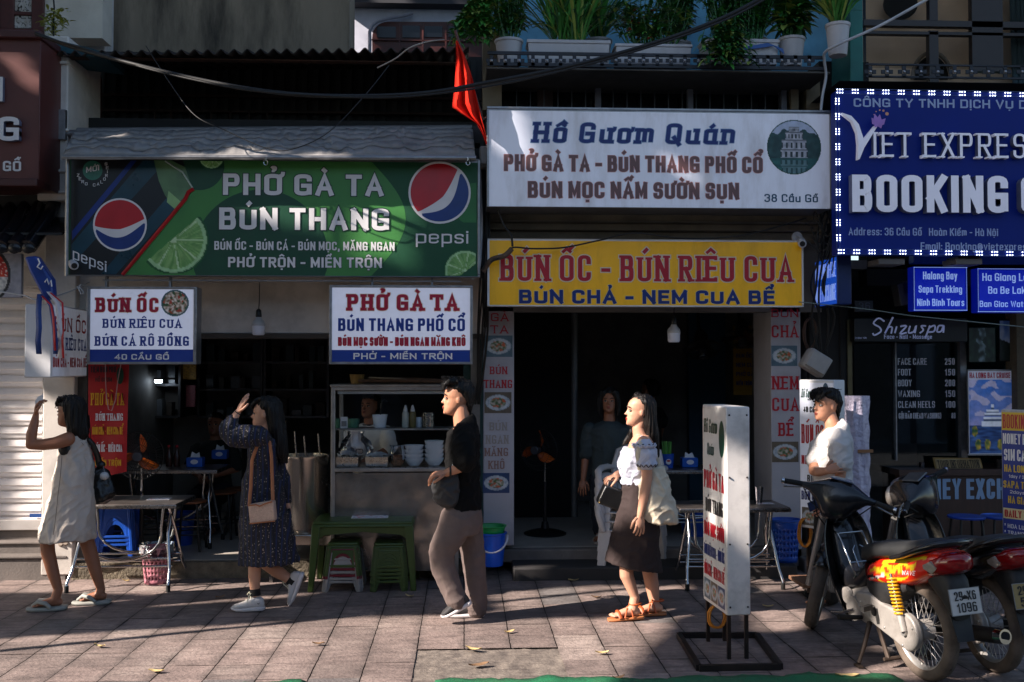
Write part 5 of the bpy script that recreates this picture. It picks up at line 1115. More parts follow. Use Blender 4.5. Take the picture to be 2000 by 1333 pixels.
# ================================================================== furniture and kitchen things
WORN=M('worn steel table top',(120,112,108),.35,.8,.25,8,bump=.1,dirt=.4)
def folding_table(lab,c,w_,d,h,rot=0,grp='steel folding tables'):
 r=T('folding_table',lab,'table',(0,0,0),grp); mb=MB(); mb.box(-w_/2,w_/2,-d/2,d/2,h-.028,h,WORN); mb.box(-w_/2-.004,w_/2+.004,-d/2-.004,d/2+.004,h-.036,h-.008,STEEL); mb.build('tabletop',r,bevel=.004)
 for sx in(-1,1):
  x=sx*w_*.42
  for sy in(-1,1):
   mb=MB(); mb.tube([(x*.86,sy*d*.1,h-.03),(x*.9,-sy*d*.18,h*.62),(x*.97,-sy*d*.28,h*.33),(x*1.0,-sy*d*.33,h*.22),(x*1.03,-sy*d*.45,h*.1),(x*1.03,-sy*d*.46,.05)],.0135,10,CHROME); mb.build('leg',r,smooth=60)
   mb=MB(); mb.tube([(x*1.03,-sy*d*.46,0),(x*1.03,-sy*d*.46,.055)],.018,10,RUB); mb.build('leg_cap',r)
 mb=MB()
 for sy in(-1,1):mb.tube([(-w_*.36,sy*d*.3,h-.03),(-w_*.34,sy*d*.3,h*.7)]+[(-w_*.34*cos(a),sy*d*.3,h*.62-.2*sin(a))for a in[pi*i/10 for i in range(11)]]+[(w_*.34,sy*d*.3,h*.7),(w_*.36,sy*d*.3,h-.03)],.012,8,CHROME)
 for z in(.34,.25):mb.tube([(-w_*.42,-d*.2,h*z),(w_*.42,-d*.2,h*z)],.009,8,CHROME); mb.tube([(-w_*.42,d*.2,h*z),(w_*.42,d*.2,h*z)],.009,8,CHROME)
 mb.build('brace',r,smooth=60); r.location=c; r.rotation_euler=(0,0,rot); return r
c=G(256,1140); folding_table('steel folding table on the pavement edge behind the woman in the beige dress',(c.x,8.62,0),.92,.6,.70)
c=P(345,1000,9.9); folding_table('steel folding table inside the shop under the tissue box',(c.x,9.75,FZ),.95,.55,.72)
c=P(1420,1140,8.45); folding_table('steel folding table on the pavement behind the upright sign board',(c.x,8.42,0),.9,.5,.66)
c=P(1350,1000,9.5); folding_table('steel folding table inside the doorway carrying the chopstick holder',(c.x,9.5,F3),.8,.55,.66)
def leaflet(lab,px,py,Y,z,rot,s=1):
 c=P(px,py,Y); pan=Panel(Vector((c.x-.1*s,Y-.07*s,z)),Vector((.2*s*cos(rot),.2*s*sin(rot),0)),Vector((-.14*s*sin(rot),.14*s*cos(rot),.0)),Vector((0,0,1)))
 r=T('leaflet',lab,'leaflet',(c.x,Y,z),'paper leaflets'); mb=MB(); mb.prism([pan.pt(0,0),pan.pt(1,0),pan.pt(1,1),pan.pt(0,1)],(0,0,.002),WHITE); mb.build('sheet',r); pic('print',pan,(.04,.04,.96,.96),24,16,lambda u,v:mixc((200,204,214),(40,70,120),max(0,nz(u,v*2,9)*2))if nz(u,v,5,3)<.25 else(170,60,50),r,pm,.0035)
leaflet('printed leaflet lying on the steel table behind the beige dress',312,962,8.62,.702,.1,.9); leaflet('printed leaflet on the steel table behind the sign board',1494,985,8.4,.664,0,.7)
# black stools with wooden seats
def stool(lab,c,h=.45,seat=M('plywood seat',(120,70,40),.45,0,.2,8,stretch=(1,6,1)),grp='black framed stools'):
 r=T('stool',lab,'stool',(0,0,0),grp); mb=MB(); mb.lathe([(0,h-.02),(.15,h-.02),(.155,h-.008),(.15,h),(0,h)],n=24,m=seat); mb.build('seat',r)
 for i in range(4):
  a=pi/4+i*pi/2; mb=MB(); mb.tube([(.12*cos(a),.12*sin(a),h-.02),(.13*cos(a),.13*sin(a),h-.06),(.175*cos(a),.175*sin(a),0)],.011,8,BLKP); mb.build('leg',r,smooth=60)
 mb=MB(); mb.tube([(.155*cos(2*pi*i/20),.155*sin(2*pi*i/20),h*.35)for i in range(20)],.007,6,BLKP,closed=True); mb.build('ring',r); r.location=c; return r
for px,Y,lab in((370,9.45,'wooden seated stool right of the pink basket'),(292,9.5,'wooden seated stool under the left end of the inner table'),(432,10.1,'dark stool deeper in the shop left of the floral dress'),(600,10.6,'dark stool behind the steel stock pot'),(470,10.4,'dark stool behind the floral dress')):
 c=P(px,1000,Y); stool(lab,(c.x,Y,FZ))
for px,lab in((1895,'blue topped metal stool in front of the exchange desk'),(1960,'blue topped metal stool by the tall tour board')):c=P(px,1000,8.55); stool(lab,(c.x,8.62,0),.52,M('blue seat',(20,60,150),.4),'blue topped stools')
# plastic stools, stackable
def plastic_stool(lab,c,w_,h,m,grp,rot=0):
 r=T('plastic_stool',lab,'stool',(0,0,0),grp); t=w_/2; b=w_/2*1.22; mb=MB(); mb.box(-t,t,-t,t,h-.022,h,m); mb.box(-t*1.04,t*1.04,-t*1.04,t*1.04,h-.04,h-.02,m); mb.build('seat',r,bevel=.012)
 mb=MB(); n=8
 for k in range(4):
  R=Matrix.Rotation(k*pi/2,3,'Z'); out=[(-b,0),(-t,h-.03),(t,h-.03),(b,0),(b*.72,0)]
  for i in range(n+1):a=pi*i/n; out.append((b*.52*cos(a)*(1 if True else 1),h*.34+h*.34*sin(a)))
  out+=[(-b*.72,0)]
  f=lambda x,z:R@Vector((x,-(b+(t-b)*min(1,z/(h-.03))),z))
  q=[f(x,z)for x,z in out]; mb.prism(q,R@Vector((0,.006,0)),m)
  for sx in(-1,1):mb.bar(f(sx*b*.86,.0),f(sx*t*.8,h*.9),.022,.022,m)
  mb.bar(f(-b*.7,h*.3),f(b*.7,h*.3),.012,.02,m)if k%2==0 else None
 mb.build('legs',r,bevel=.003); r.location=c; r.rotation_euler=(0,0,rot); return r
OLIVE=M('olive green plastic',(58,78,31),.4,0,.12,4); MAR=M('maroon plastic',(104,16,34),.4,0,.1); GRW=M('grey white plastic',(150,146,142),.5,0,.1,9,dirt=.4); BLUEP=M('blue plastic',(18,74,170),.38,0,.08)
c1=P(672,1145,8.4); c2=P(760,1148,8.38)
plastic_stool('olive stool on top of the mixed stack under the green table',(c1.x,8.42,.125),.24,.26,OLIVE,'small plastic stools')
for i,(m,lab)in enumerate(((GRW,'grey white stool at the bottom of the mixed stack under the green table'),(GRW,'second grey white stool from the bottom of the mixed stack'),(MAR,'maroon stool in the mixed stack under the green table'),(GRW,'grey white stool above the maroon one in the mixed stack'),(MAR,'upper maroon stool directly beneath the olive stool'))):plastic_stool(lab,(c1.x+.004*(i%2),8.42,.025*i),.24+.012*(i<2),.26,m,'small plastic stools')
for i,lab in enumerate(('bottom olive stool of the all green stack','second olive stool of the all green stack, counted from the ground','third olive stool of the all green stack, counted from the ground','fourth olive stool of the all green stack, just below its top','top olive stool of the all green stack')):plastic_stool(lab,(c2.x+.003*(i%2),8.4,.03*i),.23,.26,OLIVE,'small plastic stools',.05)
c=P(205,1060,8.75)
for i,lab in enumerate(('lowest of the tall blue stools stacked behind the beige dress','middle tall blue stool of the stack behind the beige dress','topmost tall blue stool of the stack behind the beige dress')):plastic_stool(lab,(c.x,9.1,FZ+.035*i),.27,.45,BLUEP,'tall blue stools',.1)
# green plastic table
c=P(710,1150,8.4); r=T('plastic_table','low olive green plastic table with stools stacked beneath','table',(0,0,0)); W_,D_,H_=.80,.52,.555; mb=MB(); mb.box(-W_/2,W_/2,-D_/2,D_/2,H_-.03,H_,OLIVE); mb.box(-W_/2-.006,W_/2+.006,-D_/2-.006,D_/2+.006,H_-.05,H_-.022,OLIVE); mb.build('tabletop',r,bevel=.014,segs=3)
mb=MB()
for sy in(-1,1):
 y=sy*(D_/2-.01); out=[(-W_/2+.02,H_-.04),(W_/2-.02,H_-.04),(W_/2-.02,H_-.16),(W_/2-.1,H_-.11),(0,H_-.085),(-W_/2+.1,H_-.11),(-W_/2+.02,H_-.16)]; mb.prism([(x,y,z)for x,z in out],(0,-sy*.012,0),OLIVE)
for sx in(-1,1):mb.prism([(sx*(W_/2-.01),y,z)for y,z in((-D_/2+.02,H_-.04),(D_/2-.02,H_-.04),(D_/2-.02,H_-.14),(0,H_-.085),(-D_/2+.02,H_-.14))],(-sx*.012,0,0),OLIVE)
mb.build('apron',r,bevel=.003)
for sx in(-1,1):
 for sy in(-1,1):
  mb=MB(); x,y=sx*(W_/2-.03),sy*(D_/2-.03); X,Y=sx*(W_/2+.01),sy*(D_/2+.0); mb.loft([[(X+a*.022,Y+b*.022,0)for a,b in((-1,-1),(1,-1),(1,1),(-1,1))],[(x+a*.035,y+b*.035,H_-.04)for a,b in((-1,-1),(1,-1),(1,1),(-1,1))]],OLIVE); mb.build('leg',r,bevel=.008)
r.location=(c.x,8.55,0); leaflet('crumpled printed leaflet on the green plastic table',724,1016,8.55,.557,.05,1.5)
# baskets, buckets
def basket(lab,cat,c,r0,r1,h,m,holes=True):
 r=T('waste_basket' if 'waste' in lab else 'laundry_basket',lab,cat,c); mb=MB(); c=Vector(c); n=44; k=14
 for j in range(k+1):
  for i in range(n):a=2*pi*i/n; q=r0+(r1-r0)*j/k; mb.v.append(c+Vector((q*cos(a),q*sin(a)*.85,h*j/k)))
 for j in range(k):
  for i in range(n):
   if holes and 1<j<k-2 and i%2==0 and j%2==0:continue
   a=j*n+i; b=j*n+(i+1)%n; mb.f.append([a,b,b+n,a+n]); mb.m.append(mb.mi(m))
 mb.poly([c+Vector((r0*cos(2*pi*i/n),r0*.85*sin(2*pi*i/n),.003))for i in range(n)],m)
 o=mb.build('basket',r,smooth=60); o.modifiers.new('s','SOLIDIFY').thickness=.004
 mb=MB(); mb.tube([c+Vector(((r1+.004)*cos(2*pi*i/40),(r1+.004)*.85*sin(2*pi*i/40),h))for i in range(40)],.009,8,m,closed=True); mb.build('rim',r); return r
c=P(306,1100,8.68); c.y=8.58; r=basket('pink perforated waste basket with clear liner under the folding table','basket',(c.x,c.y+.1,.0),.095,.125,.3,M('pink plastic',(176,110,122),.45,0,.1))
mb=MB(); n=30; cc=Vector((c.x,c.y+.1,.0)); mb.loft([[cc+Vector(((q+.012*sin(i*2.3+j))*cos(2*pi*i/n),(q+.012*sin(i*1.7+j))*.85*sin(2*pi*i/n),z))for i in range(n)]for j,(q,z)in enumerate(((.12,.2),(.128,.29),(.145,.33),(.142,.31),(.14,.26)))],FILM,cap=False); mb.build('liner',r,smooth=80)
c=P(1538,1090,8.75); basket('blue perforated laundry basket at the foot of the right poster column','basket',(c.x,8.8,STEP3-.0),.10,.128,.36,BLUEP)
def bucket(name,lab,c,r0,r1,h,m,handle=None,grp=None):
 r=T(name,lab,'bucket',c,grp); c=Vector(c); mb=MB(); mb.lathe([(r0,0),(r0+(r1-r0)*.97,h*.94),(r1+.008,h*.95),(r1+.01,h),(r1-.006,h),(r0-.005,.01),(0,.01)],c,n=30,m=m); mb.build('pail',r,smooth=50)
 if handle:
  mb=MB(); mb.tube([c+Vector(((r1+.014)*cos(a),-(r1+.014)*sin(a)*.75,h*.9-.13*sin(a)))for a in[pi*i/14 for i in range(15)]],.009,8,handle); mb.build('handle',r)
 return r
c=P(960,1100,8.72); bucket('bucket','bright blue bucket with white handle by the left poster column',(c.x,8.76,STEP3),.098,.124,.28,M('bright blue plastic',(14,84,200),.35,0,.06),M('white handle',(200,200,204),.4))
r=T('basin','green plastic basin nested in the blue bucket','basin',(c.x,8.76,STEP3+.25)); mb=MB(); mb.lathe([(.08,-.06),(.105,.01),(.118,.075),(.13,.08),(.13,.088),(.112,.084),(.09,0),(0,-.05)],(c.x,8.76,STEP3+.25),n=30,m=M('green basin plastic',(16,140,70),.4)); mb.build('bowl',r,smooth=50)
c=P(345,1060,9.6); bucket('bucket','blue tub in the dark under the inner table',(c.x,9.75,FZ),.1,.12,.3,BLUEP)
c=P(1350,1060,9.9); bucket('bucket','blue tub beneath the table inside the doorway',(c.x,9.7,F3),.13,.15,.3,BLUEP)
# tissue boxes, chopsticks, cup
def tissue(lab,px,py,Y,z,s=1):
 c=P(px,py,Y); c.z=z; r=T('tissue_box',lab,'tissue box',c,'blue tissue boxes'); mb=MB(); mb.box(c.x-.075*s,c.x+.075*s,Y-.05,Y+.05,z,z+.09*s,M('blue box plastic',(20,84,176),.35)); mb.build('box',r,bevel=.008); mb=MB(); mb.prism([(c.x-.045,Y-.01,z+.09*s),(c.x+.045,Y-.02,z+.09*s),(c.x+.03,Y,z+.135*s),(c.x,Y+.01,z+.118*s),(c.x-.035,Y,z+.14*s)],(0,.012,0),WHITE); mb.build('tissue',r); mb=MB(); mb.prism([(c.x+.035*cos(2*pi*i/16),Y-.0515,z+.05*s+.022*sin(2*pi*i/16))for i in range(16)],(0,.001,0),INKW); mb.build('badge',r)
tissue('blue tissue box on the inner steel table left of the floral dress',382,922,9.75,FZ+.722); tissue('blue tissue box with round badge on the doorway table',1346,915,9.5,F3+.662)
tissue('blue tissue box half hidden on a dark table behind the raised elbow',430,920,10.4,FZ+.74)
c=P(1303,915,9.45); c.z=F3+.662; r=T('chopstick_holder','blue tub of green chopsticks on the doorway table','chopstick holder',c); mb=MB(); mb.lathe([(.055,0),(.065,.13),(.06,.13),(.05,.01),(0,.01)],c,n=20,m=BLUEP); mb.build('tub',r,smooth=50); rnd=random.Random(2)
mb=MB()
for i in range(26):a=rnd.uniform(0,6.3); q=rnd.uniform(0,.04); p=c+Vector((q*cos(a),q*sin(a),.02)); mb.bar(p,p+Vector((rnd.uniform(-.03,.03),rnd.uniform(-.02,.02),.22)),.006,.006,M('green chopstick',(84,150,60),.5))
mb.build('chopsticks',r); mb=MB(); pn_=Panel(Vector((c.x-.03,9.383,c.z+.03)),Vector((.06,0,0)),Vector((0,0,.06)),Vector((0,-1,0))); mb.poly(circle(pn_,.5,.5,.42,.001,20),INKW); mb.poly(circle(pn_,.5,.36,.3,.002,20,.16),M('cola red')); mb.build('emblem',r)
c=P(1481,978,8.4); c.z=.662; r=T('plastic_cup','clear plastic cup on the table behind the sign board','cup',c); mb=MB(); mb.lathe([(.03,0),(.042,.14),(.04,.14),(.028,.004),(0,.004)],c,n=20,m=FILM); mb.build('cup',r,smooth=50)
# stock pot on its burner stand
c=P(594,1036,8.85); r=T('stock_pot','tall stainless stock pot with ladles beside the food cart','pot',c); R_=46*8.85/2000; hp=145*8.85/2000; mb=MB(); PS=M('polished pot steel',(190,182,172),.2,.92,.06,4); mb.lathe([(0,0),(R_*.98,0),(R_,.01),(R_,hp-.03),(R_*1.03,hp-.02),(R_*1.03,hp),(R_*.96,hp),(R_*.95,hp-.04),(0,hp-.05)],c,n=40,m=PS); mb.build('pot_body',r,smooth=50)
mb=MB(); mb.tube([c+Vector((R_*.99,-.1,hp*.62)),c+Vector((R_*1.18,-.12,hp*.64)),c+Vector((R_*1.18,.02,hp*.64)),c+Vector((R_*.99,.04,hp*.62))],.008,8,STEEL); mb.build('handle',r)
mb=MB()
for dx,l in((-.06,.2),(.02,.16),(.14,.18)):mb.tube([c+Vector((dx,0,hp-.1)),c+Vector((dx-.02,0,hp+l*.6)),c+Vector((dx-.025,0,hp+l))],.007,8,STEEL)
mb.build('ladle',r)
r=T('burner_stand','steel burner stand under the stock pot','stand',(c.x,8.85,0)); mb=MB(); mb.box(c.x-.26,c.x+.26,8.62,9.08,c.z-.07,c.z-.004,PS); mb.box(c.x-.29,c.x+.3,8.6,8.62,c.z-.09,c.z-.0,PS); mb.build('top',r,bevel=.012)
for sx in(-.24,.24):
 for y in(8.66,9.04):mb=MB(); mb.box(c.x+sx-.015,c.x+sx+.015,y-.015,y+.015,0,c.z-.071,STEEL); mb.build('leg',r)
mb=MB(); mb.ell((c.x+.2,8.66,c.z+.03),(.07,.05,.045),14,8,M('wine red cloth',(96,16,44),.85,0,.3,12)); mb.ell((c.x+.25,8.66,c.z+.05),(.05,.05,.04),14,8,M('wine red cloth')); o=mb.build('cleaning_cloth',smooth=80); tag(o,'crumpled wine red cloth on the burner stand','cloth')
# food cart
CY=8.58; cx0,cx1=P(646,900,CY).x,P(896,900,CY).x; zt,zs,zc_=P(700,756,CY).z,P(700,838,CY).z,P(700,914,CY).z; cd_=.62
r=T('food_cart','aluminium framed glass noodle cart with dented steel front','food cart',((cx0+cx1)/2,CY+cd_/2,0)); CF=M('cart frame',(156,152,148),.4,.55,.2,9,dirt=.5)
mb=MB(); pw=.034
for x in(cx0,cx1-pw):
 for y in(CY,CY+cd_-pw):mb.box(x,x+pw,y,y+pw,.06,zt,CF)
for z in(zt-.03,zc_-.035):
 for y in(CY+.001,CY+cd_-pw-.001):mb.box(cx0+pw,cx1-pw,y,y+pw-.002,z,z+.03,CF)
 for x in(cx0+.001,cx1-pw-.001):mb.box(x,x+pw-.002,CY+pw,CY+cd_-pw,z,z+.03,CF)
mb.build('frame',r,bevel=.004)
mb=MB(); mb.box(cx0+.005,cx1-.005,CY+.02,CY+cd_-.02,zc_-.006,zc_,STEEL); mb.build('counter',r)
mb=MB(); mb.box(cx0+pw,cx1-pw,CY+.03,CY+.34,zs-.014,zs,CF); mb.build('shelf',r); mb=MB(); mb.box(cx0-.01,cx1+.01,CY-.01,CY+cd_,zt,zt+.02,CF); mb.build('roof',r,bevel=.004)
mb=MB(); N=60; m_=M('dented steel front',(150,144,138),.25,.75,.2,5,bump=.25,bscale=9,dirt=.45,dscale=4)
for j in range(21):
 for i in range(N+1):x=cx0+pw+(cx1-cx0-2*pw)*i/N; z=.1+(zc_-.045-.1)*j/20; y=CY+.012+.012*nz(x*1.3,z,3.4,2)+.004*nz(x,z,12); mb.v.append(Vector((x,y,z)))
for j in range(20):
 for i in range(N):q=j*(N+1)+i; mb.f.append([q,q+1,q+N+2,q+N+1]); mb.m.append(mb.mi(m_))
mb.box(cx0+.004,cx0+.01,CY+pw,CY+cd_-pw,.1,zc_-.04,m_); mb.box(cx1-.01,cx1-.004,CY+pw,CY+cd_-pw,.1,zc_-.04,m_); mb.build('front_panel',r,smooth=80)
mb=MB(); mb.box(cx0+pw,cx1-pw,CY+.012,CY+.016,zc_+.002,zt-.032,CLEAR); mb.build('glass_pane',r)
mb=MB(); mb.box(cx0+.05,cx1-.1,CY+.03,CY+.06,zt-.06,zt-.035,M('tube lamp off',(180,178,174),.4)); mb.build('tube_lamp',r)
mb=MB()
for sx in(cx0+.1,cx1-.12):mb.lathe([(0,-.02),(.055,-.02),(.055,.02),(0,.02)],(sx,CY+.12,.056),'y',20,RUB)
mb.build('caster',r)
def onc(px,Y,z):p=P(px,800,Y); return Vector((p.x,Y,z))
for i,(px,lab,g)in enumerate(((681,'steel tray of white noodles at the left of the cart counter',0),(738,'steel tray of white noodles right of the first tray on the cart counter',1))):
 c=onc(px,CY+.16,zc_+.002); t=T('noodle_tray',lab,'tray',c,'noodle trays on the cart'); w_=.1; mb=MB(); mb.loft([[c+Vector((a*w_*.92,b*.1,0))for a,b in((-1,-1),(1,-1),(1,1),(-1,1))],[c+Vector((a*w_,b*.12,.085))for a,b in((-1,-1),(1,-1),(1,1),(-1,1))]],STEEL); mb.build('tray',t,bevel=.004)
 mb=MB(); rnd=random.Random(i)
 for k in range(60):
  a=rnd.uniform(0,6.3); q=rnd.uniform(0,.07); p=c+Vector((q*cos(a),q*sin(a),.085+.05*(1-q/.08)*(1.1 if i==0 else.5))); mb.tube([p+Vector((.03*cos(a+j*1.1),.03*sin(a+j*1.1),.008*sin(j*2+k)))for j in range(5)],.004,5,M('rice noodle',(206,204,206),.5))
 mb.build('noodles',t,smooth=80)
c=onc(695,CY+.2,zc_+.09); t=T('plastic_bag','clear plastic bag standing over the noodle trays in the cart','plastic bag',c); mb=MB(); mb.loft([[c+Vector((q*cos(2*pi*i/20)*(1+.12*sin(i*3+j)),q*.6*sin(2*pi*i/20),z))for i in range(20)]for j,(q,z)in enumerate(((.13,0),(.14,.05),(.11,.12),(.06,.17),(.07,.2)))],FILM,cap=False); mb.build('bag',t,smooth=80)
c=onc(776,CY+.14,zc_+.002); t=T('topping_bag','clear bag of brown fried topping between trays and bowls','bag',c); mb=MB(); mb.loft([[c+Vector((q*cos(2*pi*i/18)*(1+.08*sin(i*2+j)),q*.7*sin(2*pi*i/18),z))for i in range(18)]for j,(q,z)in enumerate(((.035,0),(.055,.03),(.056,.09)))],M('fried crumbs',(140,92,60),.8,0,.5,60,bump=1)); mb.build('topping',t,smooth=80); mb=MB(); mb.loft([[c+Vector((q*cos(2*pi*i/18)*(1+.1*sin(i*3+j)),q*.7*sin(2*pi*i/18),z))for i in range(18)]for j,(q,z)in enumerate(((.058,.05),(.06,.11),(.05,.16),(.065,.175)))],FILM,cap=False); mb.build('bag',t,smooth=80)
BW=M('white porcelain',(222,228,236),.25,0,.03)
for px,n,nm in((809,4,'left'),(848,5,'right')):
 for k in range(n):
  c=onc(px,CY+.16,zc_+.002+k*.036); t=T('bowl','white bowl, '+('lowest','second lowest','middle' if n==5 else 'second from the top','second from the top' if n==5 else 'topmost','topmost')[k]+' of the '+('shorter stack beside the topping bag' if nm=='left' else 'taller stack behind the grey bag'),'bowl',c,'white bowls stacked in the cart'); mb=MB(); mb.lathe([(.045,0),(.05,.008),(.075,.04),(.084,.066),(.08,.066),(.07,.04),(.04,.012),(0,.012)],c,n=28,m=BW); mb.build('dish',t,smooth=60)
def onshelf(px):return onc(px,CY+.14,zs+.002)
for px,lab,col_ in((792,'clear squeeze bottle of pale vinegar on the cart shelf',(190,190,180)),(806,'squeeze bottle with dark sauce on the cart shelf',(120,104,60))):
 c=onshelf(px); t=T('squeeze_bottle',lab,'bottle',c,'squeeze bottles on the cart'); mb=MB(); mb.lathe([(.026,0),(.029,.01),(.029,.12),(.02,.135),(0,.135)],c,n=20,m=M('bottle '+lab[:14],col_,.35)); mb.build('flask',t,smooth=50); mb=MB(); mb.lathe([(.019,.136),(.018,.15),(.006,.19),(0,.19)],c,n=14,m=INKW); mb.build('nozzle',t,smooth=50)
c=onshelf(836); t=T('milk_can','ribbed tin can on the cart shelf','can',c); mb=MB(); mb.lathe([(.052,0)]+[(.052+.002*(i%2),.008+i*.0105)for i in range(11)]+[(.053,.125),(.047,.125),(.047,.1),(0,.1)],c,n=26,m=STEEL); mb.build('can',t,smooth=30)
c=onshelf(818); t=T('glass_jar','small pale jar behind the squeeze bottles','jar',c); mb=MB(); mb.lathe([(.03,0),(.032,.08),(.028,.085),(0,.085)],c+Vector((0,.05,0)),n=18,m=BW); mb.build('jar',t,smooth=50)
c=onshelf(742); t=T('stock_ladle_tub','white tub with a long ladle in the cart','tub',c); mb=MB(); mb.lathe([(.05,0),(.065,.11),(.06,.11),(.045,.01),(0,.01)],c,n=20,m=BW); mb.build('tub',t,smooth=50); mb=MB(); mb.tube([c+Vector((0,0,.05)),c+Vector((.01,0,.2)),c+Vector((.03,0,.24)),c+Vector((.06,0,.22))],.006,8,BLKP); mb.build('ladle',t)
for px,lab in((660,'translucent green tub at the left end of the cart shelf'),(690,'translucent green tub beside the card on the cart shelf')):
 c=onshelf(px); t=T('plastic_tub',lab,'tub',c,'green tubs on the cart shelf'); mb=MB(); mb.lathe([(.045,0),(.055,.075),(.05,.075),(.04,.008),(0,.008)],c,n=20,m=M('pale green plastic',(70,120,96),.4)); mb.build('tub',t,smooth=50)
c=onc(672,CY+.06,zs+.002); t=T('payment_card','small white card standing on the cart shelf','card',c); mb=MB(); mb.box(c.x-.03,c.x+.03,c.y,c.y+.004,c.z,c.z+.095,WHITE); mb.build('card',t); mb=MB(); mb.box(c.x-.022,c.x+.022,c.y-.002,c.y-.001,c.z+.015,c.z+.06,M('card grey print',(120,122,126),.5)); mb.build('print',t)
c=onc(697,CY+.25,zt+.022); t=T('food_tub','clear tub of yellow pickles on top of the cart','tub',c); mb=MB(); mb.lathe([(.05,0),(.062,.075),(.065,.08),(0,.08)],c,n=20,m=M('pickle tub',(140,110,60),.4)); mb.build('tub',t,smooth=50)
for k,(x0,x1,dz,m)in enumerate(((700,868,0,M('sugar cane',(96,70,56),.7,0,.4,14)),(720,830,.03,M('pale stick',(150,140,124),.6)),(740,890,.02,M('sugar cane')))):
 a,b=onc(x0,CY+.2+.05*k,zt+.045+dz),onc(x1,CY+.15+.08*k,zt+.04); mb=MB(); mb.tube([a,(a+b)/2+Vector((0,0,.006)),b],.015 if k!=1 else.008,8,m); tag(mb.build('cane_stick'),('long brown cane lying across the top of the cart','thin pale stick on top of the cart','shorter brown cane at the right of the cart top')[k],'stick')
 # pedestal fans
def fan(lab,c,rr,floor,tilt,OR_,yaw=0,ped=True,grp='fans',cagem=None,orient=None):
 r=T('pedestal_fan' if ped else 'wall_fan',lab,'fan',(0,0,0),grp); c=Vector(c); hd=T('x','x','x'); bpy.data.objects.remove(hd)
 R=Matrix.Rotation(yaw,3,'Z')@Matrix.Rotation(tilt,3,'X'); A=lambda v:c+R@Vector(v); cg=cagem or BLKP
 mb=MB(); n=46
 for i in range(n):
  a=2*pi*i/n; mb.tube([A((rr*.22*cos(a),-.075,rr*.22*sin(a))),A((rr*.75*cos(a),-.06,rr*.75*sin(a))),A((rr*cos(a),0,rr*sin(a))),A((rr*.75*cos(a),.05,rr*.75*sin(a))),A((rr*.22*cos(a),.06,rr*.22*sin(a)))],.0016,4,cg)
 for q,y in((1,0),(.75,-.06),(.5,-.07),(.22,-.075)):mb.tube([A((rr*q*cos(2*pi*i/40),y,rr*q*sin(2*pi*i/40)))for i in range(40)],.004 if q==1 else.0022,6,cg,closed=True)
 mb.build('cage',r,smooth=60)
 mb=MB();
 for k in range(3):
  a0=2*pi*k/3+1.0; st=[]
  for j in range(7):
   t=.18+.72*j/6; w_=.38*sin(pi*(.15+.75*j/6))*rr*1.0
   st.append([A((t*rr*cos(a0+.5*j/6)-sin(a0+.5*j/6)*s*w_*.5,-.0+s*.035,t*rr*sin(a0+.5*j/6)+cos(a0+.5*j/6)*s*w_*.5))for s in(-1,-.3,.3,1)])
  o=len(mb.v); mb.v+=[p for q in st for p in q]
  for j in range(6):
   for i in range(3):mb.f.append([o+j*4+i,o+j*4+i+1,o+j*4+i+5,o+j*4+i+4]); mb.m.append(mb.mi(OR_))
 o=mb.build('blades',r,smooth=80); o.modifiers.new('s','SOLIDIFY').thickness=.003
 mb=MB(); mb.tube([A((0,-.085,0)),A((0,-.08,0)),A((0,-.02,0))],[rr*.18,rr*.2,rr*.2],20,M('fan hub',(70,72,78),.4)); mb.tube([A((0,.03,0)),A((0,.14,0)),A((0,.2,0))],[.07,.07,.04],16,BLKP); mb.build('motor',r,smooth=50)
 if ped:
  b=A((0,.12,0)); mb=MB(); mb.tube([b,b+Vector((0,0,-.12))],.03,12,BLKP); mb.tube([b+Vector((0,0,-.12)),(b.x,b.y,floor+.45)],.012,10,CHROME); mb.tube([(b.x,b.y,floor+.5),(b.x,b.y,floor+.03)],.019,12,BLKP); mb.build('pole',r); mb=MB(); mb.lathe([(.2,0),(.205,.015),(.15,.035),(.04,.06),(.03,.12),(0,.12)],(b.x,b.y,floor),n=32,m=BLKP); mb.build('base',r,smooth=50)
 else:
  b=A((0,.15,0)); mb=MB(); mb.tube([b,b+Vector((0,.1,.1)),b+Vector((0,.12,.4))],.02,10,BLKP); mb.build('bracket',r)
 return r
ORB=M('orange fan blade',(206,96,30),.4,0,.1,6,spec=.5)
fan('pedestal fan with orange blades beside the red banner',P(272,890,8.95),.205,FZ,.05,ORB,.1); fan('black pedestal fan with orange blades in the dark doorway',P(1052,878,9.7),.2,F3,.05,ORB,-.6)
fan('dark fan hung face down at the left of the doorway ceiling',P(1372,682,10.2),.19,0,1.2,BLKP,.1,False); fan('dark fan hung face down near the yellow menu',P(1450,660,10.4),.22,0,1.25,M('dim orange blade',(96,50,24),.5),-.1,False)
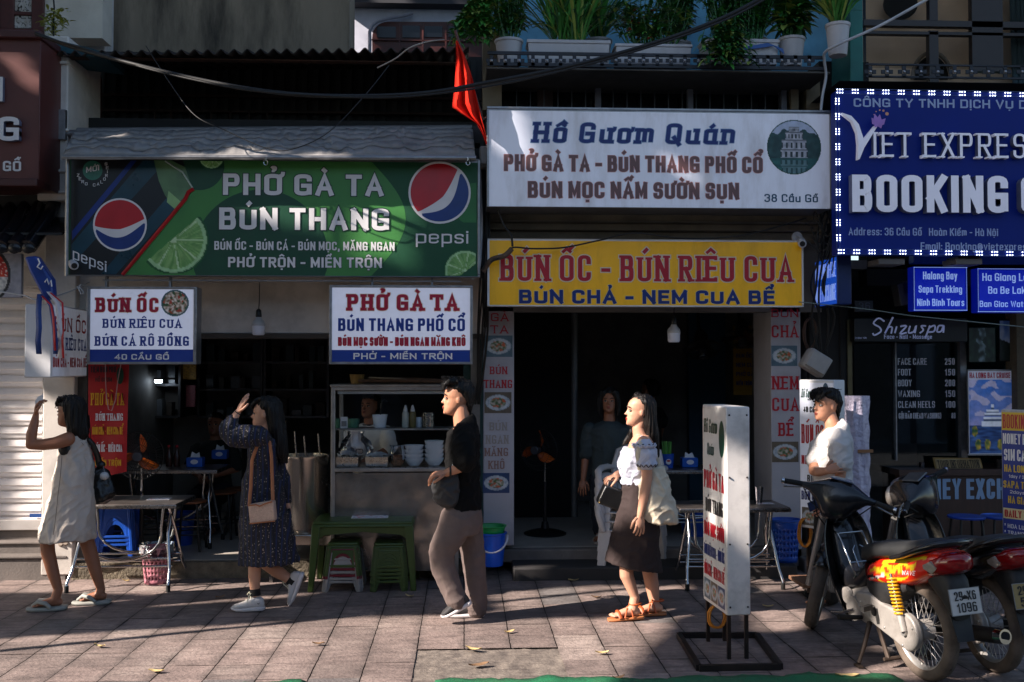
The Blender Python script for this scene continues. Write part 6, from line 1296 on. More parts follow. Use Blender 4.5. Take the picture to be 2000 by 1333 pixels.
# stacked white plastic chairs
PCH=M('white plastic chair',(186,180,178),.45,0,.06,5,dirt=.25)
def plastic_chair():
 r=T('plastic_chair','white plastic armchair, lowest of the stack behind the woman with the tote bag','chair',(0,0,0),'stacked white plastic chairs'); mb=MB()
 mb.loft([[(a*.2,-.22+.0,.42),(a*.22,.2,.41),(a*.22,.2,.425),(a*.2,-.22,.435)]for a in(-1,-.5,0,.5,1)],PCH); mb.build('seat',r,bevel=.006)
 for sx in(-1,1):
  for y0,y1 in((-.2,-.27),(.18,.27)):
   mb=MB(); x,X=sx*.2,sx*.25; mb.loft([[(X-.03,y1-.012,0),(X+.03,y1-.012,0),(X+.03,y1+.02,0),(X-.03,y1+.02,0)],[(x-.04,y0-.015,.42),(x+.04,y0-.015,.42),(x+.04,y0+.025,.42),(x-.04,y0+.025,.42)]],PCH); mb.build('leg',r,bevel=.006)
  mb=MB(); mb.tube([(sx*.23,-.22,.42),(sx*.27,-.25,.58),(sx*.28,-.22,.645),(sx*.285,-.05,.66),(sx*.275,.15,.655),(sx*.24,.24,.64)],[.022,.022,.027,.03,.028,.02],10,PCH,flat=1.3); mb.build('armrest',r,smooth=60)
 mb=MB()
 for i in range(5):x=-.16+.08*i; mb.tube([(x,.2,.43),(x*1.05,.255,.62),(x*1.02,.29,.8)],.018,8,PCH,flat=1.5)
 mb.tube([(-.22,.2,.42),(-.235,.26,.65),(-.2,.3,.8),(-.1,.315,.84),(.1,.315,.84),(.2,.3,.8),(.235,.26,.65),(.22,.2,.42)],.024,10,PCH); mb.build('backrest',r,smooth=60); return r
ch=plastic_chair(); c=G(1252,1143); base=Vector((c.x,c.y+.42,0)); ch.location=base; ch.rotation_euler=(0,0,-.35); ch.scale=(.93,.93,.93)
for k,lab in enumerate(('second white plastic chair up in the stack behind the tote bag','middle white plastic chair of the stack behind the tote bag','white plastic chair just under the top of the stack','topmost white plastic chair of the stack behind the tote bag')):dup(ch,base+Vector((.004*k,.012*(k+1),.075*(k+1))),(0,0,-.35),lab)
# desk of the travel office
r=T('desk','dark wood desk lettered for money exchange','desk',at(1860,1080,8.95)); DK=M('brown desk laminate',(62,42,34),.5,0,.2,5,stretch=(6,1,.6)); mb=MB(); mb.pbox(1763,928,2050,1076,9.14,9.6,DK); mb.build('carcass',r,bevel=.004); mb=MB(); mb.pbox(1756,918,2060,929,9.1,9.75,DK); mb.build('top',r,bevel=.004)
pan=front(1763,928,2050,1076,9.14); mb=MB(); txt(mb,pan,'MONEY EXCHANGE',1777,2046,936,976,ink('desk lettering blue',(130,156,186)),off=.022); mb.build('lettering',r)
r=T('desk_sign','small brass framed information sign on the exchange desk','sign',at(1870,920,9.2)); q=[P(x,y,9.2)for x,y in((1828,921),(1921,920),(1915,895),(1822,894))]; pan=Panel(q[0],q[1]-q[0],q[3]-q[0],Vector((0,-1,.2)),(0,0,100,28)); mb=MB(); mb.prism(q,(0,.02,0),M('brass',(140,116,70),.4,.6)); mb.poly([pan.pt(a,b,.004)for a,b in((3,25),(97,25),(97,3),(3,3))],M('old gold plate',(150,130,92),.5)); mb.build('plate',r); mb=MB(); txt(mb,pan,'TOUR INFORMATION',6,94,6,22,INKBK,off=.025,serif=.03,slab=.12,d=.007); mb.build('lettering',r)
c=P(1802,918,9.3); t=T('glass','small drinking glass on the exchange desk','glass',c); mb=MB(); mb.lathe([(.026,0),(.032,.07),(.03,.07),(.024,.006),(0,.006)],c,n=18,m=FILM); mb.build('tumbler',t,smooth=50)
r=T('potted_flower','dark red flowers in a stand at the right end of the desk','flowers',at(1955,918,9.2)); mb=MB(); rnd=random.Random(3); b0=P(1955,918,9.2)
for i in range(40):a=rnd.uniform(0,6.3); p=b0+Vector((rnd.uniform(-.1,.08),rnd.uniform(-.06,.06),rnd.uniform(.03,.32))); leafquad(mb,p,Vector((cos(a),sin(a),.4)),.06,.04,m=M('dark red petal',(90,20,30),.5)if rnd.random()<.5 else LFG[1])
mb.lathe([(.05,0),(.06,.1),(0,.1)],b0,n=14,m=BLKP); mb.build('flowers',r,smooth=0)
# wrapped board
c=P(1678,1000,8.3); r=T('wrapped_board','pale slim board wrapped in shiny plastic film behind the man in white','wrapped board',(c.x,8.35,0)); z1=P(1678,776,8.3).z; mb=MB(); mb.box(c.x-.075,c.x+.07,8.3,8.4,.05,z1,M('pale lilac board',(176,166,186),.4)); mb.build('board',r,bevel=.006)
mb=MB(); n=28; FW=M('lilac wrap',(190,182,200),.22,0,.1,6,bump=2,bscale=24); mb.loft([[Vector((c.x,8.35,z))+Vector(((.10+.014*sin(i*2.7+z*9)+.01*sin(i*1.3-z*21))*cos(2*pi*i/n),(.075+.012*sin(i*1.9+z*7))*sin(2*pi*i/n),0))for i in range(n)]for z in[.15+i*(z1-.14)/30 for i in range(31)]],FW); mb.build('film',r,smooth=80); mb=MB(); mb.box(c.x-.02,c.x+.105,8.255,8.28,P(1678,884,8.3).z,P(1678,878,8.3).z,M('brown tape',(150,104,66),.5)); mb.build('tape',r)
for i,(xa,ya,xb,yb)in enumerate(((118,1062,134,1121),(128,1060,147,1119))):
 mb=MB(); a,b=P(xa,ya,8.83-.0),G(xb,yb); mb.tube([b+Vector((0,.1,0)),(a+b)/2+Vector((.005,.08,0)),a],.02,9,M('pale wooden pole',(130,116,104),.8,0,.25,12)); tag(mb.build('wooden_pole',smooth=60),('pale wooden pole leaning by the steps, nearer the shutter','pale wooden pole leaning by the steps, nearer the folding table')[i],'pole')
 # interior furnishings, left shop
def cabinet(lab,q,Y,dd,nsh,m,grp='shelves inside the noodle shop'):
 r=T('shelf_cabinet',lab,'cabinet',at((q[0]+q[2])/2,q[3],Y),grp); mb=MB(); a,b=P(q[0],q[1],Y),P(q[2],q[3],Y);
 for x in(a.x,b.x-.025):mb.box(x,x+.025,Y,Y+dd,b.z,a.z,m)
 mb.box(a.x,b.x,Y+dd,Y+dd+.02,b.z,a.z,DARKW); mb.build('frame',r);
 for k in range(nsh):mb=MB(); z=b.z+(a.z-b.z)*k/(nsh-1); mb.box(a.x+.026,b.x-.026,Y+.001,Y+dd,z-.012,z+.012,m); mb.build('shelf',r)
 return r,a,b
DALU=M('dull aluminium',(84,84,86),.4,.7,.2)
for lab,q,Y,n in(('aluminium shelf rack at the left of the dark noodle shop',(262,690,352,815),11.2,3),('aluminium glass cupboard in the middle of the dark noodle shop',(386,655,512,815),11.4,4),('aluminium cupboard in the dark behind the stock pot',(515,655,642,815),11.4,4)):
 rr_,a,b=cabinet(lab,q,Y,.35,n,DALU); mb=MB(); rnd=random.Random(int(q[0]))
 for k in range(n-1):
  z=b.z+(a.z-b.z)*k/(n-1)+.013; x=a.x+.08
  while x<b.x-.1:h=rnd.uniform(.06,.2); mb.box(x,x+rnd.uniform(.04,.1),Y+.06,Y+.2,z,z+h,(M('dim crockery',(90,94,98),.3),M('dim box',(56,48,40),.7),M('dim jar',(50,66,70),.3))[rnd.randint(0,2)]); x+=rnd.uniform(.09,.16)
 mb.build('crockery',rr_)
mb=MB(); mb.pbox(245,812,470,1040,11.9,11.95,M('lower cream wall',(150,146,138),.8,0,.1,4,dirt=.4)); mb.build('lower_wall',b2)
r=T('tube_light','small lit tube lamp deep inside the noodle shop','lamp',at(309,745,11.0)); mb=MB(); mb.tube([P(303,745,11),P(316,745,11)],.018,10,M('lit tube',(230,240,255),.4,emit=9,ecol=(215,235,255))); mb.build('tube',r); mb=MB(); mb.pbox(300,738,345,742,10.98,11.05,DALU); mb.build('fitting',r)
# interior, right shop
mb=MB(); mb.tube([P(1122,606,9.6),P(1122,1010,9.6)],.03,10,M('grey pipe',(60,64,66),.5)); o=mb.build('standpipe',smooth=60); tag(o,'grey vertical pipe inside the dark doorway','pipe')
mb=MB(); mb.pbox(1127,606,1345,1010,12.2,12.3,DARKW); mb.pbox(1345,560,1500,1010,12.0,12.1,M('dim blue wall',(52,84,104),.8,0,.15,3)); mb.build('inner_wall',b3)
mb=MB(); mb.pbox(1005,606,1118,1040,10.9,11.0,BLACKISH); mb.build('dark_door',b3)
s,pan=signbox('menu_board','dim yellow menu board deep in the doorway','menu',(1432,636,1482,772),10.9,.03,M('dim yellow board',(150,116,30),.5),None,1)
mb=MB()
for i,t in enumerate(('CƠM TRUYỀN','BÚN CHẢ','BÚN ỐC','NEM CUA','PHỞ GÀ','MIẾN TRỘN')):txt(mb,pan,t,1438,1476-4*(i%3),655+i*18,663+i*18,RED if i==0 else NAVY,off=.02)
mb.build('lettering',s)
for i,(px,lab)in enumerate(((330,'dark sauce bottle on the inner steel table left of the tissue box'),(345,'second sauce bottle on the inner steel table, nearer the tissue box'))):
 c=P(px,920,9.8); c.z=FZ+.722; t=T('sauce_bottle',lab,'bottle',c,'sauce bottles on the inner table'); mb=MB(); mb.lathe([(.028,0),(.03,.01),(.03,.1),(.012,.15),(.012,.18),(0,.18)],c,n=18,m=M('brown sauce',(60,26,16),.25)); mb.build('flask',t,smooth=50); mb=MB(); mb.lathe([(.014,.181),(.014,.2),(0,.2)],c,n=14,m=M('ink red')); mb.build('cap',t)
for i,(q,cl,lab)in enumerate((((356,700,384,742),(150,120,60),'yellowed notice on the dark wall between the shelves'),((362,752,382,796),(120,70,80),'faded pink calendar low on the dark wall between the shelves'),((516,822,560,862),(150,146,136),'pale notice on the back wall above the stock pot'))):
 s,pan=signbox('wall_notice',lab,'notice',q,11.3 if i<2 else 11.7,.02,M('notice paper %d'%i,cl,.7),None,1); pic('print',pan,(q[0]+2,q[1]+2,q[2]-2,q[3]-2),14,20,lambda u,v:mixc(cl,(60,50,50),1.5*max(0,nz(u*2,v*7,3))),s,pm,.004)
 # ================================================================== people
SKIN=M('skin',(180,128,101),.5,0,.06,14,spec=.4); SKIND=M('tanned skin',(150,98,72),.5,0,.06,14,spec=.4); SKINP=M('pale skin',(190,142,117),.5,0,.06,14,spec=.4)
HAIR=M('black hair',(10,9,10),.5,0,.3,40,bump=.5,bscale=26,stretch=(6,6,.35),spec=.28); HAIRB=M('dark brown hair',(20,14,12),.5,0,.3,40,bump=.5,bscale=26,stretch=(6,6,.35),spec=.28)
LIPC=M('lip',(150,66,58),.45); EYEW=M('eye white',(150,142,134),.3); EYED=M('eye dark',(20,14,12),.25); BROWC=M('brow hair',(26,20,18),.7)
def J(Y0):return lambda px,py,dy=0:P(px,py,Y0+dy)
def remesh(name,mb,voxel,mat,parent,smooth=4,fold=None,extra=None,mats=None,post=None):
 off=Vector((0,0,0)); q=parent
 while q:off+=q.location; q=q.parent
 me=bpy.data.meshes.new(name); me.from_pydata(mb.v,[],mb.f); bm=bmesh.new(); bm.from_mesh(me); bmesh.ops.recalc_face_normals(bm,faces=bm.faces); bm.to_mesh(me); bm.free()
 o=bpy.data.objects.new(name,me); COL.objects.link(o); m=o.modifiers.new('r','REMESH'); m.mode='VOXEL'; m.voxel_size=voxel; m.use_smooth_shade=True
 if smooth:s=o.modifiers.new('s','SMOOTH'); s.factor=.5; s.iterations=smooth
 dg=bpy.context.evaluated_depsgraph_get(); me2=bpy.data.meshes.new_from_object(o.evaluated_get(dg)); bpy.data.objects.remove(o); bpy.data.meshes.remove(me)
 if fold:
  n=[v.normal.copy()for v in me2.vertices]
  for v,nn in zip(me2.vertices,n):v.co+=nn*fold(v.co)
 if extra: # fingers, toes: joined to the body surface
  bm=bmesh.new(); bm.from_mesh(me2); t=bpy.data.meshes.new('t'); t.from_pydata(extra.v,[],extra.f); b2_=bmesh.new(); b2_.from_mesh(t); bmesh.ops.recalc_face_normals(b2_,faces=b2_.faces); b2_.to_mesh(t); b2_.free(); bm.from_mesh(t); bm.to_mesh(me2); bm.free(); bpy.data.meshes.remove(t)
 for v in me2.vertices:v.co-=off
 me2.materials.clear()
 for mm in(mats or[mat]):me2.materials.append(mm)
 me2.polygons.foreach_set('use_smooth',[True]*len(me2.polygons)); me2.polygons.foreach_set('material_index',[0]*len(me2.polygons)); me2.name=name
 if post:post(me2,off)
 ob=bpy.data.objects.new(name,me2); COL.objects.link(ob); ob.parent=parent; return ob
def limb(mb,pts,rs,n=14,flat=1.0):
 mb.tube(pts,rs,n,None,flat=flat); mb.ell(pts[0],(rs[0]*.98,)*3,12,8); mb.ell(pts[-1],(rs[-1]*.98,)*3,12,8)
def ring(c,rx,ry,n=20,tilt=0,yaw=0):
 c=Vector(c); return[c+Vector((rx*cos(2*pi*i/n)*cos(yaw)-ry*sin(2*pi*i/n)*sin(yaw),rx*cos(2*pi*i/n)*sin(yaw)+ry*sin(2*pi*i/n)*cos(yaw),tilt*rx*cos(2*pi*i/n)))for i in range(n)]
HS=((0,.29,.06,.10),(.05,.355,-.02,.16),(.13,.375,-.10,.21),(.22,.372,-.18,.245),(.30,.362,-.27,.265),(.40,.35,-.37,.29),(.50,.335,-.43,.31),(.56,.362,-.45,.325),(.62,.362,-.455,.328),(.72,.345,-.455,.33),(.83,.28,-.41,.30),(.92,.16,-.29,.22),(.98,.02,-.13,.1))
class Head:
 def __init__(s,chin,H,yaw=0,pitch=0): # yaw 0 looks to -x; positive yaw turns towards the camera
  s.c=Vector(chin); s.H=H
  R=Matrix.Rotation(pi+yaw,3,'Z')@Matrix.Rotation(-pitch,3,'Y'); s.R=R; s.o=s.c-R@Vector((.33*H,0,0))
 def p(s,x,y,t):return s.o+s.R@Vector((x*s.H,y*s.H,t*s.H))
 def build(s,mb):
  rings=[]
  for t,f,b,w in HS:
   cx=(f+b)/2; rx=(f-b)/2; rings.append([s.p(cx+rx*cos(a)*(1 if cos(a)<0 else 1),w*math.copysign(abs(sin(a))**.85,sin(a)),t+(.02*cos(a)if t<.1 else 0))for a in[2*pi*i/24 for i in range(24)]])
  mb.loft(rings)
  mb.loft([[s.p(x+dx,y,t)for dx,y in((-.06,-w),(.0,-w*.6),(.012,0),(0,w*.6),(-.06,w))]for x,w,t in((.345,.035,.56),(.37,.035,.5),(.41,.042,.43),(.452,.058,.375),(.42,.07,.345),(.35,.06,.33))])
  mb.ell(s.p(.368,0,.245),(.03*s.H,.075*s.H,.022*s.H),10,6,rot=s.R); mb.ell(s.p(.36,0,.2),(.032*s.H,.065*s.H,.024*s.H),10,6,rot=s.R); mb.ell(s.p(.335,0,.08),(.05*s.H,.08*s.H,.06*s.H),10,6,rot=s.R)
  for sy in(-1,1):
   mb.ell(s.p(-.04,sy*.325,.44),(.06*s.H,.022*s.H,.095*s.H),10,8,rot=s.R); mb.ell(s.p(.22,sy*.16,.36),(.08*s.H,.07*s.H,.09*s.H),10,6,rot=s.R)
 def face(s,root,lip=LIPC):
  for sy in(-1,1):
   mb=MB(); mb.ell(s.p(.315,sy*.135,.495),(.034*s.H,.075*s.H,.03*s.H),12,8,rot=s.R,m=EYEW); mb.ell(s.p(.332,sy*.135,.495),(.022*s.H,.036*s.H,.031*s.H),10,7,rot=s.R,m=EYED)
   mb.tube([s.p(.325-abs(k)*.02,sy*(.135+.07*k),.522-.008*abs(k))for k in(-1,-.5,0,.5,1)],.014*s.H,6,EYED); mb.build('eye',root)
   mb=MB(); mb.tube([s.p(.362-.03*max(0,k),sy*(.14+.09*k),.60+.012*(1-abs(k)))for k in(-1,-.5,0,.5,1)],[.012*s.H,.021*s.H,.022*s.H,.018*s.H,.008*s.H],6,BROWC); mb.build('eyebrow',root)
  mb=MB(); mb.ell(s.p(.39,0,.243),(.022*s.H,.08*s.H,.019*s.H),12,6,rot=s.R,m=lip); mb.ell(s.p(.383,0,.203),(.024*s.H,.07*s.H,.021*s.H),12,6,rot=s.R,m=lip); mb.build('lips',root)
def hand(bmb,fmb,wrist,d,up,curl=.5,s=1.0,thumb=1,spread=.15):
 """palm goes in the body mesh, five bent fingers in the joined surface; d = wrist -> knuckles, up = back of the hand"""
 d=Vector(d).normalized(); up=Vector(up); up=(up-d*up.dot(d)).normalized(); sd=d.cross(up); w=Vector(wrist); Rm=Matrix((d,sd,up)).transposed()
 bmb.ell(w+d*.045*s,(.055*s,.04*s,.017*s),12,8,rot=Rm); bmb.ell(w+d*.015*s,(.035*s,.028*s,.018*s),12,8,rot=Rm)
 for i,(o,l)in enumerate(((-.031,.068),(-.0105,.078),(.0105,.074),(.031,.058))):
  a=w+d*(.085-.004*abs(i-1.2))*s+sd*o*s; dd=(d+sd*spread*o/.03).normalized(); pts=[a-dd*.02*s]; ang=0; p=a
  pts.append(p)
  for k,f in enumerate((.45,.32,.25)):
   ang+=curl*(.55,.75,.5)[k]; p=p+(dd*cos(ang)-up*sin(ang))*l*f*s*1.05; pts.append(p)
  limb(fmb,pts,[.009*s,.0088*s,.008*s,.0072*s,.006*s],9)
 a=w+d*.02*s-sd*.03*s*thumb; q=(d*.75-sd*.65*thumb-up*.25).normalized(); p1=a+q*.035*s; q2=(d*.9-sd*.2*thumb-up*.35*(.5+curl)).normalized(); limb(fmb,[a,p1,p1+q2*.03*s,p1+q2*.052*s],[.012*s,.0105*s,.0095*s,.007*s],9)
def bodyfold(a,sx=9,sz=4,seed=0,f2=26):
 def f(p):
  r1=max(0,1-3.2*abs(noise.noise(Vector((p.x*sx*.9+p.z*sz*1.3,p.y*sx*.9,p.z*sz*1.6-p.x*sx*.5+seed))))); r2=max(0,1-3*abs(noise.noise(Vector((p.x*f2*.5-p.z*f2*.35,p.y*f2*.5,p.z*f2*.45+seed*3)))))
  return a*(.75*noise.noise(Vector((p.x*sx,p.y*sx,p.z*sz+seed)))+.75*r1+.42*r2-.35)
 return f
def hairfold(a=.006):return lambda p:a*(1.3*noise.noise(Vector((p.x*42,p.y*42,p.z*5)))+noise.noise(Vector((p.x*90,p.y*90,p.z*6)))+.5*noise.noise(Vector((p.x*150,p.y*150,p.z*8))))
def strands(mb,pts_fn,n,m,r=.0025):
 for i in range(n):q=pts_fn(i); K=len(q); mb.tube(q,[r*(1-.75*k/(K-1))for k in range(K)],5,m)
SOLEW=M('white sole',(206,200,200),.5,0,.05,dirt=.2)
def shoe(root,heel,toe,up,w_,upper,sole,laces=None,ankle=.075,tag_=None):
 """trainer: heel and toe are sole points; parts shoe > sole, laces"""
 h=Vector(heel); t=Vector(toe); d=(t-h); Ln=d.length; d.normalize(); up=Vector(up); up=(up-d*up.dot(d)).normalized(); s=up.cross(d)
 W=lambda x,y,z:h+d*x*Ln+s*y+up*z; n=16
 def sec(x,hw,z0,z1,p=.7):return[W(x,hw*math.copysign(abs(cos(a))**p,cos(a)),(z0+z1)/2+(z1-z0)/2*math.copysign(abs(sin(a))**p,sin(a)))for a in[2*pi*i/n for i in range(n)]]
 mb=MB(); mb.loft([sec(0,w_*.5,.03,.055),sec(.03,w_*.7,.025,.085),sec(.12,w_*.78,.02,.1),sec(.25,w_*.8,.02,.098),sec(.38,w_*.82,.02,.095),sec(.5,w_*.88,.02,.082),sec(.65,w_*.98,.02,.066),sec(.8,w_*.98,.02,.055),sec(.92,w_*.8,.02,.048),sec(1.0,w_*.35,.022,.036)],upper)
 o=mb.build('shoe',root,smooth=70)
 mb=MB(); mb.loft([sec(-.025,w_*.6,.006,.03,.5),sec(.06,w_*.92,.0,.034,.4),sec(.3,w_*.9,.0,.03,.4),sec(.6,w_*1.06,.0,.026,.4),sec(.85,w_*1.0,.003,.026,.4),sec(1.0,w_*.6,.014,.03,.5),sec(1.03,w_*.3,.02,.03)],sole); mb.build('sole',o,smooth=60)
 mb=MB()
 for k in range(5):x=.4+.075*k; z=.1-.012*k; mb.tube([W(x,-w_*.55,z-.018),W(x+.01,0,z+.004),W(x,w_*.55,z-.018)],.0045,6,laces or sole)
 if laces:mb.tube([W(.42,0,.1),W(.4,w_*.4,.13),W(.46,w_*.9,.115),W(.5,w_*1.1,.07)],.003,5,laces); mb.tube([W(.42,0,.1),W(.47,-w_*.4,.135),W(.55,-w_*.8,.11)],.003,5,laces)
 mb.build('laces',o); return o
def foot(bmb,fmb,ankle,heel,toe,w_=.04):
 h=Vector(heel); t=Vector(toe); a=Vector(ankle); d=(t-h).normalized(); up=Vector((0,0,1)); up=(up-d*up.dot(d)).normalized(); s=up.cross(d); L_=(t-h).length
 limb(bmb,[a,h+d*.05+up*.045,h+d*.03+up*.028],[.034,.037,.026],14)
 bmb.loft([[h+d*x+s*hw*cos(q)+up*(zc+zr*sin(q))for q in[2*pi*i/14 for i in range(14)]]for x,hw,zc,zr in((0,.02,.03,.018),(.02,.03,.03,.028),(.07,.031,.036,.034),(.12,.034,.03,.026),(.16,.041,.022,.018),(L_-.035,.042,.016,.013),(L_-.02,.036,.014,.010))])
 for i,(o,l,r_)in enumerate(((-.03,.036,.011),(-.011,.035,.0085),(.005,.032,.008),(.019,.027,.0075),(.032,.021,.007))):
  p=h+d*(L_-.035)+s*o+up*.013; limb(fmb,[p,p+d*l*.6+up*.003,p+d*l],[r_,r_,r_*.85],8)
  # ---------------------------------------------------------------- man in the black shirt
def man_black():
 Y0=7.3; j=J(Y0); root=T('person','person in black t-shirt and loose mauve grey trousers striding with a grey shoulder bag','person',(P(905,1205,Y0).x,Y0,0)); b=MB(); f=MB()
 hd=Head(j(869,811),.243,.06,.03); hd.build(b)
 limb(b,[hd.p(-.12,0,.25),j(901,814),j(906,838)],[.06,.06,.07],16)
 b.loft([ring(j(905,836),.075,.15),ring(j(906,870),.1,.175),ring(j(904,930),.095,.15),ring(j(903,985),.1,.155),ring(j(904,1010),.1,.15)])
 limb(b,[j(906,848,-.18),j(908,875,-.225),j(914,905,-.25)],[.05,.048,.042]); limb(b,[j(914,905,-.25),j(897,914,-.245),j(873,924,-.225)],[.042,.037,.027])
 limb(b,[j(906,848,.18),j(905,905,.22),j(872,926,.16)],[.05,.04,.028])
 for q in([j(900,1005,-.09),j(852,1078,-.1),j(893,1170,-.1)],[j(908,1005,.09),j(922,1090,.1),j(924,1190,.1)]):limb(b,q,[.08,.055,.04])
 hand(b,f,j(873,924,-.225),Vector((-1,.1,-.12)),Vector((-.1,-.35,1)),.8,1.0,1); hand(b,f,j(872,926,.16),Vector((-1,0,-.2)),Vector((0,0,1)),.7,1,-1)
 remesh('body',b,.005,SKIN,root,3,None,f); hd.face(root)
 h=MB(); H=hd
 h.loft([[H.p((ff+bb)/2+((ff-bb)/2)*cos(a),w_*sin(a),t)for a in[2*pi*i/22 for i in range(22)]]for t,ff,bb,w_ in((.08,-.36,-.43,.13),(.2,-.31,-.45,.2),(.36,-.24,-.48,.28),(.5,-.12,-.51,.35),(.62,-.02,-.53,.37),(.70,.1,-.54,.38),(.80,.27,-.535,.375),(.92,.29,-.48,.33),(1.02,.2,-.38,.26),(1.07,.06,-.24,.15))])
 for k in range(9):y=-.28+.07*k; limb(h,[H.p(.06,y,.99),H.p(.24,y*1.02,1.0),H.p(.36,y,.89),H.p(.395+.02*sin(k*2),y*1.0,.75+.04*cos(k*3))],[.022,.022,.015,.004],8)
 limb(h,[H.p(.05,-.345,.66),H.p(.03,-.35,.5)],[.014,.006],8)
 hr_=remesh('hair',h,.0045,HAIR,root,1,hairfold(.007))
 mb=MB(); rnd=random.Random(1); strands(mb,lambda i:[H.p(rnd.uniform(-.4,.4),rnd.uniform(-.3,.3),1.0),H.p(rnd.uniform(-.2,.48),rnd.uniform(-.36,.3),1.1+rnd.uniform(-.02,.05)),H.p(rnd.uniform(.0,.55),rnd.uniform(-.4,.3),.9+rnd.uniform(-.1,.15))],140,HAIR,.002); mb.build('loose_strands',hr_)
 # t-shirt
 c=MB(); c.loft([ring(j(904,822),.07,.08,tilt=.75),ring(j(905,830),.09,.13,tilt=.5),ring(j(905,847),.112,.205),ring(j(905,872),.122,.205),ring(j(904,905),.124,.185),ring(j(904,945),.126,.178),ring(j(904,978),.136,.188),ring(j(904,993),.14,.192)])
 limb(c,[j(905,849,-.165),j(906,870,-.215),j(908,898,-.245)],[.072,.08,.084],18); limb(c,[j(905,849,.165),j(905,872,.215),j(903,898,.235)],[.072,.08,.084],18)
 BT=M('black cotton',(9,9,10),.9,0,.2,30,bump=.3,bscale=300,spec=.2); remesh('t_shirt',c,.007,BT,root,4,bodyfold(.013,8,4,1))
 # trousers
 c=MB(); TR=M('mauve grey cotton',(100,86,82),.85,0,.1,20,bump=.4,bscale=220)
 c.loft([ring(j(904,980),.125,.172),ring(j(904,1000),.135,.182),ring(j(903,1022),.14,.185),ring(j(901,1040),.13,.175)])
 limb(c,[j(894,1010,-.09),j(884,1035,-.1),j(871,1060,-.105),j(862,1082,-.105),j(865,1106,-.105),j(875,1132,-.105),j(884,1154,-.105),j(892,1172,-.105)],[.118,.11,.1,.09,.083,.078,.076,.08],20)
 limb(c,[j(912,1012,.09),j(921,1060,.1),j(926,1100,.1),j(929,1150,.1),j(930,1190,.1)],[.112,.094,.084,.078,.076],20)
 remesh('trousers',c,.007,TR,root,3,bodyfold(.008,7,2.2,2,20))
 SB=M('charcoal suede',(44,42,44),.75,0,.3,20)
 shoe(root,j(921,1180,-.11),j(866,1209,-.11),Vector((-.35,-.1,1)),.046,SB,SOLEW,M('grey lace',(120,112,112),.7)); g1,g2=P(945,1205,Y0+.1),P(868,1207,Y0+.1); g1.z=g2.z=.003; shoe(root,g1,g2,Vector((0,0,1)),.046,SB,SOLEW,M('grey lace'))
 mb=MB(); pnl=Panel(j(893,1195,-.162),Vector((.07,0,.028)),Vector((-.02,0,.04)),Vector((0,-1,0)),(0,0,1,1));
 # bag
 r=T('shoulder_bag','dark grey nylon sling bag worn across the black shirt','bag',tuple(j(868,965,-.2))); c=MB(); c.loft([ring(j(866+dx,y,-.15),rx,ry)for dx,y,rx,ry in((14,922,.05,.06),(9,930,.08,.065),(5,950,.096,.072),(6,972,.094,.072),(10,985,.07,.065),(15,991,.03,.03))]); remesh('pouch',c,.006,M('dark grey nylon',(40,40,42),.6,0,.12,12,bump=.3,bscale=140),r,3,bodyfold(.012,12,7,5)); mb=MB(); mb.tube([j(884,925,-.22),j(890,890,-.2),j(900,850,-.19),j(908,838,-.1),j(915,850,.1),j(920,900,.16),j(905,950,.14),j(880,940,-.05)],.012,8,M('black webbing',(20,20,22),.8),flat=1.5); mb.build('strap',r); mb=MB(); mb.tube([j(885,917,-.235),j(889,893,-.222)],.012,8,WHITE); mb.build('strap_tag',r)
 mb=MB(); w0=j(880,921,-.23); mb.tube([w0+Vector((.0,.033*cos(a),.033*sin(a)))for a in[2*pi*i/16 for i in range(16)]],.007,6,BLKP,closed=True); tag(mb.build('wristband'),'black band on the wrist of the person with the sling bag','wristband')
man_black()
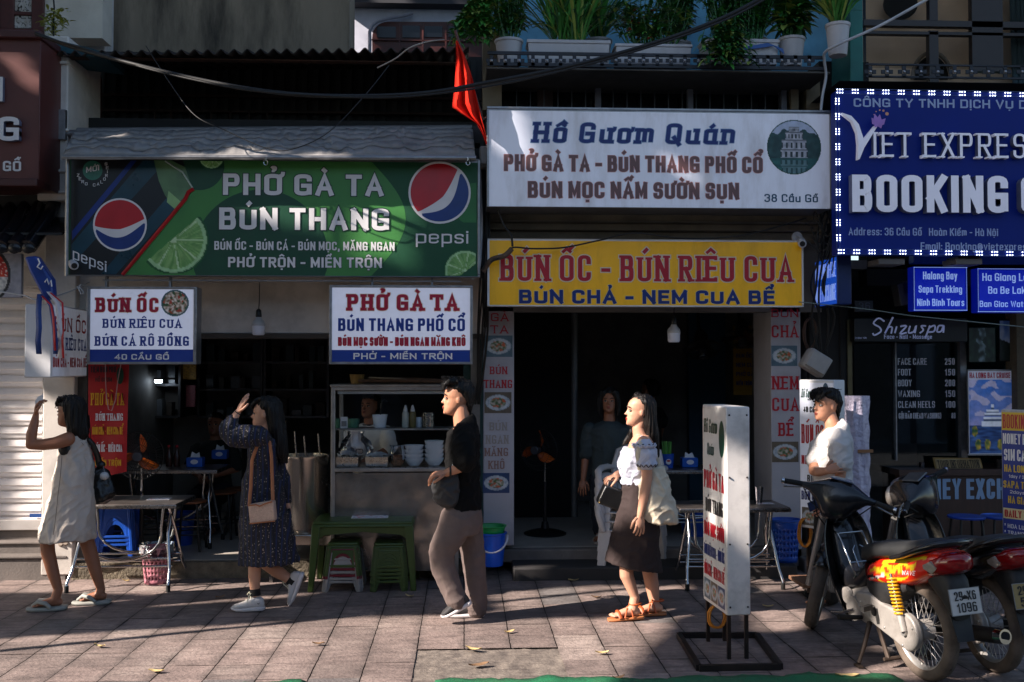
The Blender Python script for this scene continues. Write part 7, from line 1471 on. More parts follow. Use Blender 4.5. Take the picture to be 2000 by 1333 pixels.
# ---------------------------------------------------------------- woman in the beige dress
def woman_beige():
 Y0=7.85; j=J(Y0); root=T('person','person in sleeveless beige dress holding a white card up to shade the face','person',(P(145,1170,Y0).x,Y0,0)); b=MB(); f=MB()
 hd=Head(j(117,833),.225,-.25,.05); hd.build(b); limb(b,[hd.p(-.1,0,.25),j(143,838),j(147,856)],[.05,.046,.06],16)
 b.loft([ring(j(148,850),.055,.085),ring(j(148,868),.08,.125),ring(j(146,910),.085,.12),ring(j(142,960),.1,.14),ring(j(142,1000),.1,.15)])
 limb(b,[j(133,858,-.17),j(108,866,-.2),j(84,869,-.22),j(60,869,-.23)],[.052,.046,.042,.036]); limb(b,[j(60,869,-.23),j(62,848,-.22),j(67,828,-.2),j(70,812,-.19)],[.036,.038,.032,.023])
 limb(b,[j(155,862,.16),j(165,910,.2),j(160,960,.16)],[.045,.036,.03])
 limb(b,[j(128,1000,-.08),j(92,1052,-.09),j(94,1080,-.09),j(104,1120,-.09),j(114,1152,-.09)],[.08,.056,.05,.044,.031]); limb(b,[j(155,1000,.08),j(168,1052,.09),j(178,1085,.09),j(188,1120,.09),j(197,1150,.09)],[.08,.055,.052,.044,.031])
 h1,t1=P(122,1170,Y0-.09),P(64,1168,Y0-.12); h1.z,t1.z=.03,.025; h2,t2=P(208,1172,Y0+.09),P(156,1174,Y0+.07); h2.z,t2.z=.03,.025
 foot(b,f,j(114,1152,-.09),h1,t1); foot(b,f,j(197,1152,.09),h2,t2)
 hand(b,f,j(70,812,-.19),Vector((.1,.0,1)),Vector((-1,-.3,.1)),1.0,.95,-1); hand(b,f,j(160,960,.16),Vector((0,0,-1)),Vector((0,1,0)),.5,.9)
 remesh('body',b,.005,SKIND,root,3,None,f); hd.face(root)
 H=hd; h=MB(); h.loft([[H.p((ff+bb)/2+((ff-bb)/2)*cos(a),w_*sin(a),t)for a in[2*pi*i/22 for i in range(22)]]for t,ff,bb,w_ in((-.42,-.3,-.62,.18),(-.2,-.12,-.66,.33),(0,-.02,-.64,.38),(.2,.06,-.6,.395),(.4,.1,-.57,.4),(.6,.16,-.56,.4),(.74,.33,-.55,.385),(.88,.27,-.5,.345),(.98,.16,-.4,.27),(1.045,.02,-.22,.15))])
 for k in range(7):y=-.24+.08*k; limb(h,[H.p(.08,y,.97),H.p(.25,y,.9),H.p(.355,y*.95,.76),H.p(.385,y*.9,.6)],[.02,.016,.010,.004],8)
 limb(h,[H.p(.3,-.3,.75),H.p(.33,-.34,.5),H.p(.28,-.36,.25),H.p(.2,-.36,.02),H.p(.26,-.36,-.12)],[.03,.03,.026,.016,.004],8)
 hr_=remesh('hair',h,.0045,HAIRB,root,1,hairfold(.008)); rnd=random.Random(2); mb=MB()
 strands(mb,lambda i:(lambda y,x:[H.p(x,y,.4),H.p(x-.05,y*1.05,0),H.p(x-.08+rnd.uniform(-.1,.1),y*1.02,-.35),H.p(x-.12+rnd.uniform(-.12,.12),y,-.52+rnd.uniform(-.08,.08))])(rnd.uniform(-.38,.2),rnd.uniform(-.5,.0)),150,HAIRB,.003); strands(mb,lambda i:[H.p(.2,-.37,.2),H.p(.18,-.4,0),H.p(.28+rnd.uniform(-.05,.12),-.42,-.1+rnd.uniform(-.1,.05))],10,HAIRB,.002); mb.build('loose_strands',hr_)
 c=MB(); BD=M('beige linen',(196,184,172),.85,0,.06,14,bump=.35,bscale=240)
 c.loft([ring(j(150,849),.07,.105),ring(j(148,858),.09,.135),ring(j(146,880),.115,.15),ring(j(144,915),.135,.165),ring(j(142,960),.15,.185),ring(j(138,1000),.175,.205),ring(j(132,1040),.2,.22),ring(j(131,1052),.2,.22)])
 remesh('dress',c,.007,BD,root,4,lambda p:bodyfold(.016,7,2.2,4)(p)+.005*noise.noise(Vector((p.x*30,p.y*30,p.z*16))))
 mb=MB(); mb.ell(j(127,878,-.128),(.05,.03,.05),14,8,m=BLKP); mb.build('under_top',root); mb=MB(); mb.tube([j(121,890,-.166),j(118,930,-.185),j(113,970,-.2),j(109,1010,-.215),j(104,1045,-.226)],.0025,5,M('seam shade thread',(110,102,96),.9)); mb.build('seam',root)
 SG=M('grey foam',(150,150,142),.6,0,.05)
 for h_,t_,an in((h1,t1,0),(h2,t2,0)):
  d=(t_-h_).normalized(); s=Vector((0,0,1)).cross(d); n=18; mb=MB(); mb.loft([[h_+d*x+s*hw*math.copysign(abs(cos(a))**.6,cos(a))+Vector((0,0,zc+zr*math.copysign(abs(sin(a))**.6,sin(a))))for a in[2*pi*i/n for i in range(n)]]for x,hw,zc,zr in((-.035,.02,-.008,.012),(-.02,.04,-.012,.018),(.05,.044,-.015,.018),(.14,.05,-.013,.016),(.21,.05,-.01,.015),(.245,.03,-.006,.012))],SG); sl=mb.build('slipper',root,smooth=60)
  mb=MB()
  for sg in(-1,1):mb.tube([h_+d*.21+Vector((0,0,.012)),h_+d*.165+s*sg*.025+Vector((0,0,.045)),h_+d*.11+s*sg*.045+Vector((0,0,.035)),h_+d*.07+s*sg*.048],[.010,.016,.017,.012],8,SG)
  mb.build('strap',sl,smooth=60)
 r=T('white_card','white folded card held up in the raised hand by the shutter','card',tuple(j(76,780,-.2))); mb=MB(); mb.prism([j(x,y,-.19)for x,y in((68,785),(74,775),(84,770),(84,786),(78,797),(70,796))],(0,.006,0),WHITE); mb.build('card',r)
 r=T('handbag','black leather slouch bag carried behind the beige dress','handbag',tuple(j(200,980,.12))); LE=M('black leather',(14,14,15),.35,0,.25,16,bump=.3,bscale=60,coat=.15); c=MB(); c.loft([ring(j(198+dx,y,.1),rx,ry)for dx,y,rx,ry in((-4,914,.03,.02),(-3,924,.07,.05),(-1,945,.09,.07),(4,965,.095,.075),(2,976,.08,.07),(-4,984,.04,.04))]); remesh('pouch',c,.006,LE,r,3,bodyfold(.012,14,6,8)); mb=MB(); mb.tube([j(172,858,.0),j(181,868,.02),j(190,890,.06),j(196,915,.09),j(200,920,.1)],[.016,.02,.022,.024,.012],10,LE); mb.tube([j(172,858,.0),j(184,875,.07),j(200,920,.12)],.012,8,LE); mb.ell(j(198,908,.07),(.03,.03,.026),12,8,LE); mb.build('strap',r,smooth=60)
 mb=MB(); mb.ell(j(204,930,.0),(.033,.03,.03),16,10,M('white charm',(186,184,182),.5)); mb.tube([j(204,921,.0),j(202,912,.03)],.004,6,CHROME); tag(mb.build('bag_charm',smooth=80),'small round white charm hanging on the black slouch bag','charm')
woman_beige()
# ---------------------------------------------------------------- woman in the dark floral dress
def floral_mat():
 m=M('dark floral fabric',(24,24,32),.8,0,.3,10,bump=.3,bscale=200); n=m.node_tree.nodes; k=m.node_tree.links; b=n['Principled BSDF']
 src=b.inputs['Base Color'].links[0].from_socket; tc=n.new('ShaderNodeTexCoord'); mp=n.new('ShaderNodeMapping'); mp.inputs['Scale'].default_value=(1,1,.72); k.new(tc.outputs['Object'],mp.inputs[0])
 vo=n.new('ShaderNodeTexVoronoi'); vo.inputs['Scale'].default_value=74; k.new(mp.outputs[0],vo.inputs['Vector']); r1=n.new('ShaderNodeMapRange'); r1.inputs[1].default_value=.3; r1.inputs[2].default_value=.22; k.new(vo.outputs['Distance'],r1.inputs[0])
 wv=n.new('ShaderNodeTexWave'); wv.bands_direction='X'; wv.inputs['Scale'].default_value=9; wv.inputs['Distortion'].default_value=1.2; k.new(tc.outputs['Object'],wv.inputs['Vector']); r2=n.new('ShaderNodeMapRange'); r2.inputs[1].default_value=.35; r2.inputs[2].default_value=.55; k.new(wv.outputs['Fac'],r2.inputs[0])
 mu=n.new('ShaderNodeMath'); mu.operation='MULTIPLY'; k.new(r1.outputs[0],mu.inputs[0]); k.new(r2.outputs[0],mu.inputs[1])
 r3=n.new('ShaderNodeMapRange'); r3.inputs[1].default_value=.22; r3.inputs[2].default_value=.05; k.new(wv.outputs['Fac'],r3.inputs[0]); mxb=n.new('ShaderNodeMix'); mxb.data_type='RGBA'; k.new(r3.outputs[0],mxb.inputs['Factor']); k.new(src,mxb.inputs['A']); mxb.inputs['B'].default_value=lin((24,36,72))+(1,)
 mx=n.new('ShaderNodeMix'); mx.data_type='RGBA'; k.new(mu.outputs[0],mx.inputs['Factor']); k.new(mxb.outputs['Result'],mx.inputs['A']); mx.inputs['B'].default_value=lin((142,130,118))+(1,); k.new(mx.outputs['Result'],b.inputs['Base Color']); return m
def woman_floral():
 Y0=7.74; j=J(Y0); root=T('person','person in long dark floral dress shading the eyes with one raised hand','person',(P(510,1175,Y0).x,Y0,0)); b=MB(); f=MB()
 hd=Head(j(497,838),.232,0,0); hd.build(b); limb(b,[hd.p(-.1,0,.25),j(519,842),j(522,858)],[.048,.046,.06],16)
 b.loft([ring(j(522,855),.06,.1),ring(j(520,875),.09,.15),ring(j(510,920),.08,.12),ring(j(512,960),.1,.14),ring(j(515,1000),.11,.15)])
 sh,el,wr=j(508,852,-.16),j(444,842,-.28),j(464,806,-.24); limb(b,[sh,j(476,850,-.23),el],[.045,.04,.036]); limb(b,[el,j(453,824,-.26),wr],[.036,.034,.024]); limb(b,[j(528,860,.15),j(548,920,.2),j(560,985,.18)],[.045,.036,.026])
 limb(b,[j(508,1020,-.07),j(498,1090,-.07),j(497,1125,-.07),j(498,1158,-.07)],[.08,.05,.046,.032]); limb(b,[j(520,1020,.07),j(515,1100,.08),j(540,1115,.08),j(568,1134,.08)],[.08,.052,.05,.034])
 hand(b,f,wr,Vector((.5,.1,1)),Vector((-.8,-.5,.4)),.12,.92,-1,.05); hand(b,f,j(560,985,.18),Vector((.05,-.1,-1)),Vector((.3,1,0)),.9,.95,1)
 remesh('body',b,.005,SKINP,root,3,None,f); hd.face(root)
 H=hd; h=MB(); h.loft([[H.p((ff+bb)/2+((ff-bb)/2)*cos(a),w_*sin(a),t)for a in[2*pi*i/22 for i in range(22)]]for t,ff,bb,w_ in((-1.1,-.5,-.72,.12),(-.8,-.32,-.76,.28),(-.4,-.16,-.74,.37),(0,-.1,-.68,.4),(.3,-.04,-.6,.4),(.55,.04,-.57,.4),(.72,.28,-.56,.385),(.88,.27,-.51,.35),(.99,.16,-.42,.28),(1.05,.02,-.24,.16))])
 for k in range(7):y=-.24+.08*k; limb(h,[H.p(.08,y,.97),H.p(.25,y,.9),H.p(.355,y*.95,.77),H.p(.385,y*.9,.64)],[.02,.016,.010,.004],8)
 limb(h,[H.p(.28,-.3,.8),H.p(.2,-.35,.55),H.p(.08,-.37,.3),H.p(.04,-.38,.05)],[.03,.028,.03,.03],8)
 hr_=remesh('hair',h,.0045,HAIR,root,1,hairfold(.007)); rnd=random.Random(4); mb=MB(); strands(mb,lambda i:(lambda y,x:[H.p(x,y,.3),H.p(x-.05,y*1.03,-.3),H.p(x-.1+rnd.uniform(-.06,.06),y,-.8),H.p(x-.14+rnd.uniform(-.1,.1),y*.8,-1.15+rnd.uniform(-.15,.1))])(rnd.uniform(-.55,-.05),rnd.uniform(-.45,.2)),170,HAIR,.003); mb.build('loose_strands',hr_)
 FM=floral_mat(); c=MB(); c.loft([ring(j(521,846),.065,.09),ring(j(520,858),.095,.15),ring(j(516,880),.115,.165),ring(j(511,915),.115,.14),ring(j(511,940),.14,.16),ring(j(513,980),.165,.18),ring(j(518,1040),.19,.2),ring(j(524,1098),.21,.21)])
 limb(c,[sh,j(480,852,-.23),j(452,850,-.28),el],[.072,.085,.078,.06],18); limb(c,[el,j(450,832,-.27),j(458,818,-.25)],[.06,.062,.036],18)
 limb(c,[j(528,862,.14),j(540,910,.18),j(552,950,.19),j(559,978,.18)],[.068,.062,.066,.034],18)
 n=36; c.loft([[j(525,y,0)+Vector((rx*(1+.10*sin(i*2*pi/n*9+ph))*cos(2*pi*i/n)+tl,ry*(1+.10*sin(i*2*pi/n*9+ph))*sin(2*pi*i/n),0))for i in range(n)]for y,rx,ry,tl,ph in((1000,.16,.17,-.02,0),(1050,.185,.19,-.005,.2),(1098,.205,.2,.0,.4))])
 remesh('dress',c,.0065,FM,root,3,bodyfold(.014,9,2.5,6))
 WS=M('white mesh trainer',(196,192,190),.7,0,.06,40,bump=.2); SOCK=M('black sock',(14,14,15),.9); LC=M('cream lace',(206,204,180),.7)
 mb=MB(); mb.tube([j(498,1150,-.07),j(499,1163,-.07)],[.036,.04],14,SOCK); mb.build('sock',root); mb=MB(); mb.tube([j(564,1131,.08),j(574,1138,.08)],[.038,.042],14,SOCK); mb.build('sock',root)
 g1,g2=P(516,1183,Y0-.07),P(453,1183,Y0-.09); g1.z=g2.z=.002; shoe(root,g1,g2,Vector((0,0,1)),.045,WS,SOLEW,LC); shoe(root,j(595,1122,.08),j(571,1184,.08),Vector((-1,0,-.1)),.045,WS,SOLEW,LC)
 mb=MB()
 for cx,cy,an,dy in((506,1179,.35,-.122),(592,1133,1.9,.03)):
  q=j(cx,cy,dy); dx=Vector((cos(an),0,sin(an)))*.012; dz=Vector((-sin(an),0,cos(an)))*.006; mb.prism([q-dx,q-dx*.3-dz,q+dx*1.3+dz,q-dx*.2-dz*.2,q-dx*.9+dz],(0,-.003,0),INKBK)
 mb.build('shoe_mark',root)
 r=T('shoulder_bag','small woven cream box bag on long tan straps over the floral dress','bag',tuple(j(511,1000,-.22))); q=[j(x,y,-.25)for x,y in((484,987),(534,979),(538,1018),(488,1025))]; mb=MB(); mb.prism(q,(0,.09,0),M('woven cream straw',(196,168,150),.7,0,.1,60,bump=1.2,bscale=120)); mb.build('bag_body',r,bevel=.012,segs=3); TN=M('tan leather',(160,100,62),.5,0,.1)
 mb=MB(); mb.tube([j(484,988,-.253),j(500,986,-.256),j(507,989,-.258),j(518,984,-.258),j(532,980,-.255)],.006,6,TN); mb.tube([j(487,1023,-.254),j(537,1018,-.254)],.005,6,TN); mb.build('piping',r); mb=MB(); mb.tube([j(487,986,-.2),j(490,950,-.18),j(492,900,-.175),j(497,885,-.17),j(505,868,-.16)],.009,8,TN,flat=1.4); mb.tube([j(533,978,-.2),j(532,940,-.16),j(530,890,-.15),j(526,862,-.14)],.009,8,TN,flat=1.4); mb.build('strap',r)
 r=T('phone','black phone held low in the far hand beside the floral dress','phone',tuple(j(562,1008,.14))); mb=MB(); mb.prism([j(x,y,.11)for x,y in((557,996),(567,993),(570,1012),(562,1018))],(0,.012,0),BLKP); mb.build('case',r,bevel=.003)
 mb=MB(); mb.tube([wr+Vector((.02*cos(a),.026*sin(a),.014*-cos(a)))for a in[2*pi*i/14 for i in range(14)]],.004,6,BLKP,closed=True); tag(mb.build('bracelet'),'thin black bracelet on the raised wrist of the floral dress wearer','bracelet')
woman_floral()
# ---------------------------------------------------------------- woman with the tote bag
def woman_tote():
 Y0=7.34; j=J(Y0); root=T('person','person in ruffled off shoulder top and dark brown pencil skirt carrying a tote','person',(P(1250,1200,Y0).x,Y0,0)); b=MB(); f=MB()
 hd=Head(j(1226,832),.225,.05,.06); hd.build(b); limb(b,[hd.p(-.1,0,.25),j(1247,836),j(1252,856)],[.047,.045,.058],16)
 b.loft([ring(j(1254,850),.055,.09),ring(j(1253,866),.085,.165),ring(j(1247,895),.1,.15),ring(j(1246,940),.085,.12),ring(j(1248,1000),.1,.15)])
 sh,el,wr=j(1257,865,-.17),j(1264,935,-.2),j(1250,1008,-.21); limb(b,[sh,j(1262,900,-.195),el],[.05,.044,.037]); limb(b,[el,j(1258,970,-.21),wr],[.037,.035,.023])
 limb(b,[j(1250,866,.17),j(1232,915,.2),j(1203,928,.1)],[.045,.038,.024])
 limb(b,[j(1240,1000,-.07),j(1222,1080,-.07),j(1224,1125,-.08),j(1240,1166,-.08)],[.075,.05,.05,.032]); limb(b,[j(1255,1000,.08),j(1266,1105,.085),j(1274,1145,.09),j(1279,1184,.09)],[.08,.054,.052,.032])
 h1,t1=P(1250,1192,Y0-.08),P(1194,1194,Y0-.1); h1.z,t1.z=.032,.022; h2,t2=P(1294,1202,Y0+.05),P(1236,1206,Y0+.03); h2.z,t2.z=.024,.022
 foot(b,f,j(1240,1166,-.08),h1,t1); foot(b,f,j(1279,1184,.09),h2,t2)
 hand(b,f,wr,Vector((-.02,-.15,-1)),Vector((.3,-1,0)),.55,.92,-1); hand(b,f,j(1206,930,.1),Vector((-1,-.3,-.25)),Vector((0,-.3,1)),1.15,.92,1)
 remesh('body',b,.005,SKINP,root,3,None,f); hd.face(root,M('red lip',(168,40,40),.4))
 H=hd; h=MB(); h.loft([[H.p((ff+bb)/2+((ff-bb)/2)*cos(a),w_*sin(a),t)for a in[2*pi*i/22 for i in range(22)]]for t,ff,bb,w_ in((-.95,-.5,-.74,.1),(-.6,-.3,-.74,.27),(-.25,-.18,-.7,.36),(.05,-.1,-.63,.39),(.35,-.06,-.57,.39),(.6,0,-.54,.38),(.78,.16,-.53,.37),(.9,.18,-.48,.33),(.99,.08,-.4,.255),(1.04,.0,-.22,.15))])
 limb(h,[H.p(.04,-.1,.97),H.p(.08,-.3,.76),H.p(.06,-.38,.4),H.p(0,-.4,.1),H.p(.02,-.42,-.2)],[.03,.03,.03,.03,.024],8); limb(h,[H.p(0,-.4,-.1),H.p(.12,-.5,-.35),H.p(.25,-.52,-.55),H.p(.36,-.5,-.66)],[.03,.028,.02,.005],8)
 hr_=remesh('hair',h,.0045,HAIRB,root,1,hairfold(.007)); rnd=random.Random(6); mb=MB(); strands(mb,lambda i:(lambda y,x:[H.p(x,y,.3),H.p(x-.06,y*1.03,-.2),H.p(x-.12+rnd.uniform(-.05,.05),y,-.7),H.p(x-.14+rnd.uniform(-.1,.1),y*.8,-1.0+rnd.uniform(-.12,.1))])(rnd.uniform(-.55,-.1),rnd.uniform(-.45,.2)),150,HAIRB,.0028); strands(mb,lambda i:[H.p(-.02,-.42,.1),H.p(.08,-.5,-.25),H.p(.3+rnd.uniform(-.15,.1),-.54,-.6+rnd.uniform(-.1,.1))],26,HAIRB,.003); mb.build('loose_strands',hr_)
 # top, with elastic ruffles
 TW=M('pale blue white cotton',(186,188,204),.8,0,.06,10,bump=.35,bscale=160); c=MB(); n=40
 c.loft([[j(px,y,0)+Vector((rx*(1+am*sin(i*2*pi/n*10))*cos(2*pi*i/n),ry*(1+am*sin(i*2*pi/n*10))*sin(2*pi*i/n),0))for i in range(n)]for px,y,rx,ry,am in((1249,876,.105,.19,.05),(1248,884,.12,.195,.02),(1245,905,.135,.18,.03),(1244,925,.12,.15,.05),(1245,934,.105,.135,.02),(1246,944,.125,.15,.09))])
 limb(c,[j(1258,874,-.185),j(1261,890,-.205),j(1263,905,-.21)],[.066,.072,.058],18); limb(c,[j(1250,876,.185),j(1246,892,.2)],[.07,.078],18)
 tp=remesh('ruffled_top',c,.006,TW,root,3,bodyfold(.013,16,6,3,34)); mb=MB()
 for q,r0,dy in(((1258,871),.074,-.186),((1263,907),.062,-.21)):
  cc=j(q[0],q[1],dy); m_=60; mb.tube([cc+Vector((r0*(1+.08*sin(i*2*pi/m_*13))*cos(2*pi*i/m_),r0*(1+.08*sin(i*2*pi/m_*13))*sin(2*pi*i/m_),.01*sin(i*2*pi/m_*13)))for i in range(m_)],.011,8,TW,closed=True)
 mb.build('sleeve_ruffle',tp,smooth=70); mb=MB()
 for q,r0,dy in(((1258,869),.08,-.186),((1263,909),.07,-.21)):
  cc=j(q[0],q[1],dy); mb.tube([cc+Vector((r0*(1+.08*sin(i*2*pi/60*13))*cos(2*pi*i/60),r0*(1+.08*sin(i*2*pi/60*13))*sin(2*pi*i/60),.01*sin(i*2*pi/60*13)))for i in range(60)],.0035,6,M('dark trim',(30,30,36),.8),closed=True)
 mb.build('ruffle_trim',tp); mb=MB(); mb.tube([j(1253,852,-.1),j(1257,860,-.13),j(1262,872,-.19)],.006,6,TW,flat=2); mb.build('shoulder_strap',tp)
 c=MB(); SK=M('dark brown knit',(46,33,32),.85,0,.12,40,bump=.4,bscale=260); c.loft([ring(j(1247,940),.112,.14),ring(j(1249,975),.135,.17),ring(j(1246,1010),.16,.19),ring(j(1240,1050),.175,.19),ring(j(1237,1085),.195,.19,tilt=-.12),ring(j(1238,1106),.205,.195,tilt=-.2)]); remesh('pencil_skirt',c,.007,SK,root,4,bodyfold(.009,7,4,7))
 OL=M('tan orange leather',(176,84,40),.5,0,.1); OS=M('tan sole',(178,110,66),.6)
 for h_,t_ in((h1,t1),(h2,t2)):
  d=(t_-h_).normalized(); s=Vector((0,0,1)).cross(d); n=18; mb=MB(); mb.loft([[h_+d*x+s*hw*math.copysign(abs(cos(a))**.6,cos(a))+Vector((0,0,-.012+.011*math.copysign(abs(sin(a))**.5,sin(a))))for a in[2*pi*i/n for i in range(n)]]for x,hw in((-.025,.02),(-.015,.036),(.06,.038),(.14,.046),(.2,.046),(.232,.028))],OS); sl=mb.build('sandal',root,smooth=60); U=Vector((0,0,1)); mb=MB()
  mb.tube([h_+d*.15-s*.048,h_+d*.16-s*.03+U*.035,h_+d*.165+U*.044,h_+d*.16+s*.03+U*.035,h_+d*.15+s*.048],.009,7,OL,flat=1.6); mb.tube([h_+d*.10-s*.042,h_+d*.09-s*.02+U*.06,h_+d*.08+U*.075,h_+d*.07+s*.03+U*.05,h_+d*.06+s*.042],.006,6,OL); mb.tube([h_+d*.12+s*.045,h_+d*.1+s*.02+U*.058,h_+d*.06-s*.03+U*.06,h_+d*.02-s*.034+U*.03],.006,6,OL)
  mb.tube([h_+d*.035+U*.085+(d*cos(a)*.043+s*sin(a)*.036)for a in[2*pi*i/16 for i in range(16)]],.006,6,OL,closed=True); mb.build('straps',sl,smooth=60)
  # tote and handbag
 r=T('tote_bag','large cream canvas tote hanging from the shoulder at the elbow','bag',tuple(j(1282,1000,-.1))); TC=M('cream canvas',(208,196,174),.85,0,.05,12,bump=.4,bscale=200); c=MB(); K=12; ctr=[(914,1250,1298,.045),(945,1247,1308,.075),(975,1246,1316,.09),(1005,1250,1324,.095),(1023,1254,1328,.08)]
 c.loft([[j(a+(bq-a)*(.5+.5*cos(q)),y,-.13+w_*sin(q))for q in[2*pi*i/28 for i in range(28)]]for y,a,bq,w_ in ctr]); remesh('canvas_body',c,.007,TC,r,3,lambda p:bodyfold(.016,10,4,9)(p)+.006*noise.noise(Vector((p.x*26+p.z*14,p.y*20,p.z*12)))); mb=MB(); mb.tube([j(1250,918,-.2),j(1246,890,-.245),j(1251,866,-.235),j(1256,857,-.18),j(1262,860,-.12),j(1280,890,-.1),j(1290,920,-.12)],.011,8,TC,flat=1.6); mb.build('strap',r,smooth=60)
 r=T('handbag','small structured black handbag held in front by its top handle','handbag',tuple(j(1197,975,.0))); LE=MATS['black leather']; q=[j(x,y,-.02)for x,y in((1170,975),(1183,948),(1226,962),(1226,998),(1214,1001),(1168,984))]; mb=MB(); mb.prism(q,(0,.13,0),LE); mb.build('bag_body',r,bevel=.012,segs=3); mb=MB(); mb.tube([j(1186,955,.04),j(1190,940,.05),j(1198,934,.06),j(1206,936,.07),j(1214,948,.07),j(1216,960,.06)],.007,8,LE); mb.tube([j(1180,960,.05),j(1200,925,.1),j(1212,935,.12)],.005,6,LE); mb.build('handle',r,smooth=60); mb=MB()
 for x,y in((1171,982),(1212,1000)):mb.ell(j(x,y,-.024),(.006,.006,.006),8,6,M('brass',(140,116,70),.4,.6))
 mb.build('stud',r)
woman_tote()
# ---------------------------------------------------------------- man in the white shirt
def man_white():
 Y0=7.7; j=J(Y0); root=T('person','person in white t-shirt standing with folded arms behind the red motorbike','person',(P(1630,1182,Y0).x,Y0,0)); b=MB(); f=MB()
 hd=Head(j(1596,822),.238,.3,.02); hd.build(b); limb(b,[hd.p(-.1,0,.25),j(1624,826),j(1629,844)],[.054,.053,.066],16)
 b.loft([ring(j(1630,840),.08,.14),ring(j(1630,865),.1,.175),ring(j(1628,930),.095,.15),ring(j(1626,985),.1,.155)])
 limb(b,[j(1638,852,-.17),j(1640,890,-.2),j(1642,926,-.22)],[.05,.045,.04]); limb(b,[j(1642,926,-.22),j(1632,955,-.24),j(1619,982,-.25)],[.04,.036,.026]); limb(b,[j(1608,852,.15),j(1594,890,.1),j(1589,920,-.05)],[.05,.045,.038]); limb(b,[j(1589,920,-.05),j(1600,922,-.22),j(1616,920,-.28)],[.038,.035,.026])
 limb(b,[j(1622,990,-.08),j(1620,1085,-.08),j(1622,1165,-.06)],[.085,.055,.036]); limb(b,[j(1634,990,.08),j(1640,1085,.09),j(1644,1165,.09)],[.085,.055,.036])
 hand(b,f,j(1614,919,-.285),Vector((1,-.1,.25)),Vector((-.1,-1,.2)),.5,1.0,1); hand(b,f,j(1619,982,-.25),Vector((-.8,-.2,-.45)),Vector((.2,-1,.3)),.9,1.0,-1)
 for x,dy in((1620,-.06),(1642,.09)):foot(b,f,j(x,1165,dy),Vector((P(x+6,1180,Y0).x,Y0+dy,.02)),Vector((P(x-50,1180,Y0).x,Y0+dy-.06,.018)))
 remesh('body',b,.005,SKIN,root,3,None,f); hd.face(root)
 H=hd; h=MB(); h.loft([[H.p((ff+bb)/2+((ff-bb)/2)*cos(a),w_*sin(a),t)for a in[2*pi*i/22 for i in range(22)]]for t,ff,bb,w_ in((.08,-.36,-.43,.13),(.2,-.31,-.44,.2),(.34,-.24,-.47,.28),(.48,-.13,-.5,.345),(.6,-.02,-.53,.375),(.7,.24,-.54,.38),(.8,.33,-.53,.375),(.92,.28,-.47,.33),(1.01,.18,-.36,.25),(1.06,.05,-.22,.15))])
 for k in range(8):y=-.28+.08*k; limb(h,[H.p(.08,y,.98),H.p(.27,y,.92),H.p(.37,y,.78),H.p(.395+.01*sin(k*3),y*.98,.64+.03*cos(k*2))],[.022,.018,.012,.004],8)
 limb(h,[H.p(.04,-.345,.66),H.p(.03,-.345,.46)],[.02,.007],8); hr_=remesh('hair',h,.0045,HAIR,root,1,hairfold(.007)); rnd=random.Random(9); mb=MB(); strands(mb,lambda i:[H.p(rnd.uniform(-.4,.3),rnd.uniform(-.3,.3),1.02),H.p(rnd.uniform(.1,.45),rnd.uniform(-.36,.3),.9),H.p(.46,rnd.uniform(-.36,.3),.66+rnd.uniform(-.06,.06))],90,HAIR,.002); mb.build('loose_strands',hr_)
 WT=M('white cotton',(190,186,184),.85,0,.04,14,bump=.3,bscale=260); c=MB(); c.loft([ring(j(1629,829),.068,.08,tilt=.7),ring(j(1630,837),.092,.135,tilt=.45),ring(j(1630,855),.118,.2),ring(j(1628,885),.13,.195),ring(j(1627,925),.135,.185),ring(j(1628,948),.14,.19)]); limb(c,[j(1637,856,-.16),j(1640,876,-.2),j(1641,902,-.22)],[.075,.082,.086],18); limb(c,[j(1612,856,.13),j(1600,880,.1),j(1595,902,.04)],[.075,.08,.08],18); sh=remesh('t_shirt',c,.007,WT,root,4,bodyfold(.015,8,5,11))
 pan=Panel(j(1590,874,-.19),Vector((.10,-.06,-.01)),Vector((0,0,.03)),Vector((-.4,-1,0)),(0,0,100,30)); mb=MB(); txt(mb,pan,'CLASSIC',4,96,6,24,M('grey print',(120,120,124),.7),off=.0,d=.004); mb.build('print',sh)
 c=MB(); c.loft([ring(j(1628,940),.128,.172),ring(j(1628,975),.138,.18),ring(j(1628,1000),.138,.18)]); limb(c,[j(1620,998,-.085),j(1619,1080,-.085),j(1620,1160,-.07)],[.11,.095,.08],18); limb(c,[j(1636,998,.085),j(1640,1080,.09),j(1642,1160,.09)],[.11,.095,.08],18); remesh('trousers',c,.008,M('black trousers',(20,19,20),.85,0,.2,14),root,3,bodyfold(.012,8,4,13))
 r=T('phone','phone in a dark blue case in the lower hand of the person in white','phone',tuple(j(1590,988,-.28))); mb=MB(); mb.prism([j(x,y,-.30)for x,y in((1577,983),(1594,976),(1600,992),(1582,1001))],(0,.012,0),M('dark blue case',(20,34,66),.4)); mb.build('case',r,bevel=.003)
man_white()
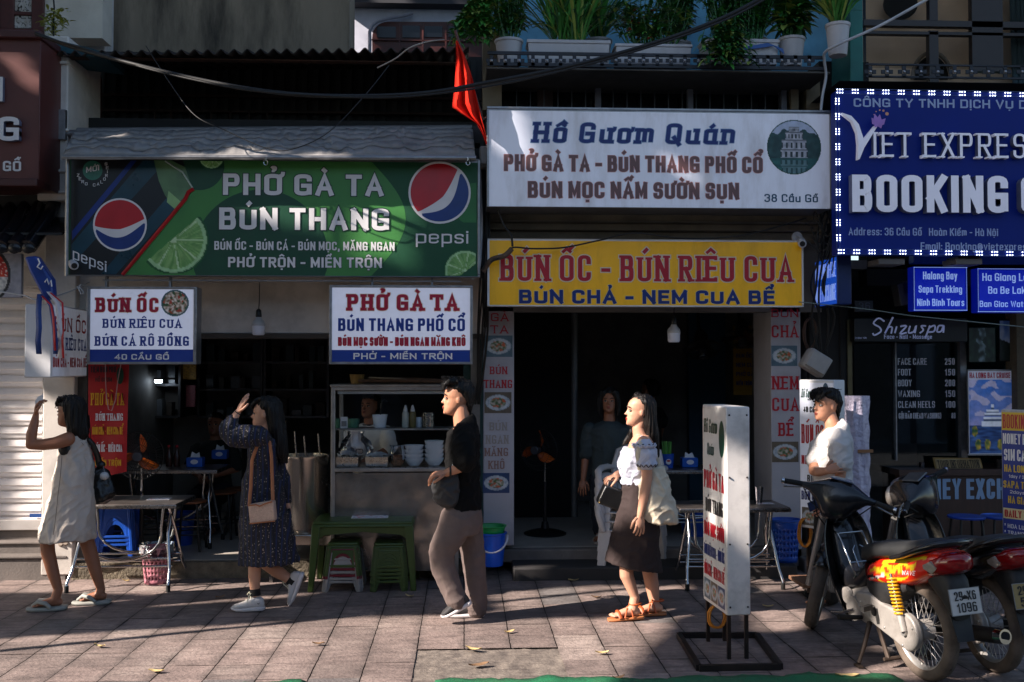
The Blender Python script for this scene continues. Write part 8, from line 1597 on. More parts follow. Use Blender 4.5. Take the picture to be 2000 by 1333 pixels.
# ---------------------------------------------------------------- people inside the shops
def helper(kind):
 if kind=='staff':
  Y0=9.4; j=J(Y0); label='person in dark short sleeved blouse looking down inside the doorway'; cx=1190; yh,yc,ysh,yhip,yk,yf=757,806,832,930,985,1044; yaw=1.35; top=M('dark teal blouse',(46,57,60),.8,0,.1,10); bot=M('dark jeans',(26,30,40),.85); sk=SKIND; armz=925
 elif kind=='cook':
  Y0=9.38; j=J(Y0); label='person in white t-shirt with dark trim cooking behind the glass cart'; cx=722; yh,yc,ysh,yhip,yk,yf=767,816,836,925,985,1062; yaw=1.1; top=M('white tee cotton',(225,222,220),.85,0,.05,10); bot=M('dark apron trousers',(34,32,34),.85); sk=SKIND; armz=885
 elif kind=='guest':
  Y0=10.7; j=J(Y0); label='dim seated person facing the street at the inner table'; cx=420; yh,yc,ysh,yhip,yk,yf=805,850,868,950,1000,1050; yaw=1.5; top=M('dark olive shirt',(34,36,30),.85); bot=M('dark jeans',(26,30,40),.85); sk=SKIND; armz=915
 else:
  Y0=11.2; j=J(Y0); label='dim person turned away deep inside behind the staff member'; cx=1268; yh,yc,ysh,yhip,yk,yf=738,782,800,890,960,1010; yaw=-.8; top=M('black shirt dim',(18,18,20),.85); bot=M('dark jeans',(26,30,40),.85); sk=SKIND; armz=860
 fl=FZ if kind in('cook','guest')else F3; root=T('person',label,'person',(P(cx,900,Y0).x,Y0,fl)); b=MB(); f=MB(); s=Y0/2000
 def q(dx,y,dy=0):return P(cx+dx,y,Y0+dy)
 face=Vector((-cos(yaw),-sin(yaw),0)); chin=q(0,yc)+face*.09; hd=Head(chin,(yc-yh)*s*.95,yaw,.12); hd.build(b)
 limb(b,[hd.p(-.1,0,.2),q(0,ysh-4)],[.05,.055],14); wv=Vector((-sin(yaw),cos(yaw),0)); zf=lambda z:z
 def rg(y,rx,ry):c=q(0,y); return[c+face*rx*cos(a)+wv*ry*sin(a)for a in[2*pi*i/20 for i in range(20)]]
 b.loft([rg(ysh-4,.07,.1),rg(ysh+6,.09,.17),rg((ysh+yhip)/2,.09,.13),rg(yhip,.1,.15)])
 c=MB(); c.loft([rg(ysh-8,.065,.075),rg(ysh-3,.09,.13),rg(ysh+6,.115,.19),rg(ysh+30,.12,.18),rg((ysh+yhip)/2,.115,.155),rg(yhip,.13,.175),rg(yhip+14,.135,.18)])
 for sg in(-1,1):
  shd=q(0,ysh+8)+wv*.18*sg
  if kind=='cook':el=q(0,armz-10)+wv*.24*sg+face*.05; wr=q(0,armz+12)+wv*.1*sg+face*.28
  elif kind=='guest':el=q(0,armz)+wv*.24*sg+face*.06; wr=q(0,armz+10)+wv*.06*sg+face*.3
  else:el=q(0,armz-32)+wv*.22*sg-face*.02; wr=q(0,armz+12)+wv*.235*sg+face*.05
  limb(b,[shd,(shd+el)/2,el],[.045,.042,.036]); limb(b,[el,(el+wr)/2,wr],[.036,.033,.024]); hand(b,f,wr,(wr-el),face if kind not in('cook','guest')else Vector((0,0,1)),.5,.95,sg); limb(c,[shd,shd.lerp(el,.5),shd.lerp(el,.85)],[.066,.07,.072],16)
  if kind=='guest':kn=q(0,yhip+20)+wv*.12*sg+face*.4; an=Vector((kn.x,kn.y,fl+.06)); limb(b,[q(0,yhip+8)+wv*.09*sg,kn,an],[.08,.055,.035])
  else:kn=q(0,yk)+wv*.09*sg+face*.02; an=Vector((kn.x,kn.y,fl+.06)); limb(b,[q(0,yhip)+wv*.08*sg,kn,an],[.08,.055,.034])
  foot(b,f,an,Vector((an.x,an.y,fl+.02))-face*.04,Vector((an.x,an.y,fl+.018))+face*.19)
  d=MB(); limb(d,[q(0,yhip+8)+wv*.08*sg,kn,an+Vector((0,0,.03))],[.11,.08,.06],16); d.loft([rg(yhip-4,.12,.17),rg(yhip+18,.13,.18)])if sg==1 else None
  tr_=remesh('trouser_leg',d,.009,bot,root,3,bodyfold(.008))
  if kind=='staff':m_=MB(); h_=Vector((an.x,an.y,fl+.012))-face*.05; m_.loft([[h_+face*x+wv*hw*cos(a)+Vector((0,0,.01*sin(a)))for a in[2*pi*i/14 for i in range(14)]]for x,hw in((0,.03),(.06,.04),(.16,.048),(.25,.03))],M('pale slipper',(150,144,138),.6)); m_.tube([h_+face*.14+wv*.05,h_+face*.15+Vector((0,0,.06)),h_+face*.14-wv*.05],.02,8,M('pale slipper')); m_.build('slipper',root,smooth=60)
 remesh('body',b,.0055,sk,root,3,None,f); hd.face(root); remesh('shirt',c,.008,top,root,3,bodyfold(.01,8,4,3)); H=hd; h=MB()
 if kind=='staff':
  for sg in(-1,1):limb(h,[H.p(.05,.1*sg,1.0),H.p(.24,.25*sg,.86),H.p(.18,.36*sg,.6),H.p(.1,.38*sg,.25),H.p(.06,.36*sg,-.1)],[.03,.03,.03,.03,.015],8)
 lo=-.55 if kind=='staff' else.3
 h.loft([[H.p((ff+bb)/2+((ff-bb)/2)*cos(a),w_*sin(a),t)for a in[2*pi*i/20 for i in range(20)]]for t,ff,bb,w_ in((lo,-.2,-.5,.24),(.45,-.05,-.52,.37),(.7,.12,-.54,.38),(.82,.31,-.52,.365),(.94,.26,-.46,.31),(1.05,.04,-.24,.15))]); remesh('hair',h,.006,HAIR,root,1,hairfold(.007))
 if kind=='cook':
  pan=Panel(q(-16,893)+face*.145-Vector((0,.03,0)),Vector((.13,0,0)),Vector((0,0,.10)),Vector((0,-1,0)),(0,0,100,80)); mb=MB(); txt(mb,pan,'CHANEL',8,92,56,74,INKBK,off=.01,d=.012)
  for cx_,a0 in((40,.7),(60,pi+.7)):mb.tube([pan.pt(cx_+14*cos(a0+t*.3),28+16*sin(a0+t*.3),.012)for t in range(17)],.003,5,INKBK)
  mb.build('shirt_print',root); mb=MB(); cc=q(0,ysh-6); mb.tube([cc+face*.07*cos(a)+wv*.085*sin(a)for a in[2*pi*i/24 for i in range(24)]],.007,6,INKBK,closed=True); mb.build('collar_trim',root)
for k in('staff','cook','guest','far'):helper(k)
# ================================================================== motorbikes
def motorbike(lab,loc,heading,lean,steer,paint,body,plate=None,decals=False,grp='motorbikes parked on the pavement'):
 r=T('motorbike',lab,'motorbike',(0,0,0),grp); BL=M('glossy black plastic',(16,17,21),.22,0,.15,6,coat=.3,dirt=.25,dcol=(70,62,54),dscale=5); MT=M('matt black plastic',(26,27,29),.6,0,.2,9,bump=.1,bscale=200,dirt=.3,dcol=(78,70,62))
 TY=M('dusty tyre',(98,86,76),.9,0,.25,14,bump=.3); RIMM=M('steel rim',(176,172,168),.3,.6,.1,9,dirt=.3); ALC=M('cast alloy',(164,158,152),.42,.25,.15,8,bump=.1,dirt=.45,dcol=(84,74,64),dscale=7); VIN=M('black vinyl seat',(34,35,36),.55,0,.15,9,bump=.25,bscale=300,dirt=.15,dcol=(90,84,78)); RL=M('red tail lens',(130,8,14),.12,0,.1,8,coat=.5); CLR=M('clear lens',(170,160,150),.12,.2,.2,30,coat=.5)
 st=Matrix.Rotation(steer,3,Vector((-.42,0,.9)).normalized()); pv=Vector((.98,0,.62))
 def tail(mb):
  for v in mb.v:
   if v.x<0:v.x*=.74
  return mb
 def S(p):p=Vector(p); return pv+st@(p-pv)
 I=lambda p:Vector(p)
 def wheel(c,f,nm):
  R0=.282; mb=MB(); n=64; prof=[(R0-.062,.030),(R0-.045,.040),(R0-.022,.042),(R0-.006,.028),(R0,.0)]; prof=prof+[(a,-b)for a,b in prof[-2::-1]]
  rings=[]
  for a,b in prof:rings.append([(c[0]+a*cos(2*pi*i/n),c[1]+b,c[2]+a*sin(2*pi*i/n))for i in range(n)])
  mb.loft([[f(p)for p in q]for q in rings],TY,cap=False)
  for i in range(56):
   for sg in(-1,1):
    a=2*pi*(i+(.5 if sg>0 else 0))/56; ca,sa=cos(a),sin(a); rad=Vector((ca,0,sa)); tan=Vector((-sa,0,ca)); cc=Vector(c)+rad*(R0-.004)+Vector((0,sg*.017,0)); ax=(tan*.5+Vector((0,sg*.8,0))).normalized()
    q=[cc+ax*s1*.013+tan*s2*.0065+rad*s3*.005-rad*(abs(.017+s1*.012)**2*9)for s1 in(-1,1)for s2 in(-1,1)for s3 in(-1,1)]; mb.add([f(p)for p in q],[(0,1,3,2),(4,6,7,5),(0,4,5,1),(2,3,7,6),(0,2,6,4),(1,5,7,3)],TY)
  w_=mb.build(nm,r,smooth=50)
  mb=MB(); prof=[(R0-.058,.028),(R0-.062,.030),(R0-.074,.022),(R0-.080,.0),(R0-.074,-.022),(R0-.062,-.030),(R0-.058,-.028)]
  mb.loft([[f((c[0]+a*cos(2*pi*i/n),c[1]+b,c[2]+a*sin(2*pi*i/n)))for i in range(n)]for a,b in prof],RIMM,cap=False); mb.build('rim',w_,smooth=60)
  mb=MB();
  for i in range(36):a=2*pi*i/36; o=(.35 if i%2 else-.35); sg=1 if(i//2)%2 else-1; mb.tube([f((c[0]+.05*cos(a+o),c[1]+sg*.03,c[2]+.05*sin(a+o))),f((c[0]+(R0-.076)*cos(a),c[1],c[2]+(R0-.076)*sin(a)))],.0022,5,RIMM)
  mb.build('spokes',w_); mb=MB(); mb.tube([f((c[0],c[1]-.05,c[2])),f((c[0],c[1]-.04,c[2])),f((c[0],c[1]+.04,c[2])),f((c[0],c[1]+.05,c[2]))],[.045,.06,.06,.045],24,ALC); mb.build('hub',w_,smooth=50)
 wheel((0,0,.282),I,'rear_wheel'); wheel((1.21,0,.282),S,'front_wheel')
 def sx(x,hw,z0,z1,p=.55,n=22):return[Vector((x,hw*math.copysign(abs(cos(a))**p,cos(a)),(z0+z1)/2+(z1-z0)/2*math.copysign(abs(sin(a))**p,sin(a))))for a in[2*pi*i/n for i in range(n)]]
 def interp(tab,x):
  for a,b in zip(tab,tab[1:]):
   if(a[0]-x)*(b[0]-x)<=0:t=(x-a[0])/(b[0]-a[0]); return[a[i]+(b[i]-a[i])*t for i in range(1,4)]
   # side fairing with printed graphics
 tab=[(.47,.055,.465,.545),(.38,.095,.475,.61),(.25,.118,.495,.665),(.1,.128,.52,.70),(-.05,.13,.548,.728),(-.2,.127,.59,.762),(-.32,.118,.635,.785),(-.40,.10,.665,.785)]
 xs=[.46-.86*i/70 for i in range(71)]; mb=MB(); mb.loft([sx(x,*interp(tab,x),p=.6,n=72)for x in xs])
 def art(v):
  x,z=v.x,v.z; base=lin(paint)
  if not decals:return base
  u=(x-.46)/-.86; w_=interp(tab,max(-.4,min(.46,x))); t=(z-w_[1])/(w_[2]-w_[1]); yl=lin((206,176,30)); wh=lin((196,192,190))
  if.12<u<.62 and abs(t-.42-.25*sin(u*9)-.3*(u-.3))<.075*(1-abs(u-.36)*2.5):return yl
  if.22<u<.7 and abs(t-.62-.3*(u-.4)+.10*sin(u*31))<.07:return yl
  if.3<u<.8 and abs(t-.85-.14*(u-.6))<.05:return yl
  if.05<u<.45 and abs(t-.16-.2*sin(u*12))<.055:return yl if u>.24 else lin((20,20,22))
  if.12<u<.34 and abs(t-.3-.4*(u-.2))<.05:return wh
  if.4<u<.56 and.5<t<.72:return lin((140,96,20))if(int(u*90)%3==0)else yl
  return base
 mb.mats=[VC('bike paint '+str(paint),.22,coat=.5)]; fo=tail(mb).build('side_fairing',r,smooth=60,col=art)
 if decals:
  mb=MB(); pn=Panel(Vector((-.02,.136,.60)),Vector((-.17,-.006,.02)),Vector((-.01,0,.05)),Vector((0,1,0)),(0,0,100,30)); txt(mb,pn,'WAVE',4,96,6,22,INKW,off=.02,shear=.3,d=.002); tail(mb).build('lettering',fo)
 mb=MB(); mb.loft([sx(.46,.06,.42,.51),sx(.36,.1,.38,.52),sx(.24,.118,.37,.53),sx(.1,.12,.44,.545),sx(.0,.10,.51,.56)],MT); mb.build('lower_cover',r,smooth=50)
 mb=MB(); mb.loft([sx(.48,.075,.60,.655,.7),sx(.42,.11,.60,.715,.7),sx(.3,.13,.64,.75,.7),sx(.15,.14,.67,.765,.7),sx(0,.14,.69,.795,.7),sx(-.15,.13,.72,.825,.7),sx(-.27,.105,.75,.83,.7),sx(-.31,.06,.77,.815,.7)],VIN); tail(mb).build('seat',r,smooth=60)
 mb=MB(); mb.tube([(.05,.145,.70),(-.1,.158,.735),(-.28,.145,.79),(-.40,.10,.825),(-.43,0,.832),(-.40,-.10,.825),(-.28,-.145,.79),(-.1,-.158,.735),(.05,-.145,.70)],[.014,.018,.02,.022,.024,.022,.02,.018,.014],10,BL,flat=1.5); tail(mb).build('grab_rail',r,smooth=60)
 mb=MB(); mb.loft([sx(-.26,.115,.625,.73,.7),sx(-.34,.122,.635,.765,.7),sx(-.43,.104,.66,.785,.7),sx(-.50,.07,.685,.78,.7),sx(-.53,.025,.70,.765,.7)],RL); tl=tail(mb).build('tail_light',r,smooth=50); mb=MB()
 for sg in(-1,1):mb.loft([[Vector((x,sg*(.121-.25*max(0,-.34-x)),z))for x,z in q]for q in(((-.27,.68),(-.36,.665),(-.41,.70),(-.36,.735)),)]*1+[[Vector((x,sg*(.132-.25*max(0,-.34-x)),z))for x,z in((-.285,.704),(-.36,.692),(-.40,.71),(-.355,.73))]],CLR)
 tail(mb).build('indicator',tl)
 mb=MB(); mb.loft([sx(-.25,.085,.58,.68),sx(-.36,.08,.50,.69),sx(-.44,.072,.44,.66),sx(-.47,.06,.42,.60)],MT); mb.prism([(-.44,-.06,.45),(-.44,.06,.45),(-.50,.05,.31),(-.50,-.05,.31)],(-.006,0,.0),MT); tail(mb).build('rear_fender',r,smooth=50)
 if plate:
  pn=Panel(Vector((-.535,.095,.46)),Vector((0,-.19,0)),Vector((.035,0,.138)),Vector((-1,0,.25)),(0,0,190,140)); mb=MB(); mb.prism([pn.pt(0,0),pn.pt(190,0),pn.pt(190,140),pn.pt(0,140)],(.004,0,-.001),ALU); mb.poly([pn.pt(4,136,.001),pn.pt(186,136,.001),pn.pt(186,4,.001),pn.pt(4,4,.001)],M('plate white' if plate[2]==0 else 'plate tan',(196,194,190)if plate[2]==0 else(150,130,84),.4,0,.05,9,dirt=.3)); pl=tail(mb).build('number_plate',r); mb=MB(); txt(mb,pn,plate[0],28,162,16,64,INKBK,off=.015); txt(mb,pn,plate[1],34,158,76,126,INKBK,off=.015); tail(mb).build('lettering',pl)
  mb=MB(); mb.tube([(-.47,0,.56),(-.515,0,.54)],.02,8,MT); tail(mb).build('plate_bracket',r)
  # chain case, shocks, swing arm, engine, exhaust
 out=[(.50,.41),(.36,.425),(.2,.395),(.06,.385)]+[(.0+.108*cos(a),.282+.108*sin(a))for a in[pi/2+.1+(pi*1.02)*i/10 for i in range(11)]]+[(.1,.20),(.3,.245),(.48,.30)]
 mb=MB(); mb.prism([(x,.075,z)for x,z in out],(0,.045,0),ALC); cc_=mb.build('chain_case',r,bevel=.012,segs=3); mb=MB(); mb.tube([(0,.12,.282),(0,.135,.282)],.022,12,RIMM); mb.tube([(.30,.119,.33),(.30,.126,.33)],.025,14,BLKP)
 for x,z in((.44,.36),(.2,.26),(.03,.2),(-.07,.32)):mb.ell((x,.122,z),(.008,.005,.008),8,5,RIMM)
 mb.build('bolt',cc_); YS=M('yellow spring',(206,150,24),.35,0,.1)if decals else M('black spring',(30,30,30),.4)
 for sg in(-1,1):
  a,b=Vector((-.01,sg*.135,.29)),Vector((.085,sg*.135,.60)); mb=MB(); mb.tube([a,a.lerp(b,.35)],.02,12,ALC); mb.tube([a.lerp(b,.3),b],.011,10,CHROME); sp=mb.build('shock_absorber',r,smooth=50); mb=MB(); u,v=frame_of(b-a); mb.tube([a.lerp(b,.3+.66*i/120)+(u*cos(i*2*pi/11)+v*sin(i*2*pi/11))*.027 for i in range(121)],.0062,7,YS); mb.build('spring',sp,smooth=80)
 mb=MB(); mb.loft([sx(.78,.06,.30,.42,.7),sx(.70,.075,.28,.44,.7),sx(.60,.09,.22,.42,.7),sx(.48,.105,.2,.44,.7),sx(.38,.1,.23,.44,.7),sx(.34,.07,.27,.40,.7)],ALC)
 for k in range(6):x=.80+.022*k; mb.loft([sx(x,.062,.31,.42,.5),sx(x+.008,.062,.31,.42,.5)],ALC)
 mb.tube([(.52,.1,.30),(.52,.125,.30)],.075,22,ALC); mb.tube([(.62,.09,.36),(.62,.11,.36)],.05,18,ALC); en=mb.build('engine',r,smooth=45)
 mb=MB(); mb.tube([(.82,-.04,.30),(.78,-.1,.22),(.6,-.13,.19),(.3,-.14,.2),(.1,-.15,.24),(-.1,-.155,.285),(-.42,-.165,.335)],[.016,.016,.017,.02,.035,.042,.042],16,M('exhaust black',(34,33,33),.45,.5)); mb.tube([(-.42,-.165,.335),(-.47,-.167,.342)],[.044,.04],16,CHROME); mb.tube([(-.471,-.167,.342),(-.472,-.167,.342)],[.028,.028],14,BLACKISH); mb.build('exhaust',r,smooth=60)
 mb=MB(); mb.tube([(.45,.11,.26),(.45,.2,.27),(.45,.27,.28)],[.012,.016,.018],10,RUB); mb.tube([(.3,.12,.36),(.27,.17,.37)],.01,8,STEEL); mb.bar((.27,.16,.37),(.24,.24,.37),.03,.03,RUB); mb.tube([(.5,.13,.30),(.6,.16,.26),(.68,.18,.25)],.009,8,CHROME); mb.build('foot_peg',r,smooth=50)
 mb=MB(); zz=-.0
 mb.tube([(.40,.09,.24),(.345,.17,.12),(.31,.235,.012+.02)],[.016,.013,.012],10,M('worn stand',(74,62,54),.6,.5,.3,14)); mb.bar((.34,.235,.02),(.27,.245,.02),.03,.012,M('worn stand')); mb.build('side_stand',r,smooth=50)
 mb=MB(); mb.tube([(.36,-.09,.22),(.24,-.1,.06)],.014,8,M('worn stand')); mb.tube([(.36,.06,.22),(.24,.08,.06)],.014,8,M('worn stand')); mb.tube([(.24,-.12,.06),(.24,.11,.06)],.012,8,M('worn stand')); mb.build('centre_stand',r)
 # frame cover and leg shield
 mb=MB(); mb.loft([sx(.42,.09,.5,.62),sx(.52,.085,.42,.54),sx(.62,.09,.38,.50),sx(.71,.09,.38,.56),sx(.77,.085,.46,.74),sx(.83,.075,.58,.84),sx(.87,.06,.70,.87)],BL); mb.build('frame_cover',r,smooth=50)
 mb=MB(); N=16; rows=[(.20,.68,.09),(.28,.70,.14),(.40,.735,.17),(.52,.77,.185),(.64,.805,.185),(.74,.83,.17),(.82,.85,.145),(.88,.86,.1)]
 for z,xc,hw in rows:
  for i in range(N+1):t=-1+2*i/N; mb.v.append(Vector((xc+.03-.11*abs(t)**2.2,hw*t,z-.02*t*t)))
 for k in range(len(rows)-1):
  for i in range(N):q=k*(N+1)+i; mb.f.append([q,q+1,q+N+2,q+N+1]); mb.m.append(mb.mi(BL if not body else body))
 ls=mb.build('leg_shield',r,smooth=70); ls.modifiers.new('s','SOLIDIFY').thickness=.012; s2=ls.modifiers.new('u','SUBSURF'); s2.levels=1; s2.render_levels=1
 if decals:
  pn=Panel(Vector((.715,.15,.535)),Vector((.08,-.04,-.012)),Vector((.01,0,.03)),Vector((-.5,.85,0)),(0,0,100,24)); mb=MB(); txt(mb,pn,'HONDA',2,98,4,20,INKW,off=.01,d=.012); mb.build('lettering',ls)
  mb=MB()
  for y in(-.07,.07):mb.tube([(.80,y*1.2,.74),(.71,y*1.2,.73),(.53,y*1.3,.50),(.55,y*1.3,.48)],.006,6,CHROME)
  for y,zt_ in((.035,.6),(-.035,.6)):mb.tube([(.53,y*1.3,.50),(.62,y*1.3,.64),(.64,y*.5,.66)],.005,6,CHROME)
  mb.tube([(.53,-.09,.50),(.53,.09,.50)],.006,6,CHROME); mb.tube([(.58,-.088,.57),(.58,.088,.57)],.005,6,CHROME); mb.tube([(.71,-.085,.73),(.71,.085,.73)],.006,6,CHROME); mb.build('luggage_rack',r,smooth=60)
  # front end
 mb=MB()
 for sg in(-1,1):mb.tube([S((1.21,sg*.075,.28)),S((1.10,sg*.075,.5)),S((.95,sg*.07,.8))],[.022,.022,.026],10,RIMM)
 mb.build('fork',r,smooth=50)
 mb=MB(); rr=.315; rows=[]
 for a in[(-.15+1.95*i/16)for i in range(17)]:
  rows.append([S((1.21+(rr-.03*abs(t)**2)*cos(a+.75),.062*t,.282+(rr-.03*abs(t)**2)*sin(a+.75)))for t in(-1,-.7,-.35,0,.35,.7,1)])
 for q in rows:mb.v+=q
 for k in range(16):
  for i in range(6):q=k*7+i; mb.f.append([q,q+1,q+8,q+7]); mb.m.append(mb.mi(BL))
 fe=mb.build('front_fender',r,smooth=70); fe.modifiers.new('s','SOLIDIFY').thickness=.006
 def sy(y,x0,x1,z0,z1,p=.65,n=18):return[S(((x0+x1)/2+(x1-x0)/2*math.copysign(abs(cos(a))**p,cos(a)),y,(z0+z1)/2+(z1-z0)/2*math.copysign(abs(sin(a))**p,sin(a))))for a in[2*pi*i/n for i in range(n)]]
 S0=S; S=lambda p:S0((p[0]-.13,p[1],p[2]))
 mb=MB(); mb.loft([sy(-.23,.855,.90,.955,.99),sy(-.18,.84,.93,.94,1.0),sy(-.12,.82,.99,.88,1.03),sy(-.07,.80,1.07,.80,1.055),sy(0,.79,1.10,.77,1.065),sy(.07,.80,1.07,.80,1.055),sy(.12,.82,.99,.88,1.03),sy(.18,.84,.93,.94,1.0),sy(.23,.855,.90,.955,.99)],body or BL); hb=mb.build('handlebar_cowl',r,smooth=60)
 mb=MB(); mb.ell(S((1.085,0,.935)),(.04,.085,.07),20,12,CLR,rot=st); mb.build('headlight',hb,smooth=60); mb=MB(); mb.loft([[S((x,y,z))for x,y,z in((.84,-.075,1.058),(.84,.075,1.058),(.96,.065,1.064),(.96,-.065,1.064))],[S((x,y,z))for x,y,z in((.845,-.07,1.066),(.845,.07,1.066),(.955,.06,1.072),(.955,-.06,1.072))]],M('dial glass',(14,22,40),.06,0,0,coat=1)if decals else M('grey dial lens',(90,88,88),.2,.2)); mb.build('speedometer',hb)
 for sg in(-1,1):
  mb=MB(); mb.tube([S((.875,sg*.23,.972)),S((.862,sg*.29,.968)),S((.852,sg*.345,.963))],.0175,12,RUB); mb.tube([S((.852,sg*.345,.963)),S((.849,sg*.362,.962))],.019,12,CHROME); g_=mb.build('grip',r,smooth=50); mb=MB(); mb.tube([S((.91,sg*.2,.965)),S((.925,sg*.25,.945)),S((.905,sg*.34,.925))],[.008,.007,.006],8,STEEL); mb.ell(S((.905,sg*.34,.925)),(.009,)*3,8,6,STEEL); mb.build('brake_lever',g_,smooth=50)
 mb=MB()
 for sg in(-1,1):mb.tube([S((.9,sg*.2,.955)),S((1.0,sg*.17,.93)),(.93,sg*.1,.82),(.85,sg*.05,.7)],.005,6,RUB); mb.tube([S((.89,sg*.22,.95)),S((.86,sg*.16,.88)),(.78,sg*.08,.8)],.004,6,RUB)
 mb.build('control_cable',r,smooth=60)
 r.location=loc; r.rotation_euler=(lean,0,heading); return r
g=G(1812,1329); A=Vector((g.x,g.y+.02,0)); motorbike('red and black motorbike with yellow flame graphics and number 29-X6 1096',A,radians(101),-.05,-.68,(216,40,18),None,('29-X6','1096',0),True)
motorbike('black motorbike cut off by the right edge beside the red one',(A.x+.47,A.y+.13,0),radians(95),-.06,.7,(30,30,34),None,('29-Z1','5084',1))
# ================================================================== unseen tree shaped for its shade, lamp post, opposite houses
SU=Vector((-sin(AZ),cos(AZ),0)); SV=L.cross(SU)*1.0
if SV.z<0:SV=-SV
def sun2(p):return(p.dot(SU),p.dot(SV))
LITP=[]  # patches kept sunlit by leaving out crown leaves up-sun of them
def lit(pts,Y=None,z=0.0):
 LITP.append([sun2(G(x,y,z)if Y is None else P(x,y,Y))for x,y in pts])
lit([(-40,1252),(700,1208),(850,1205),(990,1212),(1160,1210),(1300,1208),(1182,1340),(-40,1340)])
lit([(-20,1122),(335,1118),(335,1162),(210,1158),(-20,1156)])
lit([(430,1130),(620,1124),(640,1134),(440,1142)]); lit([(300,1178),(462,1168),(462,1176),(310,1186)])
lit([(965,1160),(1180,1145),(1330,1145),(1330,1162),(1190,1178),(1010,1192)])
lit([(1470,1125),(1660,1128),(1620,1152),(1470,1152)]); lit([(1470,1192),(1560,1188),(1590,1215),(1500,1236)])
lit([(835,735),(945,735),(950,900),(950,1000),(905,1205),(860,1205),(812,1060),(825,930),(840,860)],7.3)
lit([(1180,775),(1290,775),(1330,1030),(1290,1060),(1200,1060),(1160,1000),(1165,930),(1190,860)],7.34); lit([(1185,1110),(1300,1110),(1305,1212),(1185,1205)],7.34)
lit([(-30,762),(60,768),(88,752),(150,800),(150,1115),(-30,1115)],9.0)
lit([(85,780),(145,790),(145,1115),(85,1115)],8.8); lit([(90,880),(150,860),(186,1000),(192,1060),(70,1060)],7.62); lit([(1415,880),(1475,880),(1475,1070),(1415,1095)],6.08); lit([(96,880),(150,860),(186,1000),(190,1060),(75,1060)],7.8); lit([(70,1090),(130,1090),(130,1175),(60,1175)],7.8)
lit([(80,-40),(152,-40),(152,85),(100,78)],9.7); lit([(30,108),(76,130),(76,176),(20,150)],8.3); lit([(108,170),(130,170),(130,225),(108,225)],8.9)
lit([(265,255),(330,258),(470,302),(420,306),(290,282)],8.05); lit([(470,250),(625,254),(650,304),(520,302)],8.05)
lit([(552,370),(690,370),(760,420),(785,470),(765,516),(700,470),(620,410)],8.3); lit([(620,440),(690,480),(600,500)],8.3)
lit([(1330,330),(1390,340),(1420,395),(1370,390)],8.2)
lit([(1120,496),(1150,496),(1152,520),(1122,520)],8.42); lit([(940,655),(1006,655),(1006,690),(940,690)],9.0)
lit([(1415,880),(1475,880),(1475,1070),(1415,1095)],6.17); lit([(1372,930),(1425,930),(1425,1060),(1372,1050)],6.4)
lit([(1580,800),(1680,820),(1680,930),(1580,930)],7.65); lit([(1655,775),(1700,775),(1700,900),(1660,900)],8.3)
lit([(1690,1040),(1900,1040),(1905,1340),(1650,1340),(1600,1200)],5.9); lit([(1590,930),(1780,960),(1780,1030),(1700,1010)],6.7)
lit([(925,1035),(990,1035),(990,1095),(925,1095)],8.5); lit([(355,1092),(480,1092),(480,1104),(355,1104)],8.9)
lit([(75,690),(130,700),(130,740),(75,735)],8.0); lit([(180,1000),(350,980),(350,1140),(180,1140)],8.3)
lit([(440,1110),(480,1110),(520,1150),(470,1180),(440,1180)],7.7)
lit([(888,80),(915,110),(945,215),(955,280),(930,250),(885,212)],8.1)
def inside(u,v,poly):
 r=False; n=len(poly); j=n-1
 for i in range(n):
  (xi,yi),(xj,yj)=poly[i],poly[j]
  if(yi>v)!=(yj>v)and u<(xj-xi)*(v-yi)/(yj-yi)+xi:r=not r
  j=i
 return r
BBS=[(min(p[0]for p in q),max(p[0]for p in q),min(p[1]for p in q),max(p[1]for p in q))for q in LITP]
def is_lit(u,v,m=0):
 for q,(a,b,c,d)in zip(LITP,BBS):
  if a<=u<=b and c<=v<=d and inside(u,v,q):return True
 return False
LEAF=M('street tree leaf',(46,78,34),.55,0,.35,3); BARK=M('street tree bark',(74,62,52),.9,0,.3,8,bump=.8)
corners=[sun2(p)for p in[G(-60,1333),G(2050,1333),P(-60,-30,9.6),P(2050,-30,9.6),P(-60,1110,9),P(2050,1110,9),P(-60,-30,8),P(2050,-30,8)]]
U0=min(c[0]for c in corners)-.35; U1=max(c[0]for c in corners)+.35; V0=min(c[1]for c in corners)-.3; V1=max(c[1]for c in corners)+.3
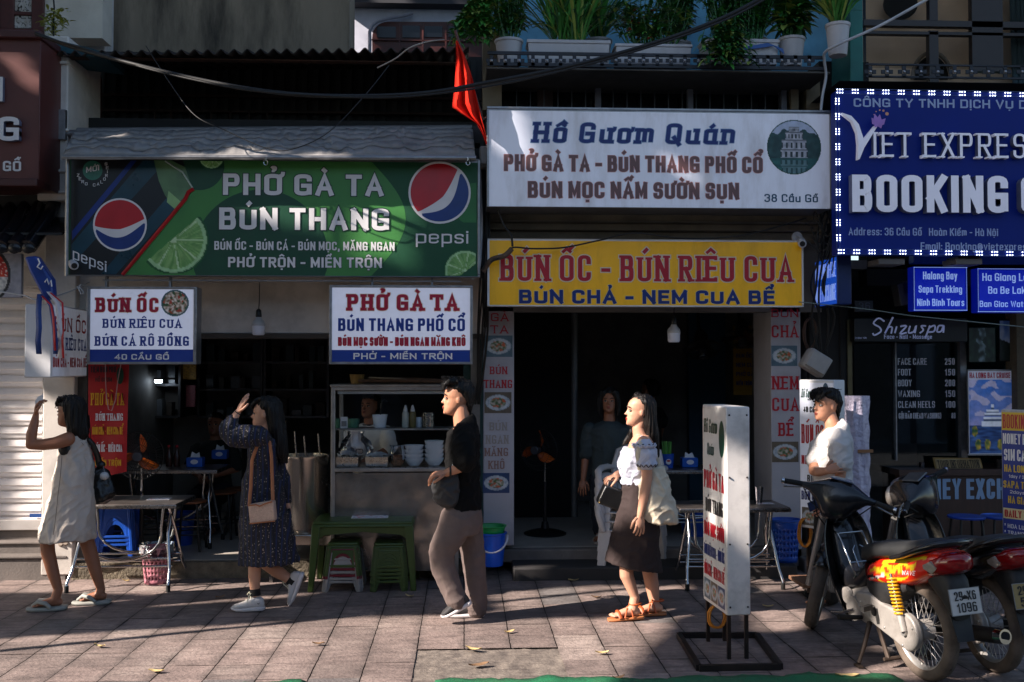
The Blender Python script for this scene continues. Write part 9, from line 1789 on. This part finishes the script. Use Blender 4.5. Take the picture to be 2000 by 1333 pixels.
def canopy():  # leaves laid only where their shade is wanted
 rnd=random.Random(11); trees={}
 base=(SU*0)
 step=.026; u=U0
 while u<U1:
  v=V0
  while v<V1:
   uu=u+rnd.uniform(-.02,.02); vv=v+rnd.uniform(-.02,.02); v+=step
   if is_lit(uu,vv)or is_lit(uu+.07,vv)or is_lit(uu-.07,vv)or is_lit(uu,vv+.07)or is_lit(uu,vv-.07):continue
   dens=1.0
   if rnd.random()>dens:continue
   t=rnd.uniform(9.5,12.5)
   c=SU*uu+SV*vv-L*t # real point up-sun, where sun2 gives (uu, vv)
   # keep the crown above 3 m and out of the view
   while c.z<2.6:t+=.5; c=SU*uu+SV*vv-L*t
   k=0 if uu<(U0+U1)/2 else 1
   trees.setdefault(k,[]).append((c,rnd.uniform(.046,.072),rnd.random(),rnd.random()))
  u+=step
 lst=trees.get(0,[])+trees.get(1,[])
 for _ in range(12000): # coarse leaves added out of view to shade the road
  uu=rnd.uniform(U0-5.5,U1+.6); vv=rnd.uniform(V0-3.5,V1+2)
  if U0<uu<U1 and V0<vv<V1:continue
  t=rnd.uniform(9.5,13); c=SU*uu+SV*vv-L*t
  while c.z<3:t+=.5; c=SU*uu+SV*vv-L*t
  lst.append((c,rnd.uniform(.09,.14),rnd.random(),rnd.random()))
 gt=G(0,1203)-Vector((cos(AZ),sin(AZ),0))*6.5; bx,by=gt.x,gt.y
 root=T('shade_tree','unseen leafy tree up the street, its crown shaped to shade the shop fronts','tree',(bx,by,-.2)); mb=MB()
 cx=sum(c.x for c,*_ in lst)/len(lst); cy=sum(c.y for c,*_ in lst)/len(lst); zs=sum(c.z for c,*_ in lst)/len(lst)
 mb.tube([(bx,by,-.2),(bx+.03,by,1.2),(bx-.05,by+.02,2.4),(bx,by,4)],[.36,.3,.27,.2],14,BARK); r2=random.Random(4); k=0
 while k<16:
  c=r2.choice(lst)[0]; a=Vector((bx,by,2.6+r2.random()*1.3)); m_=(a+c)/2+Vector((0,0,.5))
  if c.y<2:continue
  pts=[a.lerp(m_,i/8)for i in range(8)]+[m_.lerp(c,i/8)for i in range(9)]
  k+=.04
  if any(is_lit(*sun2(p))for p in pts):continue
  mb.tube([a,m_,c],[.08,.045,.012],7,BARK); k+=1
 mb.build('trunk',root,smooth=60)
 vs=[]; fs=[]
 for c,s,r1,r3 in lst:
  a=r1*2*pi; d=(L+Vector((cos(a),sin(a*1.7),sin(a)))*.75*r3).normalized(); x,y=frame_of(d); x,y=x*cos(a)+y*sin(a),y*cos(a)-x*sin(a); o=len(vs)
  vs+=[c-x*s*1.25,c-y*s*.75,c+x*s*1.25,c+y*s*.75]; fs.append((o,o+1,o+2,o+3))
 m2=MB(); m2.add(vs,fs,LEAF); m2.build('crown',root,smooth=0)
canopy()
# lamp post whose long shadow crosses the tiles
g0=G(0,1272); g=g0-Vector((cos(AZ),sin(AZ),0))*2.6
root=T('lamp_post','slim grey lamp post on the kerb up the street','lamp post',(g.x,g.y,0))
mb=MB(); mb.tube([(g.x,g.y,-.1),(g.x,g.y,5.5)],.035,12,ALU); mb.build('pole',root); mb=MB(); mb.tube([(g.x,g.y,5.5),(g.x-.3,g.y-.5,5.8),(g.x-.6,g.y-1,5.8)],.03,8,ALU); mb.ell((g.x-.8,g.y-1.3,5.78),(.12,.3,.07),12,7,ALU); mb.build('lamp_head',root)
# houses on the other side of the street
OPP=M('opposite ochre wall',(140,144,156),.85,0,.15,1.2,dirt=.3); OPG=M('opposite grey wall',(112,118,132),.85,0,.15,1.2,dirt=.3)  # wall colours shifted to blue grey to cool the shade on the shops
for i in range(5):
 x0=-16+i*7; h=(5.4,6.2,5,5.8,5.2)[i]; root=T('street_house',('bluish','grey','second ochre','second grey','third ochre')[i]+' house across the street, counted from the left end of its row','building',(x0+3.4,-8,0),'houses across the street')
 mb=MB(); mb.box(x0,x0+6.8,-14,-8,-.2,h,OPP if i%2==0 else OPG); mb.box(x0-.05,x0+6.85,-14,-7.75,h,h+.2,CONC); mb.build('wall',root)
 for k in range(3):
  for fl in(3.1,):
   mb=MB(); mb.box(x0+.6+k*2.1,x0+1.8+k*2.1,-8.0,-7.95,fl,fl+1.7,BLKP); wn_=mb.build('window',root); mb=MB(); mb.box(x0+.5+k*2.1,x0+1.9+k*2.1,-8.0,-7.9,fl-.1,fl,WHITE); mb.build('sill',wn_)
 mb=MB(); mb.box(x0+.5,x0+6.3,-8,-7.95,-.1,2.7,M('dark shopfront',(40,40,44),.4)); mb.build('shopfront',root)
